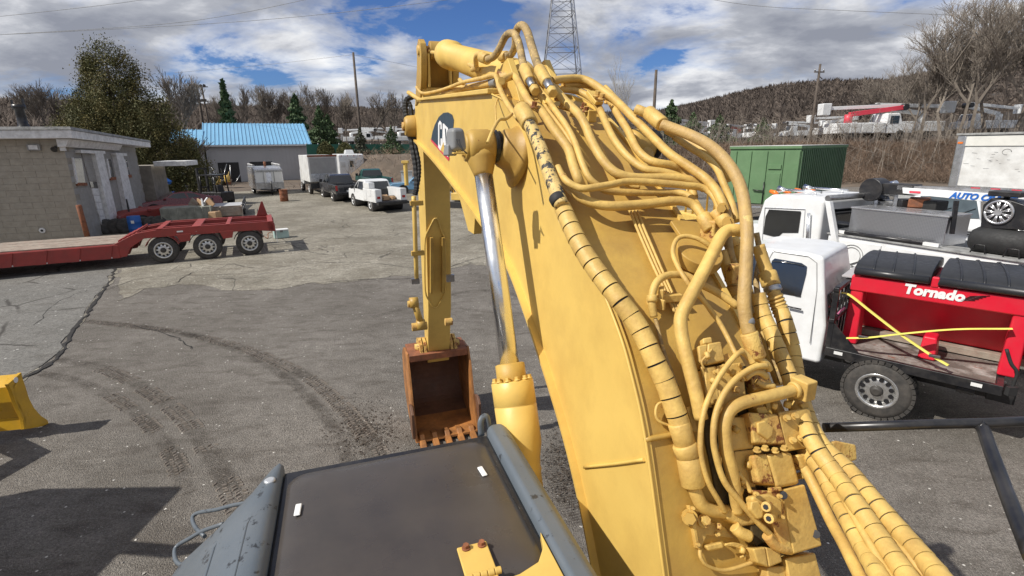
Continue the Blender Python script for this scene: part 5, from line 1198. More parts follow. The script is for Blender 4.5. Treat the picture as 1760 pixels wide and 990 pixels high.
for x in (-1.05,0,1.05): mb=MB(); mb.b2((x-.03,-.42,.2),(x+.03,.42,.92)); tb(mb,'batten',M_wood,wc)
mb=MB(); mb.b2((-1.0,-.38,.42),(1.0,.38,.46)); tb(mb,'crate_floor',M_wood,wc)
# utility trailer with black rail
p=(G(360,372)+G(412,372))/2; ut=thing('utility_trailer','flat utility trailer with low black rails behind the lowboy','trailer',(p.x,p.y+.5,p.z),radians(115))
mb=MB(); mb.b2((-2.4,-.95,.5),(2.4,.95,.58)); tb(mb,'deck',M_gsid,ut,.01)
for y in (-.95,.95):
    mb=MB(); mb.tube([(-2.4,y,.95),(2.4,y,.95)],.03,6); mb.tube([(-2.4,y,.75),(2.4,y,.75)],.02,6)
    for x in (-2.4,-.8,.8,2.4): mb.tube([(x,y,.5),(x,y,.95)],.03,6)
    tb(mb,'rail',M_blk2,ut)
wheels4(ut,(0,),.85,.33,.2,rim=M_hub)
# ---- forklift
p=(G(352,352)+G(395,352))/2; fk=thing('forklift','dark forklift with overhead guard between the coupe and aluminium trailer','forklift',(p.x,p.y,p.z),radians(160))
mb=MB(); mb.b2((-1.2,-.55,.3),(.7,.55,.95)); tb(mb,'body',M_blk2,fk,.06)
mb=MB()
for x in (-.75,.75):
    for y in (-.5,.5): mb.tube([(x,y,.8),(x*.85,y,2.1)],.05,8)
mb.b2((-.8,-.58,2.08),(.8,.58,2.16)); tb(mb,'overhead_guard',M_blk2,fk)
mb=MB(); 
for y in (-.35,.35): mb.b2((.95,y-.06,.1),(1.1,y+.06,2.6))
mb.b2((.95,-.35,2.5),(1.1,.35,2.6)); mb.b2((.95,-.35,1.2),(1.1,.35,1.3)); tb(mb,'mast',M_blk2,fk)
mb=MB(); 
for y in (-.3,.3): mb.b2((1.1,y-.06,.12),(2.1,y+.06,.17))
tb(mb,'fork',M_steel,fk); mb=MB(); mb.box((-.4,0,1.15),(.5,.5,.5),top=(.8,1)); tb(mb,'seat',M_blk,fk,.05)
wheels4(fk,(.6,-.8),.5,.33,.22,rim=M_hub)
# ---- cooler
p=G(484,409); co=thing('cooler','white and teal picnic cooler behind the trailer end','cooler',tuple(p),ta+.1)
mb=MB(); mb.b2((-.32,-.2,.02),(.32,.2,.36)); tb(mb,'cooler_box',mat('pale_teal_plastic',(.40,.55,.52),.5),co,.02); mb=MB(); mb.b2((-.33,-.21,.365),(.33,.21,.43)); tb(mb,'lid',M_lbl,co,.02); mb=MB(); mb.b2((-.06,-.225,.3),(.06,-.205,.39)); tb(mb,'latch',M_roofm,co)
mb=MB(); mb.tube(spl([(-1.2,.2,.02),(-.9,.5,.25),(-.6,.1,.03),(-.5,.5,.2),(-.35,.2,.3)],5),.02,6); o=build(mb,'coiled_hose',M_rustm,None,WM[co.name],label='thin red hose tangled beside the cooler',cat='hose')
# ---- rusty drum
p=G(489,346); mb=MB(); mb.lathe((0,0,0),(0,0,.88),[(0,.27),(.02,.29),(.28,.29),(.3,.30),(.32,.29),(.58,.29),(.6,.30),(.62,.29),(.86,.29),(.88,.30),(.88,.27),(.6,.26)],22); o=build(mb,'rusty_drum',M_rustm,label='rusty steel drum standing alone before the aluminium trailer',cat='drum'); o.location=p
# ---- aluminium enclosed trailer
p=(G(440,335)+G(484,334))/2; at_=thing('enclosed_trailer','silver aluminium enclosed trailer with ladder rack and tongue jack','trailer',(p.x-1.2,p.y+2.3,p.z),radians(122))
P_=[(-2.6,.45),(-2.6,2.25),(1.6,2.3),(2.35,2.15),(2.5,1.9),(2.5,.45)]
tb(shell([(-x,z) for x,z in P_][::-1],1.12,.04,.5,2.3),'box',M_alu,at_,.05)
mb=MB()
for y in (-.4,.4): mb.b2((-2.62,y-.03,.45),(-2.55,y+.03,2.0))
mb.b2((-2.62,-1.1,1.9),(-2.53,1.1,2.05)); mb.b2((-2.62,-1.1,.45),(-2.54,1.1,1.0)); tb(mb,'corner_trim',M_steel,at_,.01)
for y in (-.62,.62): mb=MB(); mb.b2((-2.565,y-.42,1.02),(-2.535,y+.42,1.88)); tb(mb,'nose_panel',M_lbl,at_,.01)
mb=MB()
for y in (-1.0,1.0):
    mb.tube([(-2.4,y,2.45),(2.3,y,2.5)],.03,6)
    for k in range(7): mb.tube([(-2.3+k*.75,y,2.25),(-2.3+k*.75,y,2.47)],.02,6)
tb(mb,'ladder_rack',M_trim,at_); mb=MB(); mb.tube([(-2.5,.8,.45),(-3.6,0,.45)],.05,6); mb.tube([(-2.5,-.8,.45),(-3.6,0,.45)],.05,6); mb.tube([(-3.4,0,.0),(-3.4,0,1.15)],.05,8); tb(mb,'tongue',M_blk2,at_); mb=MB(); mb.cyl((-1,0,2.3),(-1,0,2.7),.1,n=8); tb(mb,'roof_vent',M_rustm,at_)
wheels4(at_,(.6,-.2),1.0,.34,.22)
# ---- box truck from behind
b0,b1=G(556,334),G(533,336); p=(b0+b1)/2
bt_=thing('box_truck','white box truck with grey roll-up rear door seen from behind','truck',(p.x-.7,p.y+2.7,p.z),radians(119))
mb=MB(); mb.b2((-2.9,-1.15,1.05),(2.3,1.15,3.2)); bx_=tb(mb,'cargo_box',M_whd,bt_,.04)
mb=MB(); mb.b2((-2.93,-1.02,1.75),(-2.91,1.02,2.98)); tb(mb,'rolled_door',mat('grey_shutter',(.33,.32,.31),.7,var=.1),bx_); mb=MB(); mb.b2((-2.93,-1.02,1.10),(-2.91,1.02,1.74)); tb(mb,'tailgate',M_alu,bx_)
mb=MB(); mb.b2((-2.96,-1.16,3.08),(-2.9,1.16,3.22)); tb(mb,'rear_header',M_rustm,bx_)
for k in range(5): mb=MB(); mb.b2((-2.975,-.8+k*.4,3.12),(-2.955,-.72+k*.4,3.17)); tb(mb,'marker_lamp',M_lamp,bx_)
mb=MB(); mb.b2((2.3,-1.0,.6),(3.9,1.0,2.0)); tb(mb,'cab',M_wht,bt_,.15); mb=MB(); mb.b2((-2.9,-1.1,.5),(-2.5,1.1,.95)); tb(mb,'rear_bumper',M_blk2,bt_,.02); mb=MB(); mb.b2((-2.5,-.5,.6),(3,.5,1.0)); tb(mb,'chassis',M_blk2,bt_)
wheels4(bt_,(-1.6,2.9),.95,.42,.3,rim=M_wht)
# ---- white motorhome beyond
p=T(588,291,52); rv=thing('motorhome','white motorhome with roof air unit behind the parked pickups','motorhome',(p.x,p.y+2,bank(p.x,p.y)),radians(114))
mb=MB(); mb.b2((-3,-1.25,.7),(3,1.25,2.95)); tb(mb,'body',M_wht,rv,.15); mb=MB(); mb.box((-1.8,0,3.15),(1.1,.9,.4),top=(.8,.8)); tb(mb,'roof_unit',M_wht,rv,.05)
mb=MB(); mb.b2((-3.03,-.35,.9),(-3.01,.3,2.5)); d_=tb(mb,'door',M_whd,rv,.01); mb=MB(); mb.b2((-3.05,-.2,1.7),(-3.035,.15,2.3)); tb(mb,'door_window',M_glass,d_); mb=MB(); mb.b2((-3.03,.6,1.7),(-3.01,1.1,2.2)); tb(mb,'rear_hatch',M_whd,rv,.01)
for y in (-.9,-.3,.3,.9): mb=MB(); mb.b2((-3.03,y-.05,2.75),(-3.01,y+.05,2.82)); tb(mb,'marker_lamp',M_lamp,rv)
wheels4(rv,(-1.8,2.0),1.05,.4,.28)
# ---- pickups
p=(G(558,348)+G(600,345))/2; pd=pickup('pickup_truck','dark charcoal crew cab pickup parked beside the box truck',(p.x-.35,p.y+2.1,p.z),radians(121),M_char,group='pickups parked in the yard')
mb=MB(); mb.b2((-2.825,-.12,.72),(-2.81,.2,.85)); tb(mb,'number_plate',M_lbl,pd)
p=G(618,332); pg=pickup('pickup_truck','dark green pickup behind the white service pickup',(p.x+.6,p.y+2.6,p.z),radians(119),M_dgrn,False,group='pickups parked in the yard')
p=(G(618,367)+G(668,361))/2; sp_=pickup('pickup_truck','white service pickup with side toolboxes and open black bed',(p.x-.35,p.y+2.1,p.z),radians(124),M_wht,True,bed='none',group='pickups parked in the yard',rim=M_wht)
for s_ in (1,-1):
    mb=MB(); mb.b2((-2.75,s_*1.02,.62),(-.45,s_*.62,1.42)); bo=tb(mb,'toolbox_body',M_wht,sp_,.02)
    for x in (-2.7,-1.95,-1.1): mb=MB(); mb.b2((x,s_*1.035,.95 if x==-1.95 else .7),(x+.6,s_*1.022,1.36)); tb(mb,'locker_door',M_wht,bo,.004)
    mb=MB(); mb.b2((-2.765,s_*.72,.85),(-2.752,s_*.92,1.0)); tb(mb,'tail_lamp',M_lamp,bo); mb=MB(); mb.b2((-2.765,s_*.72,.68),(-2.752,s_*.92,.80)); tb(mb,'backup_lamp',M_lbl,bo)
mb=MB(); mb.b2((-1.6,1.0,1.43),(-.5,.62,1.78)); tb(mb,'top_locker',M_wht,sp_,.02)
mb=MB(); mb.b2((-2.75,-.62,.60),(-.45,.62,.72)); mb.b2((-3.15,-1.0,.50),(-2.76,1.0,.66)); tb(mb,'black_bed_floor',M_blk2,sp_,.01); mb=MB(); mb.b2((-.6,-.62,.72),(-.5,.62,1.3)); tb(mb,'headboard',M_blk2,sp_)
for i,(x,y,s_,a) in enumerate(((-2.2,.25,.42,.2),(-1.7,.1,.45,-.3),(-1.9,-.35,.3,.5))):
    mb=MB(); mb.box((x,y,.73+s_*.3),(s_*1.3,s_,s_*.6),a); o=build(mb,'cardboard_box',M_card,None,WM[sp_.name],bevel=.01,label=['open cardboard box nearest the tail in the white pickup bed','larger cardboard box in the middle of the white pickup bed','small cardboard box at the right in the white pickup bed'][i],cat='box',group='cardboard boxes in the service pickup')
# ---- blue and silver cars by the stick
p=G(708,333); cb_=car('classic_car','pale blue classic car parked nose out beside the excavator stick',(p.x+.4,p.y+1.2,p.z),radians(-160),M_lblue,SEDAN,SEDG,group='cars parked at the brush bank')
p=G(700,322); c_=car('silver_car','silver car behind the pale blue classic car',(p.x+.2,p.y+2.2,p.z),radians(-155),M_silv,SEDAN,SEDG,group='cars parked at the brush bank')
# ---- mini excavator
p=(G(780,358)+G(808,360))/2; me_=thing('mini_excavator','small yellow mini excavator on black tracks beyond the stick','excavator',(p.x+.1,p.y+.8,p.z),radians(160))
for y in (-.5,.5): mb=MB(); mb.prism([(-.75,.0),(.75,0),(.95,.2),(.9,.42),(-.9,.42),(-.95,.2)],1,y-.15,y+.15); tb(mb,'track',M_blk,me_,.04)
mb=MB(); mb.b2((-.8,-.55,.5),(.7,.55,1.0)); mb.box((-.45,0,1.2),(.7,1.0,.6),top=(.8,.9)); tb(mb,'house',M_yel,me_,.06); mb=MB(); mb.b2((-.82,-.3,.65),(-.79,.3,1.1)); tb(mb,'engine_grille',M_blk2,me_)
mb=MB(); 
for x,y in ((-.3,.5),(.6,.5),(-.3,-.5),(.6,-.5)): mb.tube([(x,y,1.0),(x,y,2.1)],.035,6)
mb.b2((-.35,-.55,2.1),(.65,.55,2.16)); tb(mb,'canopy',M_blk2,me_); mb=MB(); mb.tube([(.7,0,.9),(1.4,0,2.0),(2.1,0,2.1),(2.5,0,1.0)],.09,6); tb(mb,'boom',M_yel,me_)
# ---- big loader bucket at the left edge and the machine it belongs to (body outside the frame)
BQ=G(83,728); ld=thing('wheel_loader','yellow loader blade reaching in at the left edge','loader',(BQ.x,BQ.y,0),radians(200))
LW=WM[ld.name]; LWi=LW.inverted()
face_uv=[(37,640),(39,648),(43,660),(46,676),(52,692),(62,706),(72,716),(82,722),(84,728),(76,732),(60,735),(48,738)]
dirl=(G(-80,752)-G(48,738)); dirl.z=0; dirl.normalize()           # the blade runs off to the left
nrm=dirl
P0=[PL(u,v,BQ,nrm) for u,v in face_uv]
plan=[PL(u,v,BQ,nrm) for u,v in [(37,640),(39,650),(44,664),(50,684),(58,700),(70,714),(82,722),(84,728),(72,733),(50,737),(42,738),(40,720),(26,690),(20,672),(14,660)]]
mb=MB(); k=len(plan); mb.add([LWi@p for p in plan]+[LWi@(p+dirl*.05) for p in plan],[tuple(range(k)),tuple(range(k,2*k))[::-1]]+[(i,k+i,k+(i+1)%k,(i+1)%k) for i in range(k)]); M_ldr=mat('deep_yellow_paint',(.62,.36,.02),.35,var=.06,vs=2,dirt=((.3,.17,.03),.3,4,.3)); bl=tb(mb,'blade_end',M_ldr,ld,.006)
outl=[PL(u,v,BQ,nrm) for u,v in [(14,660),(20,672),(26,690),(40,720),(42,738),(84,728),(82,722),(70,714),(58,700),(50,684),(44,664),(39,650),(37,640)]]
back=[PL(u,v,BQ,nrm) for u,v in [(36,642),(22,664),(28,690),(41,716),(44,737)]]
mb=MB()
for a,b in zip(back,back[1:]):
    th=(b-a).cross(dirl).normalized()*.03
    q=[a,b,b+dirl*4,a+dirl*4]; mb.hexa([LWi@x for x in q]+[LWi@(x+th) for x in q])
tb(mb,'blade_plate',M_ldr,ld,.004)
mb=MB(); p=LWi@PL(23.5,655,BQ,nrm); c=PL(27,653,BQ,nrm); mb.tube([LWi@(c-dirl*.004),LWi@(c-dirl*.002)],.045,16); tb(mb,'lifting_eye',M_lbl,ld)
def lbx(lo,hi,name,m_,bv=.08): mb=MB(); c=[(a+b)/2 for a,b in zip(lo,hi)]; mb.box(c,[abs(b-a) for a,b in zip(lo,hi)]); return build(mb,name,m_,ld,WI,bv)
lbx((-9.6,.2,.9),(-6.6,4.6,2.3),'body',M_ldr); lbx((-9.2,2.9,2.2),(-7.3,4.6,3.4),'cab',M_blk2); lbx((-9.0,.0,.9),(-5.9,2.6,3.3),'engine_cover',M_ldr)
for x,y in ((-6.6,1.2),(-6.6,4.4),(-9.4,1.2),(-9.4,4.4)): 
    mb=MB(); mb.lathe((x-.25,y,.75),(x+.25,y,.75),[(0,.45),(.05,.7),(.45,.7),(.5,.45)],24); build(mb,'wheel',M_tyre,ld,WI)
mb=MB(); mb.tube([V((-7.6,3.6,3.3)),V((-6.9,3.4,3.55)),V((-6.3,3.6,3.1))],.09,8); build(mb,'mirror_arm',M_blk2,ld,WI)
mb=MB(); mb.tube([V((-8.0,4.7,.9)),V((-8.3,6.0,1.5)),V((-8.9,6.9,.7))],.16,8,smooth=False); build(mb,'lift_arm',M_ldr,ld,WI)
# ================================================================ blue-roofed workshop
def roofed(name,label,uv_near_l,uv_near_r,depth,eave,ridge,parent=None,gable_in=0):
    pass
def bpt(u,v,y):
    d=ray(u,v); return EYE+d*(y/d.y)
Yb=62.0
wl,wr=bpt(352,249,Yb),bpt(531,251,Yb+5); zb_=bank(wl.x,wl.y)
ws=thing('workshop','large grey metal workshop with bright blue ribbed roof','building',(wl.x,wl.y,zb_),atan2(wr.y-wl.y,wr.x-wl.x))
WL=(wr-wl).length; ev=wl.z-zb_; rg=bpt(350,213,Yb+6).z-zb_
def eprism(mb,x0,x1,D,ev,rg): # gable ends face +-x
    mb.prism([(0,0),(0,ev),(D/2,rg),(D,ev),(D,0)],0,x0,x1); return mb
b_=tb(eprism(MB(),0,WL,13,ev,rg-.12),'wall',M_gsid,ws)
mb=MB()
for k in range(int(WL/.45)): mb.b2((k*.45,-.05,.1),(k*.45+.06,0,ev-.1))
tb(mb,'siding_rib',M_gsid,b_)['kind']='stuff'
for y0,y1,z0,z1 in ((-.4,6.5,ev-.1,rg),(13.4,6.5,ev-.1,rg)):
    mb=MB(); mb.hexa([(-.3,y0,z0),(WL+.3,y0,z0),(WL+.3,y1,z1),(-.3,y1,z1),(-.3,y0,z0+.08),(WL+.3,y0,z0+.08),(WL+.3,y1,z1+.08),(-.3,y1,z1+.08)]); rf=tb(mb,'roof_slope',M_bluer,ws)
    mb=MB()
    for k in range(int((WL+.6)/.42)+1): x=-.3+k*.42; mb.hexa([(x,y0,z0+.08),(x+.07,y0,z0+.08),(x+.07,y1,z1+.08),(x,y1,z1+.08),(x,y0,z0+.16),(x+.07,y0,z0+.16),(x+.07,y1,z1+.16),(x,y1,z1+.16)])
    tb(mb,'roof_rib',M_bluer,rf)['kind']='stuff'
mb=MB(); mb.b2((-.3,-.5,ev-.22),(WL+.3,-.36,ev-.04)); tb(mb,'gutter',M_trim,ws)
for x0,x1 in ((1.0,3.2),(4.4,6.9)): mb=MB(); mb.b2((x0,-.06,0),(x1,-.01,2.3)); tb(mb,'open_bay',M_blk2,ws)
# the lower wing at the left
wl2,wr2=bpt(300,275,Yb-2),bpt(351,275,Yb-1.2)
wg=thing('workshop_wing','lower blue-roofed wing of the workshop half hidden by the evergreen','building',(wl2.x,wl2.y,zb_),ws.rotation_euler.z); W2=(wr2-wl2).length; ev2=bpt(340,256,Yb-2).z-zb_; rg2=bpt(340,224,Yb+3).z-zb_
tb(eprism(MB(),0,W2,9,ev2,rg2-.1),'wall',M_gsid,wg); mb=MB(); mb.hexa([(-.3,-.4,ev2),(W2,-.4,ev2),(W2,4.5,rg2),(-.3,4.5,rg2),(-.3,-.4,ev2+.08),(W2,-.4,ev2+.08),(W2,4.5,rg2+.08),(-.3,4.5,rg2+.08)]); rf=tb(mb,'roof_slope',M_bluer,wg)
mb=MB()
for k in range(int(W2/.42)): x=-.3+k*.42; mb.hexa([(x,-.4,ev2+.08),(x+.07,-.4,ev2+.08),(x+.07,4.5,rg2+.08),(x,4.5,rg2+.08),(x,-.4,ev2+.16),(x+.07,-.4,ev2+.16),(x+.07,4.5,rg2+.16),(x,4.5,rg2+.16)])
tb(mb,'roof_rib',M_bluer,rf)['kind']='stuff'
# ---- trees
def blade(mb,a,b,w,w2=None):
    "three-sided twig"
    d=(b-a); n=d.cross(V((.3,.5,.8))); n=n.normalized() if n.length>1e-6 else V((1,0,0)); m_=d.cross(n).normalized(); w2=w*.35 if w2 is None else w2
    q=[a+n*w,a-n*w*.5+m_*w*.8,a-n*w*.5-m_*w*.8,b+n*w2,b-n*w2*.5+m_*w2*.8,b-n*w2*.5-m_*w2*.8]
    o=len(mb.v); mb.v+=q; mb.f+=[(o,o+1,o+4,o+3),(o+1,o+2,o+5,o+4),(o+2,o,o+3,o+5)]; mb.s+=[False]*3
def baretree(seed,h,spread=.55,levels=6,trunk=.025,first=.3,upright=.5,kids=(2,4),wmin=.006,stems=1):
    r=random.Random(seed); T_=MB(); C=MB()
    def grow(p,d,L_,w,lv):
        k=3; q=p; dd=d
        for i in range(k):
            nd_=(dd+V((r.uniform(-1,1),r.uniform(-1,1),r.uniform(-.5,1)*.6+ .15*upright))*.16).normalized(); q2=q+nd_*L_/k; w2=w*(1-.12*(i+1)/1.5)
            (blade)(T_ if lv==0 else C,q,q2,max(w*(1-.14*i),wmin),max(w*(1-.14*(i+1)),wmin)); q=q2; dd=nd_
            if lv>=1 and i<k-1 and lv<levels: 
                a=V((r.uniform(-1,1),r.uniform(-1,1),r.uniform(-.2,.8)))*spread; grow(q,(dd+a).normalized(),L_*r.uniform(.45,.7),w*.5,lv+1 if lv<levels-1 else levels)
        if lv<levels:
            for j in range(r.randint(*kids)):
                a=V((r.uniform(-1,1),r.uniform(-1,1),r.uniform(-.35,.7)+upright*.3))*spread*1.3
                grow(q,(dd+a).normalized(),L_*r.uniform(.58,.82),w*.62,lv+1)
    for s_ in range(stems):
        d0=V((0,0,1)) if stems==1 else V((r.uniform(-.35,.35),r.uniform(-.35,.35),1)).normalized()
        grow(V((0,0,-.3)),d0,h*first,h*trunk/(1+.3*(stems-1)),0)
    return T_,C
TP={}
def plant(kind,label,u,v,t,h,m1,m2,seed,rot=0,group=None,cat='tree',zbase=None,sx=1,**kw):
    p=T(u,v,t); z=terrain(p.x,p.y) if zbase is None else zbase
    key=(kind,seed)
    if key not in TP:
        a,b=baretree(seed,10,**kw); mz=max(p.z for p in b.v); a.v=[p*(10/mz) for p in a.v]; b.v=[V((p.x*(10/mz),p.y*(10/mz),p.z*(10/mz))) for p in b.v]; e=thing(kind,label,cat); tb(a,'trunk',m1,e); tb(b,'crown',m2,e); TP[key]=e; o=e
    else: o=copy_tree(TP[key])
    o.location=(p.x,p.y,z); s_=h/10; o.scale=(s_*sx,s_*sx,s_); o.rotation_euler=(0,0,rot); o['label']=label; o['category']=cat
    if group: o['group']=group
    return o
gL='bare trees along the left treeline'; kwL=dict(levels=5,spread=.5,first=.30,wmin=.016,kids=(2,4),upright=.7,trunk=.014)
spL=[(38,150,95,12,1),(62,140,92,14,2),(95,150,98,12,3),(112,165,90,11,4),(285,118,70,14,2),(318,150,82,11,3),(410,150,88,12,1),(432,148,90,12.5,4),(458,150,94,11.5,2),(487,152,92,11,3),(516,146,90,13,1),(540,156,96,11.5,4),(592,160,96,11,2),(634,160,94,11,3),(672,160,98,11.5,1),(370,170,95,9,4)]
lb=['pale bare tree left of the evergreen, farthest left','tallest bare tree left of the evergreen','third bare tree from the left edge','bare tree touching the left side of the evergreen','tall pale bare tree just right of the evergreen','bare tree between the evergreen and floodlight mast','bare tree above the left end of the blue roof','forked bare tree above the blue roof','bare tree above the middle of the blue roof','bare tree right of the middle of the blue roof','tallest bare tree above the right end of the blue roof','bare tree over the gable of the blue roof','bare tree left of the tall thin pole','bare tree right of the tall thin pole','bare tree nearest the excavator boom','small bare tree right of the floodlight mast']
for i,(u,v,t,h,s_) in enumerate(spL): plant('bare_tree',lb[i],u,v,t,T(u,v-6,t).z-terrain(T(u,v,t).x,T(u,v,t).y),M_bark,M_twig,s_,i*1.3,gL,**kwL)
gR='large bare trees on the right slope'; kwR=dict(levels=6,spread=.72,first=.22,wmin=.0045,kids=(2,3),upright=.3,trunk=.011)
spR=[(1505,128,74,9,21),(1548,112,68,11,22),(1592,72,60,12.5,23),(1628,22,57,15.5,21),(1664,10,54,15,22),(1697,-40,52,18,23),(1728,-20,50,17,21),(1762,-60,52,18,22),(1805,-60,50,18,23),(1605,100,80,13,22),(1672,50,74,17,23),(1735,0,70,20,22),(1572,130,64,10,21)]
lr=['leftmost low bare tree of the right slope','second bare tree from the left of the right slope','rounded bare tree left of the white bucket trucks boom','twisted dark bare tree over the white bucket boom','bare tree with spreading limbs behind the box truck','tallest forked bare tree right of centre of the slope','pale barked bare tree above the box truck roof','bare tree at the right edge of the slope','bare tree cut by the right edge','bare tree farther up behind the rounded one','bare tree farther up behind the twisted one','tall bare tree farther up at the right','low bare bush-like tree beside the rounded one']
for i,(u,v,t,h,s_) in enumerate(spR): plant('bare_tree',lr[i],u,v,t,T(u,v,t).z-terrain(T(u,v,t).x,T(u,v,t).y),M_bark,M_twig,s_,i*2.1,gR,**kwR)
plant('young_birch','slender pale birch rising behind the boom hoses',1080,180,34,8.9,M_lbl and mat('pale_birch_bark',(.42,.40,.36),.8,var=.15),mat('pale_birch_twigs',(.36,.34,.31),.85,var=.15),31,.4,None,zbase=1.0,levels=5,spread=.36,first=.50,wmin=.0055,kids=(2,3),upright=1.1,trunk=.008)
plant('bare_sapling','small bare sapling in front of the workshop wing',345,300,58,5.5,M_barkd,M_barkd,32,.4,None,levels=4,spread=.8,first=.25,wmin=.03,kids=(2,4),upright=.1,trunk=.03,stems=3)
# leafy clumps
def leafcloud(seed,n,fn,size,m_):
    r=random.Random(seed); mb=MB(); vs=mb.v; fs=mb.f
    for i in range(n):
        p=fn(r)
        if p is None: continue
        s_=size*r.uniform(.6,1.5); a=V((r.gauss(0,1),r.gauss(0,1),r.gauss(0,1))).normalized(); b=a.cross(V((r.gauss(0,1),r.gauss(0,1),r.gauss(0,1)))).normalized()
        o=len(vs); vs+= [p-a*s_*.5-b*s_*.2,p+a*s_*.5-b*s_*.35,p+a*s_*.15+b*s_*.5]; fs.append((o,o+1,o+2))
    mb.s=[False]*len(fs); return mb
# the big evergreen: several leaning spires of scale foliage
p=G(222,360); ev_=thing('evergreen_tree','huge olive green evergreen towering behind the garage','tree',(bpt(222,300,41).x,41,.5)); ex_=bpt(222,300,41).x; ev_.scale=(1.10,1.0,1.13)
def prof(u,v): q=bpt(u,v,41); return q.x-ex_,q.z-.5
spires=[(0,0,10.4,3.4),(-1.6,.6,9.2,3.0),(1.7,.4,8.6,3.0),(-3.0,-.3,6.2,2.6),(3.2,.2,6.6,2.6),(.6,-1.4,8.0,3.0),(-1.2,-1.6,6.8,2.9),(2.2,-1.3,6.2,2.8),(4.3,.0,3.9,2.0),(-4.0,.1,3.6,1.9),(-.9,.0,9.9,2.2),(.9,.2,9.8,2.0)]
rr_=random.Random(8); clumps=[]
for sx,sy,sh,sr in spires:
    for k in range(int(sh*19)):
        z=sh*(1-rr_.random()**.75*.97); rad=sr*min(1,((sh-z)/sh)**.70*1.15)*(.85+.3*rr_.random()); a=rr_.uniform(0,2*pi); q=rad*rr_.uniform(.55,1.05)
        clumps.append((V((sx+q*cos(a),sy+q*sin(a)*.8,max(.4,z))),rr_.uniform(.32,.7)))
for nm,mm,sel in (('foliage',M_leaf,0),('foliage',mat('bronze_foliage',(.135,.112,.034),.8,var=.3,vs=.8),1)):
    cl=[c for i,c in enumerate(clumps) if (i%3==0)==bool(sel)]
    def fn(r,cl=cl):
        c,s_=cl[int(r.random()*len(cl))]; return c+V((r.gauss(0,.42),r.gauss(0,.42),r.gauss(.1,.6)))*s_
    tb(leafcloud(3+sel,125000 if not sel else 65000,fn,.088,mm),nm,mm,ev_)
mb=MB(); mb.tube([(0,0,-.5),(.1,0,2.5),(0,0,6),(0,0,9)],[.35,.28,.15,.05],8); tb(mb,'trunk',M_barkd,ev_)
for k in range(18):
    a=k*2.4; h_=1+k*.4; mb=MB(); mb.tube([(0,0,h_),(1.2*cos(a),1.0*sin(a),h_+.8),(1.9*cos(a),1.5*sin(a),min(7,h_+1.5))],[.09,.06,.02],5); tb(mb,'limb',M_barkd,ev_)
CON={}
def conifer(label,u,v,t,h,w,seed,m_=M_leafg,kind='conifer',z=None,group='conifers among the bare trees',n=2600):
    p=T(u,v,t); z=terrain(p.x,p.y) if z is None else z; e=thing(kind,label,'tree' if kind!='shrub' else 'shrub',(p.x,p.y,z),0,group)
    def fn(r):
        zz=h*(1-r.random()**.6*.93); layer=.75+.25*sin(zz*5.2+seed); rad=w*(1-zz/h)**.8*layer; a=r.uniform(0,2*pi); q=rad*sqrt(r.uniform(.15,1)); return V((q*cos(a),q*sin(a),zz-q*.25+r.gauss(0,.06)))
    tb(leafcloud(seed,n,fn,.045*h+.05,m_),'foliage',m_,e); mb=MB(); mb.tube([(0,0,-.5),(0,0,h*.9)],[.02*h,.005*h],6); tb(mb,'trunk',M_barkd,e); return e
conifer('narrow green conifer above the left end of the blue roof',391,200,74,10.5,2.0,1)
conifer('dark green pine right of the blue roof gable',552,230,75,6.8,3.0,2); conifer('dark pine above the blue roof gable',512,220,80,9,3.6,3); conifer('broad pine between gable and thin pole',566,235,82,6,3,9)
conifer('green pine beyond the grey bucket trucks, left one',1190,225,66,4.5,3.5,4); conifer('green pine beyond the grey bucket trucks, right one',1235,228,68,4.3,3.8,5); conifer('low pine beside the green container top',1310,232,70,4,3.0,6); conifer('dark pine left of the bucket trucks behind the hoses',1152,220,64,6,3.2,7)
def topz(u,v,y): return bpt(u,v,y).z
for i,(u,vt,vb,w,lab_) in enumerate(((561,244,268,.55,'rounded olive shrub before the green fence, left of the pair'),(594,246,268,.6,'rounded olive shrub before the green fence, right of the pair'))):
    q=bpt(u,vb,58); zt_=topz(u,vt,58); e=thing('shrub',lab_,'shrub',(q.x,58,q.z-.2),0,'shrubs along the green fence'); h=zt_-q.z+.2
    def fn(r,h=h): zz=r.random(); rad=.95*sin(min(1,zz*1.05)*pi*.5+.9)*(1-zz**3)**.5; a=r.uniform(0,2*pi); return V((rad*cos(a)*r.uniform(.8,1),rad*sin(a),zz*h))
    tb(leafcloud(40+i,1800,fn,.22,M_leaf),'foliage',M_leaf,e); mb=MB(); mb.tube([(0,0,-.2),(0,0,h*.6)],.06,6); tb(mb,'stem',M_barkd,e)
for i,(u,v,t,h,w,lab_) in enumerate(((622,272,58,3.6,1.6,'loose dark cedar before the green fence'),(675,262,60,3.2,2.0,'open grey cedar at the right end of the green fence'))): conifer(lab_,u,v,t,h,w,20+i,mat('grey_cedar',(.07,.075,.045),.8,var=.4,vs=1) if i==0 else M_leafg,'cedar',bpt(u,v,t).z-.3,'cedars along the green fence',1300)
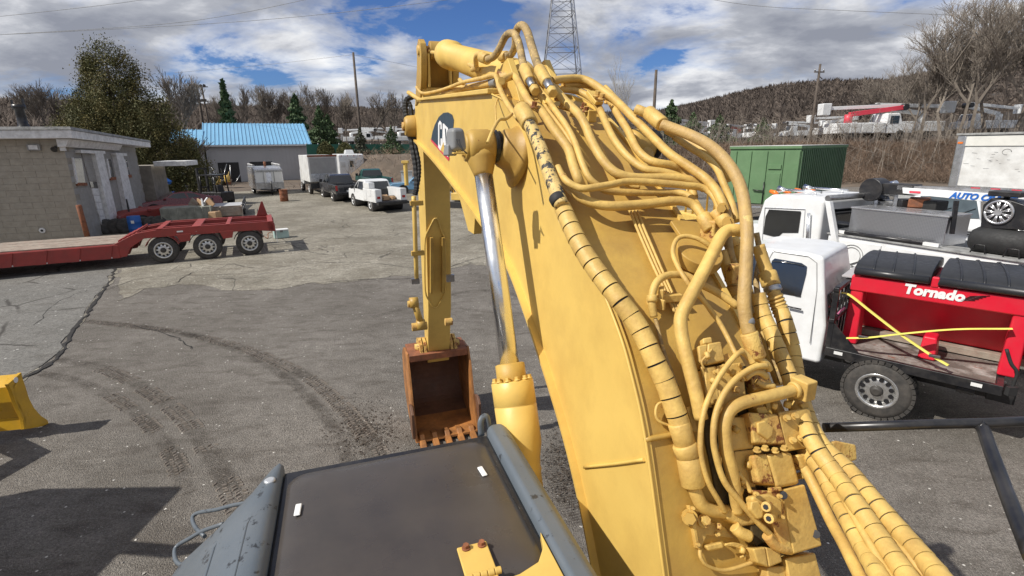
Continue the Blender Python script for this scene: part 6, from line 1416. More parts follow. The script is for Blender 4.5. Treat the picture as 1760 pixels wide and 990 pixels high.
# ---- green fence on the bank
fp=[bpt(u,266,60+k*.5) for k,u in enumerate((528,548,566,584,602,620,638,656,674,692,712))]
fe=thing('green_fence','green fabric screen fence running along the top of the bank','fence',tuple(fp[0]))
zt_=[bpt(u,247,60+k*.5).z for k,u in enumerate((528,548,566,584,602,620,638,656,674,692,712))]
for k in range(len(fp)-1):
    a,b=fp[k],fp[k+1]; mb=MB(); th=V((0,.03,0)); q=[a+V((0,0,-.3)),b+V((0,0,-.3)),V((b.x,b.y,zt_[k+1]-.05)),V((a.x,a.y,zt_[k]-.05))]
    mid=[]; mb.hexa(q+[x+th for x in q]); build(mb,'screen_panel',M_fence,fe,WI)
    mb=MB(); mb.tube([a+V((0,.08,-.5)),V((a.x,a.y+.08,zt_[k]+.05))],.04,6); build(mb,'post',M_steel,fe,WI)
# ---- poles, mast, tower, wires
def pole(label,ut,vt,ub,vb,t,r,m_=M_barkd,cat='pole',name='wooden_pole',down=6):
    a=T(ut,vt,t); b=T(ub,vb,t); b2=V((a.x,a.y,min(b.z,a.z)-down)); a2=V((a.x,a.y,a.z)); b2=V((b.x,b.y,b.z-down)) if False else b2
    e=thing(name,label,cat,(a.x,a.y,b2.z)); mb=MB(); mb.tube([b2,a2],[r*1.25,r*.8],8); build(mb,'shaft',m_,e,WI); return e,a2
pole('tall thin dark pole beside the left clouds, before the boom',607,90,620,228,60,.16)
pole('short plain wooden pole right of the birch',1128,120,1123,185,48,.16)
e,a2=pole('wooden utility pole with crossarm standing before the hill','x'and 1410,110,1395,225,62,.16,M_barkd,name='utility_pole')
mb=MB(); q=a2+V((0,0,-.9)); mb.box(q,(1.4,.12,.14),.2); build(mb,'crossarm',M_bark,e,WI)
for dx in (-.6,0,.6): mb=MB(); mb.cyl(q+V((dx,dx*.2,.08)),q+V((dx,dx*.2,.34)),.07,n=8); build(mb,'insulator',M_steel,e,WI)
mb=MB(); mb.box(a2+V((.3,.1,-1.5)),(.7,.08,.08),.2,ry=.6); build(mb,'brace',M_bark,e,WI)
e,a2=pole('floodlight mast with clustered lamps behind the evergreen',338,147,350,212,75,.20,M_barkd,name='floodlight_mast')
mb=MB(); mb.tube([a2+V((.7,0,-.3)),a2+V((1.0,0,-10))],.12,6); build(mb,'second_shaft',M_barkd,e,WI)
for z,w_ in ((-.2,1.6),(-2.2,1.3)):
    mb=MB(); mb.box(a2+V((.3,0,z)),(w_*1.6,.15,.12)); build(mb,'lamp_bar',M_barkd,e,WI)
    for k in range(5): mb=MB(); mb.lathe(a2+V((.3+(k-2)*.5*w_/1.6,-.1,z+.2)),a2+V((.3+(k-2)*.5*w_/1.6,-.45,z+.1)),[(0,.1),(.3,.24)],8); build(mb,'floodlight',M_steel,e,WI)
# lattice tower
Yt=78; cL,cR=bpt(932,135,Yt),bpt(994,135,Yt); tL,tR=bpt(952,-20,Yt),bpt(983,-20,Yt); w0=(cR.x-cL.x)/2; w1=(tR.x-tL.x)/2; zc0=(cL.z+cR.z)/2; zc1=tL.z; xc=(cL.x+cR.x)/2; xt=(tL.x+tR.x)/2; xm=(xc+xt)/2
lt=thing('lattice_tower','grey steel lattice power tower rising behind the boom','tower',(xm,Yt,0)); 
def tw(z): return w0+(w1-w0)*(z-zc0)/(zc1-zc0)
def tc4(z): w_=tw(z); return [V((xm-w_,Yt-w_,z)),V((xm+w_,Yt-w_,z)),V((xm+w_,Yt+w_,z)),V((xm-w_,Yt+w_,z))]
mb=MB()
for i in range(4): mb.tube([tc4(3)[i],tc4(zc1+10)[i]],.085,4,smooth=False)
build(mb,'corner_leg',M_steel,lt,WI); zs_=[3]; 
while zs_[-1]<zc1+8: zs_.append(zs_[-1]+tw(zs_[-1])*1.15)
mb=MB(); mh=MB()
for a,b in zip(zs_,zs_[1:]):
    A_,B_=tc4(a),tc4(b)
    for i in range(4): j=(i+1)%4; mb.tube([A_[i],B_[j]],.035,3,smooth=False); mb.tube([A_[j],B_[i]],.035,3,smooth=False); mh.tube([B_[i],B_[j]],.045,4,smooth=False)
build(mb,'cross_brace',M_steel,lt,WI); build(mh,'ring_beam',M_steel,lt,WI)
def wire(label,pts,r=.022):
    mb=MB(); mb.tube(spl([T(*q) for q in pts],6),r,4); return build(mb,'power_line',M_roofm,None,None,label=label,cat='power line',group='power lines overhead')
wire('upper power line crossing the top left of the sky',[(-60,63,60),(250,44,60),(400,25,60),(560,-8,60)]); wire('topmost short power line at the top left corner',[(-60,34,60),(60,22,60),(200,6,60),(320,-12,60)])
wire('long power line descending left from the boom top',[(-60,62,60),(120,54,60),(400,38,60),(600,20,60),(800,-4,60)]); wire('single power line crossing the top right clouds',[(1180,-8,60),(1300,10,60),(1450,18,60),(1640,26,60)])
wire('faint low power line left of the thin pole',[(300,125,70),(450,112,70),(607,94,60)],.015); wire('faint low power line right of the thin pole',[(607,94,60),(660,104,65),(720,116,70)],.015)
# ---- woods on the hills: thousands of far bare trees, one mass
mb=MB(); r=random.Random(5); vs=mb.v; fs=mb.f
for i in range(19000):
    a=radians(r.uniform(-52,52)); R_=122+263*r.random()**.85; x,y=R_*sin(a),R_*cos(a)
    if y<70: continue
    z=terrain(x,y); h=r.uniform(4.5,7.5); w_=h*.34
    ww=.03+R_*.00042; o=len(vs); vs+=[V((x-ww,y,z)),V((x+ww,y,z)),V((x,y,z+h*.9))]; fs.append((o,o+1,o+2))
    for k in range(8):                                     # crown: short twigs fanning out of a rounded head
        b=r.uniform(0,2*pi); e=r.uniform(-.25,1.45); c0=V((x,y,z+h*.55)); d_=V((cos(b)*cos(e),sin(b)*cos(e),sin(e)*.95)); p=c0+d_*w_*r.uniform(.1,.45); q=c0+d_*w_*r.uniform(.8,1.2); n_2=V((d_.z,0,-d_.x)); n_2=n_2.normalized() if n_2.length>.01 else V((1,0,0)); o=len(vs)
        vs+=[p-n_2*ww*1.6,p+n_2*ww*1.6,q]; fs.append((o,o+1,o+2))
mb.s=[False]*len(fs); o=build(mb,'far_woods',mat('far_winter_woods',(.15,.118,.095),.95,var=.4,vs=.03,dirt=((.08,.064,.055),.6,.02,.5)),kind='stuff'); o['label']='leafless brown woods covering the far hills'
mb=MB(); vs=mb.v; fs=mb.f
for i in range(60000):
    x=r.uniform(-75,75) if i<26000 else r.uniform(8,48)
    y=r.uniform(47,80) if r.random()<.8 else r.uniform(80,100)
    if x<-20 and y<74: continue
    if i>=26000: y=r.uniform(45.5,57)
    if y>56.5 and r.random()<.35: continue
    z=terrain(x,y); h=r.uniform(.4,1.5)*(1 if y<55 else .4); o=len(vs); a=V((r.gauss(0,.8),r.gauss(0,.6),h*r.uniform(.2,.8))); w_=.014+.012*r.random(); z+=r.uniform(0,.5)
    vs+=[V((x-w_,y,z-.1)),V((x+w_,y,z-.1)),V((x,y,z))+a]; fs.append((o,o+1,o+2))
mb.s=[False]*len(fs); o=build(mb,'brush',M_brush,kind='stuff'); o['label']='tangled brown winter brush on the bank'
# thicker stems rising out of the brush at the right
mb=MB()
for i in range(800):
    x=r.uniform(14,60); y=r.uniform(47,74); z=terrain(x,y); a=V((x,y,z-.1)); h=r.uniform(1.5,4); b=a+V((r.gauss(0,.8),r.gauss(0,.8),h)); blade(mb,a,b,.03,.01)
    for k in range(5): c=a.lerp(b,r.uniform(.3,1)); blade(mb,c,c+V((r.gauss(0,.7),r.gauss(0,.7),r.uniform(0,1.2))),.015,.006)
o=build(mb,'thicket',M_twig,kind='stuff'); o['label']='pale leafless thicket on the right bank'
# ================================================================ bucket trucks parked on the plateau
def bucket_truck(label,u,v,t,rz,arm='up',boomc=M_wht,group='bucket trucks parked beyond the bank',s=1,hub=M_wht):
    p=T(u,v,t); z=max(p.z,terrain(p.x,p.y)+.5); e=thing('bucket_truck',label,'truck',(p.x,p.y,z),rz,group); e.scale=(s,s,s)
    mb=MB(); mb.b2((-3.2,-1.1,.75),(1.4,1.1,1.7)); b=tb(mb,'utility_body',M_wht,e,.04)
    for k in range(4): mb=MB(); mb.b2((-3.0+k*1.1,-1.13,.85),(-2.1+k*1.1,-1.105,1.6)); tb(mb,'locker_door',M_whd,b)
    mb=MB(); mb.prism([(1.5,.7),(1.5,2.5),(2.7,2.5),(3.0,1.7),(4.0,1.5),(4.1,.7)],1,-1.0,1.0); tb(mb,'cab',M_wht,e,.08)
    mb=MB(); mb.b2((1.8,-1.03,1.6),(2.6,-1.005,2.3)); tb(mb,'cab_window',M_glass,e); mb=MB(); panel(mb,[(2.72,-.85,2.42),(3.02,-.85,1.72),(3.02,.85,1.72),(2.72,.85,2.42)],.03); tb(mb,'windscreen',M_glass,e)
    mb=MB(); mb.cyl((-1.6,0,1.7),(-1.6,0,2.5),.35,n=12); tb(mb,'turret',boomc,e)
    mb=MB(); A0=V((-1.6,-.1,2.5)); 
    if arm=='flat': P=[A0,V((3.6,-.1,3.1))]; 
    else: P=[A0,V((3.2,-.1,3.5))]
    d=(P[1]-P[0]); mb.box((P[0]+P[1])/2,(d.length,.38,.42),0,ry=-atan2(d.z,d.x)); tb(mb,'lower_boom',boomc,e,.03)
    mb=MB(); Q=[P[1]+V((0,.5,.2)),V((-3.4,.4,3.1))]; d=Q[1]-Q[0]; mb.box((Q[0]+Q[1])/2,(d.length,.3,.32),0,ry=-atan2(d.z,d.x)); tb(mb,'upper_boom',hub,e,.03)
    mb=MB(); mb.box(Q[1]+V((-.4,0,-.1)),(.8,.9,1.1),top=(1.1,1.1)); tb(mb,'bucket',M_wht,e,.08)
    mb=MB(); mb.cyl((P[1].x,-.35,P[1].z),(P[1].x,.8,P[1].z),.3,n=10); tb(mb,'elbow',M_blk2,e)
    wheels4(e,(-1.8,2.9),.9,.5,.35,rim=M_hub)
    return e
L5=['white bucket truck behind the fence, left of the cedar','white bucket truck with long boom above the green fence','white bucket truck nearest the boom above the fence','small white tanker-like truck behind the shrubs']
for i,(u,v,t,rz,s_,bc) in enumerate(((618,249,112,.1,1,M_wht),(650,249,118,.05,1.1,M_wht),(700,248,116,.15,1.05,M_wht),(580,249,124,.3,.8,M_wht))): bucket_truck(L5[i],u,v,t,rz+pi*(i%2),'flat',bc,'bucket trucks behind the green fence',s_)
names=['grey bucket truck with raised boom left of the row','second grey crane truck from the left in the row','third truck of the row with grey boom','fourth truck of the row with red joint','fifth truck of the row, white body','sixth truck of the row behind the container','white truck right of the container roof']
for i,(u,v,t,rz,bc,s_) in enumerate(((1180,247,86,.2,M_gsid,1.05),(1210,247,96,.5,M_gsid,1),(1232,247,92,.9,M_gsid,.95),(1262,247,96,.7,M_red,.9),(1288,247,98,1.0,M_gsid,.9),(1312,247,92,.8,M_wht,.9),(1375,243,95,.1,M_wht,.95))): bucket_truck(names[i],u,v,t,rz+pi,'up' if i==0 else 'flat',bc,'bucket trucks beyond the green container',s_,M_gsid if i<5 else M_wht)
bucket_truck('white bucket truck with red boom joints on the right bank',1480,243,60,.0,'flat',M_rdec,'bucket trucks on the right bank',1.2); bucket_truck('long white bucket truck right of the red boomed one',1550,240,64,.05+pi,'flat',M_wht,'bucket trucks on the right bank',1.25); bucket_truck('white crane truck with raised arm above the box truck',1690,232,64,.1+pi,'up',M_wht,'bucket trucks on the right bank',1.0); bucket_truck('white truck with round tank bed on the right bank',1432,240,66,.1,'flat',M_wht,'bucket trucks on the right bank',.85)
# blue-white van row and shed clutter beyond (left, near the bank)
mb=MB(); p=G(640,300); cl_=thing('timber_racks','dark timber racks and pallets at the foot of the bank','rack',(p.x,p.y,bank(p.x,p.y)))
for k in range(6):
    mb=MB(); mb.b2((k*.9-1.5,-.1,0),(k*.9-1.35,.1,2.0)); tb(mb,'post',M_barkd,cl_)
for k in range(5): mb=MB(); mb.b2((-1.5,-.08,.3+k*.35),(3.2,.0,.5+k*.35)); tb(mb,'board',M_barkd if k%2 else M_wood,cl_)
p=T(699,300,43); sh=thing('storage_shed','small weathered white shed left of the excavator stick','shed',(p.x,p.y,bank(p.x,p.y)),.2); mb=MB(); mb.b2((-.45,-.5,0),(.45,.5,1.7)); tb(mb,'wall',M_whd,sh); mb=MB(); mb.b2((-.5,-.55,1.7),(.5,.55,1.8)); tb(mb,'roof',M_roofm,sh)
p=T(697,288,38); mb=MB(); mb.tube([(0,0,-1.3),(0,0,.3)],.16,10); mb.box((0,0,.4),(.5,.4,.2)); o=build(mb,'yellow_breaker',M_yel,label='yellow hydraulic breaker standing beside the stick hoses',cat='breaker',bevel=.03); o.location=p
# scrap machinery in front of the workshop
r=random.Random(9)
for i,(u,v,m_,lab_) in enumerate(((318,320,M_trim,'white stacked pipes and frames right of the evergreen'),(345,318,M_steel,'grey heap of steel frames before the workshop'),(372,318,M_blk2,'dark heap of machine parts left of the aluminium trailer'),(388,322,M_yel,'heap of machine parts with a yellow drum'),(300,330,M_roofm,'grey scrap heap behind the maroon coupe'))):
    p=G(u,v); e=thing('scrap_heap',lab_,'scrap heap',tuple(p),r.random(),'scrap heaps before the workshop')
    for k in range(7):
        mb=MB(); x,y=r.uniform(-1,1),r.uniform(-.8,.8); mb.box((x,y,.3+r.random()*.5),(r.uniform(.2,.9),r.uniform(.2,.6),r.uniform(.2,.8)),r.random()*3,rx=r.random()*.5); tb(mb,'machine_part',[m_,M_blk2,M_rustm,M_steel][k%4],e,.02)
    for k in range(6): mb=MB(); a=V((r.uniform(-1,1),r.uniform(-.5,.5),.1)); mb.tube([a,a+V((r.uniform(-1,1),r.uniform(-.5,.5),r.uniform(.8,2.2)))],.035,6); tb(mb,'pipe',m_ if k%2 else M_steel,e)
    if i==3: mb=MB(); mb.lathe((0,-.6,.9),(.5,-.6,.9),[(0,.3),(.1,.45),(.4,.45),(.5,.3)],16); tb(mb,'drum',M_yel,e)
    if i==2: mb=MB(); mb.lathe((-.6,-.6,.8),(-.2,-.6,.8),[(0,.3),(.02,.6),(.38,.6),(.4,.3)],20); tb(mb,'reel',M_blk,e)
# ================================================================ green box container on its chassis
c0,c1,c2=T(1252,300,27.2),T(1372,300,25.2),T(1449,300,29.5)
zt0=4.05; zb0=1.15
gcx=thing('green_container','green steel box container with panelled front and shaded corrugated side','container',(c1.x,c1.y,gh(c1.x,c1.y)))
def wall(name,a,b,m_,z0,z1,th=.05):
    d=(b-a).normalized(); n=V((-d.y,d.x,0))*th; mb=MB(); q=[V((a.x,a.y,z0)),V((b.x,b.y,z0)),V((b.x,b.y,z1)),V((a.x,a.y,z1))]; mb.hexa(q+[x+n for x in q]); return build(mb,name,m_,gcx,WI)
g1=wall('front_wall',c0,c1,M_green,zb0,zt0); g2=wall('side_wall',c1,c2,M_gred,zb0,zt0)
d=(c1-c0).normalized(); nn=V((d.y,-d.x,0)); LL=(c1-c0).length
fr_=[0,.11,.33,.56,.79,1.0]
for a,b in zip(fr_,fr_[1:]):
    mb=MB(); A_,B_=c0+d*(LL*a+.02),c0+d*(LL*b-.03); A_.z=B_.z=0; q=[A_+V((0,0,zb0+.05)),B_+V((0,0,zb0+.05)),B_+V((0,0,zt0-.22)),A_+V((0,0,zt0-.22))]; mb.hexa([x+nn*.045 for x in q]+q); build(mb,'panel',M_green,g1,WI,bevel=.008)
mb=MB(); A_,B_=c0+d*LL*.58,c0+d*LL*.76; q=[V((A_.x,A_.y,zb0+.1)),V((B_.x,B_.y,zb0+.1)),V((B_.x,B_.y,2.75)),V((A_.x,A_.y,2.75))]; mb.hexa([x+nn*.085 for x in q]+q); build(mb,'access_door',M_green,g1,WI,bevel=.006)
for z in (2.95,): mb=MB(); q=[V((A_.x,A_.y,z)),V((B_.x,B_.y,z)),V((B_.x,B_.y,z+.22)),V((A_.x,A_.y,z+.22))]; mb.hexa([x+nn*.10 for x in q]+q); build(mb,'door_header',M_green,g1,WI,bevel=.006)
mb=MB(); P=c0+d*LL*.55; mb.tube([V((P.x,P.y,1.9))+nn*.12-d*.5,V((P.x,P.y,1.85))+nn*.12],.03,6); mb.tube([V((P.x,P.y,1.2))+nn*.12,V((P.x,P.y,2.3))+nn*.12],.025,6); build(mb,'latch_rod',M_blk2,g1,WI)
d2=(c2-c1).normalized(); n2=V((d2.y,-d2.x,0)); L2=(c2-c1).length; mb=MB(); k=int(L2/.26)
for i in range(k): A_=c1+d2*(i*.26+.06); B_=A_+d2*.12; q=[V((A_.x,A_.y,zb0+.1)),V((B_.x,B_.y,zb0+.1)),V((B_.x,B_.y,zt0-.15)),V((A_.x,A_.y,zt0-.15))]; mb.hexa([x+n2*.06 for x in q]+q)
build(mb,'corrugation',M_gred,g2,WI)['kind']='stuff'
c3=c0+(c2-c1); mb=MB(); q=[c0,c1,c2,c3]; cc_=(c0+c1+c2+c3)/4; q=[cc_+(x-cc_)*1.02 for x in q]; mb.hexa([V((x.x,x.y,zt0-.12)) for x in q]+[V((x.x,x.y,zt0+.02)) for x in q]); build(mb,'top_rim',M_green,gcx,WI,bevel=.02)
mb=MB(); mb.hexa([V((x.x,x.y,zt0+.021)) for x in q]+[V((x.x,x.y,zt0+.04)) for x in q]); build(mb,'roof_sheet',M_whd,gcx,WI)
for a,b in ((c1,c2),(c0,c3)): 
    mb=MB(); x0=a.lerp(b,.05); x1=a.lerp(b,.95); mb.hexa([V((x.x,x.y,.85)) for x in (x0,x1,x1+V((.2,.2,0)),x0+V((.2,.2,0)))]+[V((x.x,x.y,1.14)) for x in (x0,x1,x1+V((.2,.2,0)),x0+V((.2,.2,0)))]); build(mb,'chassis_beam',M_blk2,gcx,WI)
for f_ in (.2,.8):
    a=c0.lerp(c1,.15 if f_<.5 else .85); a=V((a.x,a.y,.5+.2)); mb=MB(); mb.lathe(a,a+nn*.3,[(0,.3),(.02,.5),(.28,.5),(.3,.3)],24); build(mb,'wheel',M_tyre,gcx,WI)
mb=MB(); P=T(1438,322,22); mb.tube(spl([P+V((-.1,0,-1.2)),P+V((-.1,0,-.1)),P+V((.05,0,.25)),P+V((.4,.1,.4))],6),.12,12); 
# ================================================================ white service truck (sleeperless cab, boxes, crane, compressor)
# near upper edge of the body runs through two pixels at one height
zbod=2.05; q0=G(1424,402,zbod); q1=G(1760,452,zbod); sd=(q0-q1); sd.z=0; sd.normalize()      # towards the cab
kh=atan2(sd.y,sd.x); kw_=thing('service_truck','white service truck with tool bodies, diamond plate box and crane','truck',(q0.x,q0.y,gh(q0.x,q0.y)-.05),kh); KM=WM[kw_.name]; KI=KM.inverted()
# local: x forward (to the cab), y left (towards us), z up; q0 is x=0,y=0
zg=q0.z-(gh(q0.x,q0.y)-.05)
mb=MB(); mb.b2((-8,-.55,.75),(0,-.0,zg)); kb=tb(mb,'tool_body',M_wht,kw_,.02)
mb=MB(); mb.b2((-8,-2.35,.75),(0,-1.8,zg)); tb(mb,'tool_body',M_wht,kw_,.02); mb=MB(); mb.b2((-8,-1.8,.8),(0,-.55,1.1)); tb(mb,'bed_floor',M_blk2,kw_)
mb=MB(); mb.b2((-8,-.6,zg),(.02,.04,zg+.035)); tb(mb,'top_walkway',M_roofm,kw_,.01)
for k,(x0,x1) in enumerate(((-1.25,-.05),(-2.7,-1.35),(-4.1,-2.8),(-5.5,-4.2),(-7,-5.6))):
    mb=MB(); mb.b2((x0,.0,.85),(x1,.025,zg-.08)); dd=tb(mb,'locker_door',M_wht,kb,.02)
# wrench and cog drawing on the first door
mb=MB()
def ring(cx_,cz,r0,a0=0,a1=360,w=.018):
    pts=[(cx_+r0*cos(radians(a)),.031,cz+r0*sin(radians(a))) for a in range(a0,a1+1,15)]; mb.tube(pts,w,4,smooth=False,flat=.2)
zc_=zg-.42
ring(-.65,zc_,.26); ring(-.65,zc_,.20)
for s_ in (-1,1):
    ring(-.65+s_*.48,zc_+.12,.10,(-60 if s_>0 else 120),(200 if s_>0 else 400)); mb.tube([(-.65+s_*.42,.031,zc_+.03),(-.65-s_*.1,.031,zc_-.25)],.03,4,smooth=False,flat=.2)
tb(mb,'wrench_emblem',M_roofm,kb)
# cab by pixels: side face plane y=0
def kp(u,v,y=0): return KI@PL(u,v,q0+KM.to_3x3()@V((0,y,0)),KM.to_3x3()@V((0,1,0)))
ca=kp(1302,385,.05); 
x_b=kp(1412,380,.05).x; x_f=kp(1302,380,.05).x; z_t=kp(1345,337,.05).z; 
mb=MB(); mb.prism([(x_b,.7),(x_b,z_t-.03),(x_b+.12,z_t+.05),(x_f-.35,z_t+.02),(x_f-.12,z_t-.15),(x_f+.02,z_t-.75),(x_f+.06,.7)],1,-2.25,.05); kc=tb(mb,'cab',M_wht,kw_,.07)
wp=[kp(u,v,.06) for u,v in [(1316,372),(1322,360),(1376,363),(1377,366),(1372,400),(1345,400),(1336,408),(1312,402)]]
mb=MB(); panel(mb,[(p.x,.055,p.z) for p in wp][::-1],.012); tb(mb,'side_window',M_glass,kc)
dp=[kp(u,v,.06) for u,v in [(1315,357),(1384,360),(1378,440),(1308,438)]]; mb=MB(); mb.tube([(p.x,.06,p.z) for p in dp+[dp[0]]],.012,6,smooth=False); tb(mb,'door_frame',M_alu,kc)
for u in (1389,1392): mb=MB(); a,b=kp(u,366,.12),kp(u-4,432,.12); mb.tube([(a.x,.12,a.z),(b.x,.12,b.z)],.02,8); tb(mb,'grab_rail',M_chr,kc)
mb=MB(); mb.b2((x_b-.02,-1.75,z_t-.75),(x_b+.02,-.35,z_t-.25)); tb(mb,'rear_window',M_glass,kc)
for k in range(4):
    a=kp(1338-k*5,341+k*2.2,-.2-.3*k); mb=MB(); mb.lathe((x_f-.3,-.25-.5*k,z_t+.02),(x_f-.05,-.25-.5*k,z_t+.07),[(0,.03),(.1,.06),(.25,.05)],10); tb(mb,'marker_lamp',M_ambr,kc)
for y in (-.45,-1.5): mb=MB(); mb.tube([(x_b+.45,y,z_t+.12),(x_f-.35,y,z_t+.12)],.035,10); mb.lathe((x_f-.36,y,z_t+.12),(x_f-.15,y,z_t+.12),[(0,.04),(.2,.10)],12); mb.cyl((x_b+.6,y,z_t),(x_b+.6,y,z_t+.12),.03,n=8); tb(mb,'air_horn',M_chr,kc)
for y in (.35,): 
    mb=MB(); a=kp(1300,372,.35); mb.tube(spl([(x_f-.05,.06,z_t-.35),(x_f+.15,.3,z_t-.4),(x_f+.2,.38,z_t-.9),(x_f+.05,.1,z_t-1.2)],5),.02,8); mb.box((x_f+.2,.38,z_t-.75),(.06,.2,.5)); tb(mb,'mirror',M_chr,kc,.01)
mb=MB(); mb.prism([(x_f+.05,.7),(x_f+.05,z_t-.85),(x_f+1.7,z_t-1.05),(x_f+1.85,.9)],1,-1.9,-.3); tb(mb,'bonnet',M_wht,kw_,.1)
mb=MB(); mb.prism([(x_b-.55,z_t-1.1),(x_b-.18,z_t-.02),(x_b-.05,z_t-.02),(x_b-.42,z_t-1.1)],1,.0,.12); tb(mb,'cab_guard_post',M_wht,kw_,.01)
mb=MB(); mb.tube([(x_b-.1,.1,z_t+.05),(x_b-.1,-2.2,z_t+.05)],.07,8); tb(mb,'cab_guard_bar',M_steel,kw_); mb=MB(); mb.prism([(x_b-.55,z_t-1.1),(x_b-.18,z_t-.02),(x_b-.05,z_t-.02),(x_b-.42,z_t-1.1)],1,-2.2,-2.1); mb.b2((x_b-.25,-2.2,z_t-.35),(x_b-.15,-.0,z_t-.3)); tb(mb,'cab_guard',M_blk2,kw_)
mb=MB(); mb.tube(spl([(x_b+.15,-2.3,1.5),(x_b+.15,-2.3,z_t+.0),(x_b+.08,-2.3,z_t+.18),(x_b-.25,-2.3,z_t+.28)],6),.11,14); tb(mb,'exhaust_stack',M_chr,kw_)
# diamond plate box on the far rail
M_dia=bpy.data.materials.new('diamond_plate'); M_dia.use_nodes=True
_t=M_dia.node_tree; _p=_t.nodes['Principled BSDF']; _p.inputs['Metallic'].default_value=.9; _p.inputs['Roughness'].default_value=.28; _p.inputs['Base Color'].default_value=(.50,.50,.52,1)
_c=_t.nodes.new('ShaderNodeTexCoord'); _m=_t.nodes.new('ShaderNodeMapping'); _m.inputs['Rotation'].default_value=(.0,.785,0); _v=_t.nodes.new('ShaderNodeTexChecker'); _v.inputs['Scale'].default_value=48; _b=_t.nodes.new('ShaderNodeBump'); _b.inputs['Strength'].default_value=.9; _b.inputs['Distance'].default_value=.02
_t.links.new(_c.outputs['Object'],_m.inputs[0]); _t.links.new(_m.outputs[0],_v.inputs[0]); _t.links.new(_v.outputs['Fac'],_b.inputs['Height']); _t.links.new(_b.outputs[0],_p.inputs['Normal'])
_x=_t.nodes.new('ShaderNodeMix'); _x.data_type='RGBA'; _x.inputs[6].default_value=(.46,.47,.49,1); _x.inputs[7].default_value=(.62,.62,.64,1); _t.links.new(_v.outputs['Fac'],_x.inputs[0]); _t.links.new(_x.outputs[2],_p.inputs['Base Color'])
Pd=[kp(u,v,-.35) for u,v in [(1461,390),(1466,358),(1634,369),(1620,410)]]
xd0,xd1=Pd[0].x,Pd[2].x; zd=zg+.03; zt_d=kp(1466,358,-.35).z
mb=MB(); mb.b2((min(xd0,xd1),-1.15,zd),(max(xd0,xd1),-.30,zt_d)); db=tb(mb,'diamond_plate_box',M_dia,kw_,.01)
mb=MB(); mb.b2((min(xd0,xd1)-.02,-1.17,zt_d+.001),(max(xd0,xd1)+.02,-.28,zt_d+.04)); tb(mb,'lid',M_alu,db,.01)
a,b=kp(1450,394,.0),kp(1586,407,.0); mb=MB(); mb.tube([(a.x,-.08,zg+.08),(b.x,-.08,zg+.08)],.05,10); tb(mb,'black_rail',M_blk2,kw_)
for p_ in (a,b): mb=MB(); mb.box((p_.x*.97+(-.1),-.08,zg+.08),(.5,.07,.07)); tb(mb,'rail_sticker',M_lbl,kw_)
# crane on the bed
def kz(u,v,y): return kp(u,v,y)
A_,B_=kz(1555,322,-1.3),kz(1790,338,-1.3)
cr=MB(); A2,B2=kz(1540,331,-1.3),kz(1790,356,-1.3)
cr.hexa([(A_.x,-1.5,A_.z),(B_.x,-1.5,B_.z),(B2.x,-1.5,B2.z),(A2.x+(-.2),-1.5,A2.z),(A_.x,-1.2,A_.z),(B_.x,-1.2,B_.z),(B2.x,-1.2,B2.z),(A2.x+(-.2),-1.2,A2.z)]); cb2=tb(cr,'crane_boom',M_wht,kw_,.01)
C0,C1=kz(1545,318,-1.3),kz(1790,331,-1.3); mb=MB(); mb.hexa([(C0.x,-1.45,C0.z-.10),(C1.x,-1.45,C1.z-.10),(C1.x,-1.45,C1.z),(C0.x,-1.45,C0.z),(C0.x,-1.25,C0.z-.10),(C1.x,-1.25,C1.z-.10),(C1.x,-1.25,C1.z),(C0.x,-1.25,C0.z)]); tb(mb,'crane_extension',M_alu,cb2)
tp_=kz(1632,340,-1.19); ux=-1
fm=frame_at(KM@V((tp_.x,-1.19,tp_.z)), KM.to_3x3()@V((-(1),0,(kz(1730,347.5,-1.19).z-tp_.z)/abs(kz(1730,347.5,-1.19).x-tp_.x))), V((0,0,1)))
w_txt=abs(kz(1745,345,-1.19).x-kz(1632,345,-1.19).x)
tx=textobj('AUTO CRANE','crane_lettering',M_blt,kw_,fm,.175,.30,.008); sx_=w_txt/ max(1e-3,tx.dimensions.x if tx.dimensions.x>0 else 2)
tx.parent=cb2
lp=kz(1562,327,-1.19); 
for i,(u0,u1) in enumerate(((1563,1582),)):
    P_=[kz(u0,328,-1.19),kz(u1,329,-1.19),kz(u1,332.5,-1.19),kz(u0,331.5,-1.19)]; mb=MB(); panel(mb,[(p.x,-1.185,p.z) for p in P_],.01); tb(mb,'red_warning_label',M_rdec,cb2)
P_=[kz(1520,322,-1.3),kz(1512,352,-1.3),kz(1548,320,-1.3),kz(1542,362,-1.3)]
mb=MB(); 
for a,b in (((1508,318),(1503,364)),((1543,320),(1535,366))): p_,q_=kz(*a,-1.35),kz(*b,-1.35); mb.tube([(p_.x,-1.35,p_.z),(q_.x,-1.35,q_.z)],.05,4,smooth=False)
p_,q_=kz(1510,331,-1.35),kz(1541,334,-1.35); mb.tube([(p_.x,-1.35,p_.z),(q_.x,-1.35,q_.z)],.06,4,smooth=False); tb(mb,'crane_cradle',M_alu,kw_)
p_=kz(1500,326,-1.3); mb=MB(); mb.cyl((p_.x,-1.6,p_.z),(p_.x,-1.2,p_.z),.28,n=20); mb.box((p_.x-.5,-1.4,p_.z+.05),(.9,.3,.25)); tb(mb,'winch',M_blk2,kw_,.02)
for k,(u,v,m_) in enumerate(((1530,352,M_steel),(1560,350,M_blk2),(1580,348,M_rustm),(1600,352,M_blk),(1520,358,M_steel))): p_=kz(u,v,-1.6); mb=MB(); mb.box((p_.x,-1.6,p_.z),(.5,.4,.22),k); tb(mb,'bed_gear',m_,kw_,.03)
for a,b in (((1644,345),(1636,402)),): p_,q_=kz(*a,-.4),kz(*b,-.4); mb=MB(); mb.tube([(p_.x,-.4,p_.z),(q_.x,-.4,q_.z)],.05,4,smooth=False); tb(mb,'rack_post',M_blk2,kw_)
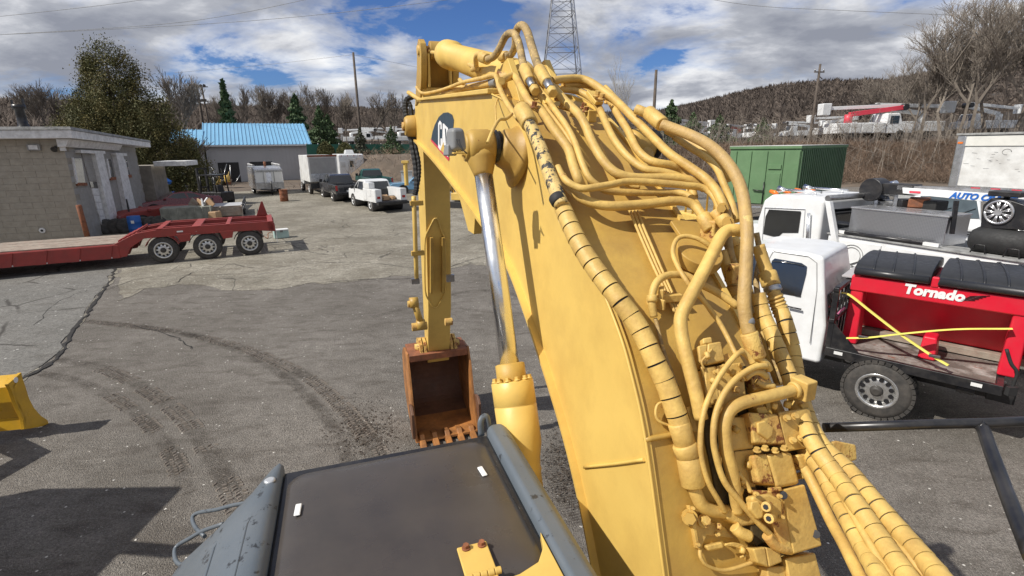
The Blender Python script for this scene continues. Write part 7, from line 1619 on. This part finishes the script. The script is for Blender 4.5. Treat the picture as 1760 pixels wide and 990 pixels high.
# compressor tank and spare wheel housing
p_=kz(1662,414,-.25); q_=kz(1800,424,-.25); mb=MB(); Ln=(q_-p_).length; mb.lathe((p_.x,-.35,p_.z+.05),(q_.x,-.35,p_.z+.05),[(0,.08),(.04,.19),(.12,.25),(Ln-.1,.25),(Ln,.1)],24); tb(mb,'air_tank',M_blk,kw_)
for u in (1690,1750): p_2=kz(u,420,-.25); mb=MB(); mb.tube([(p_2.x-.12,-.1,zg+.03),(p_2.x-.08,-.12,zg+.2),(p_2.x+.08,-.12,zg+.2),(p_2.x+.12,-.1,zg+.03)],.012,6); tb(mb,'tank_foot',M_blk2,kw_)
hp_=[kz(u,v,-.3) for u,v in [(1685,392),(1690,352),(1704,340),(1740,345),(1762,352),(1762,396)]]
mb=MB(); mb.prism([(p.x,p.z) for p in hp_],1,-.75,-.28); hs=tb(mb,'wheel_housing',M_blk2,kw_,.02)
wc_=kz(1717,365,-.27); mb=MB(); R1=abs(kz(1744,365,-.27).x-wc_.x)*.92
mb.tube([(wc_.x+R1*cos(k*pi/14),-.26,wc_.z+R1*sin(k*pi/14)) for k in range(29)],.025,8); 
for k in range(9):
    a=2*pi*k/9; mb.tube([(wc_.x+.05*cos(a),-.25,wc_.z+.05*sin(a)),(wc_.x+R1*cos(a-.1),-.26,wc_.z+R1*sin(a-.1))],.018,5); mb.tube([(wc_.x+.05*cos(a),-.25,wc_.z+.05*sin(a)),(wc_.x+R1*cos(a+.12),-.26,wc_.z+R1*sin(a+.12))],.018,5)
mb.cyl((wc_.x,-.27,wc_.z),(wc_.x,-.22,wc_.z),.06,n=12); tb(mb,'spoked_wheel',M_alu,hs)
p_2=kz(1735,333,-.5); mb=MB(); mb.box((p_2.x,-.5,p_2.z),(.5,.4,.1)); mb.tube([(p_2.x,-.5,p_2.z),(p_2.x+.1,-.5,p_2.z-.4)],.05,8); tb(mb,'engine_cap',M_blk2,kw_,.02)
wheels4(kw_,(-5.5,),1.0,.5,.3); 
for x in (x_f+.6,-4.5): mb=MB(); wheel(kw_,x,-.15,.5,.3,1); wheel(kw_,x,-2.2,.5,.3,-1)
# ---- white van behind the crane
p=T(1665,375,19); vn=thing('white_van','white van facing the camera behind the service truck crane','van',(p.x,p.y+1.5,gh(p.x,p.y)),radians(-118))
mb=MB(); mb.prism([(2.4,.4),(2.45,1.15),(1.7,1.35),(1.1,2.15),(-2.4,2.2),(-2.4,.4)],1,-1.0,1.0); tb(mb,'body',M_wht,vn,.1); mb=MB(); panel(mb,[(1.72,-.9,1.38),(1.72,.9,1.38),(1.14,.82,2.08),(1.14,-.82,2.08)],.03); tb(mb,'windscreen',M_glas2,vn)
mb=MB(); mb.tube([(1.75,-.7,1.42),(1.5,.1,1.72)],.015,4); mb.tube([(1.75,.1,1.42),(1.5,.8,1.72)],.015,4); tb(mb,'wiper',M_blk2,vn); mb=MB(); 
for k in range(4): mb.b2((2.44,-.6,.7+k*.09),(2.47,.6,.74+k*.09))
tb(mb,'grille',M_blk2,vn); wheels4(vn,(1.6,-1.6),.9,.36,.24)
# ---- white box trailer at the right edge
b0,b1=T(1640,280,24),T(1800,280,21); bxt=thing('box_trailer','tall dirty white box trailer with silver corner posts at the right edge','trailer',(b0.x,b0.y,gh(b0.x,b0.y)),atan2(b1.y-b0.y,b1.x-b0.x))
BI=WM[bxt.name].inverted()
def bp(u,v): 
    n=(WM[bxt.name].to_3x3()@V((0,1,0))); q=BI@PL(u,v,b0,n); return q
L_=(b1-b0).length+2; z1=bp(1700,232).z; z2=bp(1700,322).z
mb=MB(); mb.b2((0,0,z2),(L_,5,z1)); bb=tb(mb,'box',M_whd,bxt,.03)
mb=MB(); mb.b2((-.06,-.06,z2-.1),(.32,.3,z1+.0)); tb(mb,'corner_post',M_alu,bxt,.06); mb=MB(); mb.b2((.3,-.05,z1-.48),(L_,.02,z1-.02)); tb(mb,'upper_panel',mat('cream_panel',(.66,.65,.60),.5,var=.08),bxt,.03)
mb=MB(); mb.b2((-.1,-.1,z1),(L_,5,z1+.1)); tb(mb,'roof_edge',M_roofm,bxt,.02); mb=MB(); mb.b2((.02,-.09,z1-.36),(.22,-.06,z1-.28)); tb(mb,'marker_lamp',M_ambr,bxt)
mb=MB(); mb.b2((0,-.04,z2-.12),(L_,.1,z2-.0)); tb(mb,'lower_rail',M_alu,bxt)
for k in range(4): mb=MB(); mb.b2((.9+k*.75,-.05,z2-.09),(1.25+k*.75,-.042,z2-.03)); tb(mb,'red_reflector',M_rdec,bxt)
mb=MB()
r=random.Random(3)
for k in range(16):
    c=V((1.4+r.gauss(0,.55),-.004,z1-1.0+r.gauss(0,.22))); a=r.uniform(-.6,.3); Lk=r.uniform(.05,.22); mb.tube([c,c+V((Lk*cos(a),0,Lk*sin(a)*.5))],.012,4,flat=.3)
ring_=[(1.9+.16*cos(radians(a)),-.004,z1-.72+.12*sin(radians(a))) for a in range(0,300,20)]; mb.tube(ring_,.015,4); tb(mb,'faded_lettering',M_roofm,bxt)
for x in (3,4.2): wheel(bxt,x,.2,.5,.3,-1)
# yellow compact machine behind the tubes
p=T(1206,322,22); ym=thing('yellow_roller','small yellow roller with roll bar behind the boom hoses','roller',(p.x,p.y,gh(p.x,p.y)),radians(100)); mb=MB(); mb.b2((-1,-.6,.5),(1,.6,1.2)); tb(mb,'body',M_yel,ym,.1); mb=MB(); mb.tube([(-.3,-.5,1.2),(-.3,-.5,2.3),(-.3,.5,2.3),(-.3,.5,1.2)],.05,8); mb.tube([(.3,-.5,1.2),(.3,-.5,2.3),(.3,.5,2.3),(.3,.5,1.2)],.05,8); tb(mb,'roll_bar',M_yel,ym); mb=MB(); mb.lathe((-1.1,-.6,.45),(-1.1,.6,.45),[(0,.4),(.02,.45),(1.18,.45),(1.2,.4)],20); mb.lathe((1.1,-.6,.45),(1.1,.6,.45),[(0,.4),(.02,.45),(1.18,.45),(1.2,.4)],20); tb(mb,'drum',M_steel,ym)
# ================================================================ white flatbed pickup with the red spreader
zB=.98; p0,p1=G(1424,597,zB),G(1722,664,zB); fd=(p0-p1); fd.z=0; fd.normalize(); ph=atan2(fd.y,fd.x)
pk=thing('flatbed_pickup','white flatbed pickup beside the excavator carrying a red spreader','pickup truck',(p0.x,p0.y,0),ph); PM=WM[pk.name]; PI=PM.inverted(); LB=(p1-p0).length
# local: x forward, y left (towards us), bed near edge y=0 from x=-LB..0
def pp(u,v,y=0): return PI@PL(u,v,p0+PM.to_3x3()@V((0,y,0)),PM.to_3x3()@V((0,1,0)))
BWd=2.15
mb=MB(); mb.b2((-LB,-BWd,zB-.10),(0,0,zB-.012)); fb=tb(mb,'bed_frame',M_blk2,pk,.015)
mb=MB(); mb.b2((-LB,-BWd-.01,zB-.12),(0,.012,zB+.02)); 
for lo,hi in (((-LB-.02,-.06,zB-.14),(.04,.02,zB+.004)),((-LB-.02,-BWd-.02,zB-.14),(.04,-BWd+.06,zB+.004)),((-LB-.02,-BWd,zB-.14),(-LB+.06,0,zB+.002))): mb=MB(); mb.b2(lo,hi); tb(mb,'edge_rail',M_blk2,fb,.01)
for k in range(9): mb=MB(); y=-.07-k*.225; mb.b2((-LB+.07,y-.218,zB-.011),(-.02,y,zB+.001+.002*(k%2))); tb(mb,'deck_plank',M_bed,fb,.002)
for x in (-.15,-LB+.25): mb=MB(); mb.b2((x-.06,.021,zB-.08),(x+.06,.03,zB-.03)); tb(mb,'edge_reflector',M_lbl,fb)
# headboard rack
hz_=1.98
mb=MB(); 
for y in (-.02,-BWd+.08): mb.b2((-.02,y-.07,zB),(.06,y,hz_))
mb.b2((-.02,-BWd,hz_-.06),(.06,0,hz_)); mb.b2((-.02,-BWd,zB+.42),(.06,0,zB+.48)); mb.prism([(-.02,zB),(-.42,zB),(-.02,zB+.42)],1,-.05,-.02)
for k in range(9): mb.b2((.0,-.2-k*.22,zB),(.03,-.18-k*.22,hz_))
tb(mb,'headboard',M_blk2,pk,.006)
# cab and bonnet
def loc_side(uv,y): return [(lambda q:(q.x,q.z))(pp(u,v,y)) for u,v in uv]
yS=-.06
rear=pp(1392,590,yS); cx_r=.10; 
zr_=pp(1400,438,-.28).z; 
cabp=[(cx_r,.62),(cx_r,1.30),(cx_r+.10,1.80),(cx_r+.22,zr_-.02),(cx_r+.50,zr_+.02),(cx_r+1.35,zr_+.01),(cx_r+1.62,zr_-.06),(cx_r+2.35,1.30),(cx_r+3.55,1.18),(cx_r+3.68,1.0),(cx_r+3.70,.62)]
def shell2(prof,y0,y1,ins,zb,zt):
    mb=MB(); n0=len(prof); w_=lambda z: max(0,(z-zb)/(zt-zb))*ins
    mb.add([(x,y0-w_(z),z) for x,z in prof]+[(x,y1+w_(z),z) for x,z in prof],[tuple(range(n0)),tuple(range(n0,2*n0))[::-1]]+[((i+1)%n0,i,n0+i,n0+(i+1)%n0) for i in range(n0)]); return mb
pc=tb(shell2(cabp,yS,-BWd+.06,.22,1.25,zr_),'cab',M_wht,pk,.07)
def onside(uv,th=.008,y=yS):
    P=[]
    for u,v in uv:
        z=pp(u,v,y).z
        for _ in range(4): yy=y-max(0,(z-1.25)/(zr_-1.25))*.22; q=pp(u,v,yy); z=q.z
        P.append(V((q.x,yy+th,q.z)))
    return P
def sidep(uv,name,m_,th=.01,bev=.0):
    P=onside(uv,.002); mb=MB(); k=len(P); mb.add(P+[p+V((0,th,0)) for p in P],[tuple(range(k)),tuple(range(k,2*k))[::-1]]+[(i,k+i,k+(i+1)%k,(i+1)%k) for i in range(k)]); return tb(mb,name,m_,pc,bev)
wn=sidep([(1327,448),(1332,444),(1378,452),(1387,458),(1386,470),(1376,510),(1330,502),(1322,470)],'door_window',M_glass)
mb=MB(); P=onside([(1328,449),(1345,450),(1366,453),(1382,457)],.02); mb.tube(P,.018,8,flat=.6); tb(mb,'vent_visor',M_glass,wn)
mb=MB(); P=onside([(1330,430),(1322,445),(1316,480),(1316,530),(1320,590)],.004); mb.tube(P,.006,4); P=onside([(1330,432),(1390,441),(1404,452),(1404,500),(1392,590)],.004); mb.tube(P,.006,4); tb(mb,'door_seam',M_roofm,pc)
mb=MB(); P=onside([(1355,526),(1378,531)],.03); mb.tube(P,.022,8,flat=.6); tb(mb,'door_handle',M_blk2,pc)
for uv in ([(1262,430),(1300,440),(1296,490),(1258,480)],): sidep(uv,'door_window',M_glass)
mb=MB(); panel(mb,[(cx_r+1.66,yS-.20,zr_-.10),(cx_r+2.33,yS-.10,1.34),(cx_r+2.33,-BWd+.16,1.34),(cx_r+1.66,-BWd+.26,zr_-.10)],.012); tb(mb,'windscreen',M_glass,pk)
mb=MB(); panel(mb,[(cx_r+.0,yS-.15,1.35),(cx_r+.08,yS-.22,1.78),(cx_r+.08,-BWd+.28,1.78),(cx_r+.0,-BWd+.2,1.35)],.012); tb(mb,'rear_window',M_glass,pk)
wt=PI@G(1500,714); 
tr_=.47
w_=wheel(pk,wt.x,wt.y-.02,tr_,.30,1,M_rim,12,True); wheel(pk,wt.x,-BWd+.2,tr_,.30,-1,M_rim,12,True)
for y,s_ in ((-.22,1),(-BWd+.2,-1)): wheel(pk,cx_r+2.85,y,tr_,.30,s_,M_rim,12,True)
mb=MB(); mb.b2((-LB+.1,-1.5,.55),(3.4,-.6,.80)); tb(mb,'chassis',M_blk2,pk); mb=MB(); mb.tube([(wt.x,wt.y-.1,tr_),(wt.x,-BWd+.2,tr_)],.07,8); mb.box((wt.x,-1.05,tr_),(.35,.4,.35)); tb(mb,'rear_axle',M_blk2,pk)
for k,(x,z) in enumerate(((-.25,.75),(-.35,.68),(-.45,.6))): mb=MB(); mb.cyl((x,-.45,z),(x,-.3,z),.06,n=10); tb(mb,'air_fitting',M_steel,pk)
mb=MB(); mb.box((-LB-.02,-.35,zB-.22),(.3,.25,.2)); mb.cyl((-LB+.25,-.12,zB-.2),(-LB+.45,-.12,zB-.2),.07,n=12); tb(mb,'tail_fitting',M_blk2,pk,.01)
mb=MB(); mb.box((.42,-.30,zr_+.05),(.5,.9,.05)); 
# ---- spreader
def sp(u,v,y=-.42): return pp(u,v,y)
s0=sp(1452,560); xs0=s0.x+.02; XS1=xs0-3.1; yn=-.42; yf=-BWd+.12
spd=thing('salt_spreader','red plastic salt spreader with black lids strapped on the flatbed','spreader',tuple(PM@V((xs0,yn,zB))),ph)
def sb(mb,name,m_,bv=0,par=None,label=None): return build(mb,name,m_,par or spd,PM,bv,label)
zh=sp(1462,470).z; zh=zh; zl=sp(1470,455).z
hz0=zB+.14; zt1=sp(1466,463).z-.09; print('zt1',zt1-zB,'xs0',xs0,'cabroof',zr_,'zg',zg,'z_t',z_t,x_b,x_f,sx_)
# hopper: vertical rim band above, sloped wall below
mb=MB(); mb.b2((XS1,yf,zt1-.26),(xs0,yn,zt1)); hop=sb(mb,'hopper_rim',M_spr,.03)
mb=MB(); mb.hexa([(XS1+.1,-1.45,hz0),(xs0-.08,-1.45,hz0),(xs0-.08,-1.12,hz0),(XS1+.1,-1.12,hz0),(XS1+.05,yf+.03,zt1-.25),(xs0-.04,yf+.03,zt1-.25),(xs0-.04,yn-.24,zt1-.25),(XS1+.05,yn-.24,zt1-.25)]); sb(mb,'hopper_wall',M_spr,.02)
for k,x in enumerate((xs0-.10,xs0-1.12,xs0-2.02,xs0-2.95)):
    zz_=zt1-.1 if k!=1 else zB+.36
    mb=MB(); mb.hexa([(x-.12,yn-.34,zB+.01),(x+.10,yn-.34,zB+.01),(x+.10,yn+.03,zB+.01),(x-.12,yn+.03,zB+.01),(x-.09,yn-.34,zz_),(x+.08,yn-.34,zz_),(x+.08,yn-.03,zz_),(x-.09,yn-.03,zz_)]); sb(mb,'support_leg',M_spr,.03)
mb=MB(); mb.hexa([(XS1-.02,yn-.5,zB+.01),(xs0-2.3,yn-.5,zB+.01),(xs0-2.3,yn+.10,zB+.01),(XS1-.02,yn+.10,zB+.01),(XS1,yn-.5,zt1-.15),(xs0-2.4,yn-.5,zt1-.15),(xs0-2.4,yn-.01,zt1-.15),(XS1,yn-.01,zt1-.15)]); sb(mb,'rear_skirt',M_spr,.03)
mb=MB(); mb.b2((XS1,-1.5,zB+.02),(xs0-.1,-.98,zB+.13)); sb(mb,'conveyor_tray',M_wood,.01)
for x in (xs0-.06,sp(1605,487).x): mb=MB(); mb.b2((x-.06,yn-.08,zt1-.02),(x+.03,yn+.012,zt1+.13)); sb(mb,'hinge_lug',M_spr,.015)
# lids: barrel-topped with ribs
def lid(x0,x1,zup=0):
    yc=(yn+yf)/2; hw_=(yn-yf)/2+.02; prf=[(yc+hw_*cos(radians(a))*1.0, zt1+.02+.23*(sin(radians(a))**.6 if a not in (0,180) else 0)) for a in (0,8,20,35,55,75,90,105,125,145,160,172,180)]
    mb=MB(); mb.prism(prf,0,x1,x0,True); o=sb(mb,'lid',M_lid,.02)
    mb=MB(); mb.tube([(x0-.02,yn+.005,zt1+.075),(x1+.02,yn+.005,zt1+.075)],.062,12); sb(mb,'lid_lip',M_lid,0,o)
    n_=int((x0-x1)/.25)
    for k in range(n_):
        x=x0-.16-k*.25; mb=MB(); P=[(x-.10*(y_-yc)/hw_,y_,z_+.006) for y_,z_ in prf[1:-1]]; mb.tube(P,.016,6,flat=.9); sb(mb,'lid_rib',M_lid,0,o)
    return o
xm_=sp(1605,487).x; lid(xs0-.02,xm_+.04); lid(xm_-.04,XS1-.2)
lg=sp(1553,499,yn+.004); lg2=sp(1655,522,yn+.004)
fm=frame_at(PM@V((lg.x,yn+.006,zt1-.165)),PM.to_3x3()@V((-1,0,0)),V((0,0,1))); tx=textobj('Tornado','spreader_lettering',M_wlt,spd,fm,.20,.12,.010)
mb=MB(); xw=lg2.x
for k in range(5): mb.tube([(xw+.03-.02*k,yn+.006,zt1-.15+.018*k),(xw-.12-.035*k,yn+.006,zt1-.125+.024*k)],.008,4,flat=.5)
sb(mb,'winged_swirl',M_blk2)
# straps
def strap(name,uvy,label,w=.045):
    P=[PM@pp(u,v,y) for u,v,y in uvy]; mb=MB(); mb.tube(spl(P,4),w,4,smooth=False,flat=.25); o=build(mb,name,M_strap,None,None,label=label,cat='strap',group='yellow straps holding the spreader'); return o
strap('ratchet_strap',[(1447,503,-.36),(1462,508,-.33),(1500,538,-.22),(1547,574,-.10),(1600,610,-.02),(1630,628,.03)],'yellow ratchet strap running diagonally down to the bed edge')
strap('ratchet_strap',[(1455,581,.03),(1495,580,.0),(1547,574,-.09),(1640,566,-.25),(1740,565,-.36)],'yellow ratchet strap stretched level across the spreader legs')
mb=MB(); 
for u,v in ((1484,579),(1606,612)): q=PM@pp(u,v,.02); mb.box(q,(.13,.05,.04),ph+.2)
build(mb,'strap_ratchet',M_steel,None,None,bevel=.006,label='steel ratchet buckles of the yellow straps on the bed edge',cat='ratchet')
q=pp(1440,545,-.3); mb=MB(); mb.tube([PM@pp(1452,528,-.35),PM@pp(1440,540,-.3)],.018,6); mb.box(PM@pp(1439,546,-.28),(.05,.03,.06)); build(mb,'pink_handle',mat('pink_plastic',(.65,.2,.35),.5),None,None,label='pink hook with a white cord hanging by the headboard',cat='hook')
q=[PM@pp(u,v,-.05) for u,v in [(1730,600),(1738,625),(1748,640),(1742,660),(1735,676)]]; mb=MB(); mb.tube(spl(q,4),.022,6); mb.box(PM@pp(1738,672,.0),(.12,.06,.12)); build(mb,'black_strap',M_blk,None,None,label='black webbing strap and cable hanging at the bed tail',cat='strap')
mb=MB(); q=PM@V((-.12,-1.25,hz_+.03)); mb.box(q,(.5,.9,.03),ph); build(mb,'roof_board',M_gsid,None,None,bevel=.004,label='small grey board lying on the pickup headboard rack',cat='board')
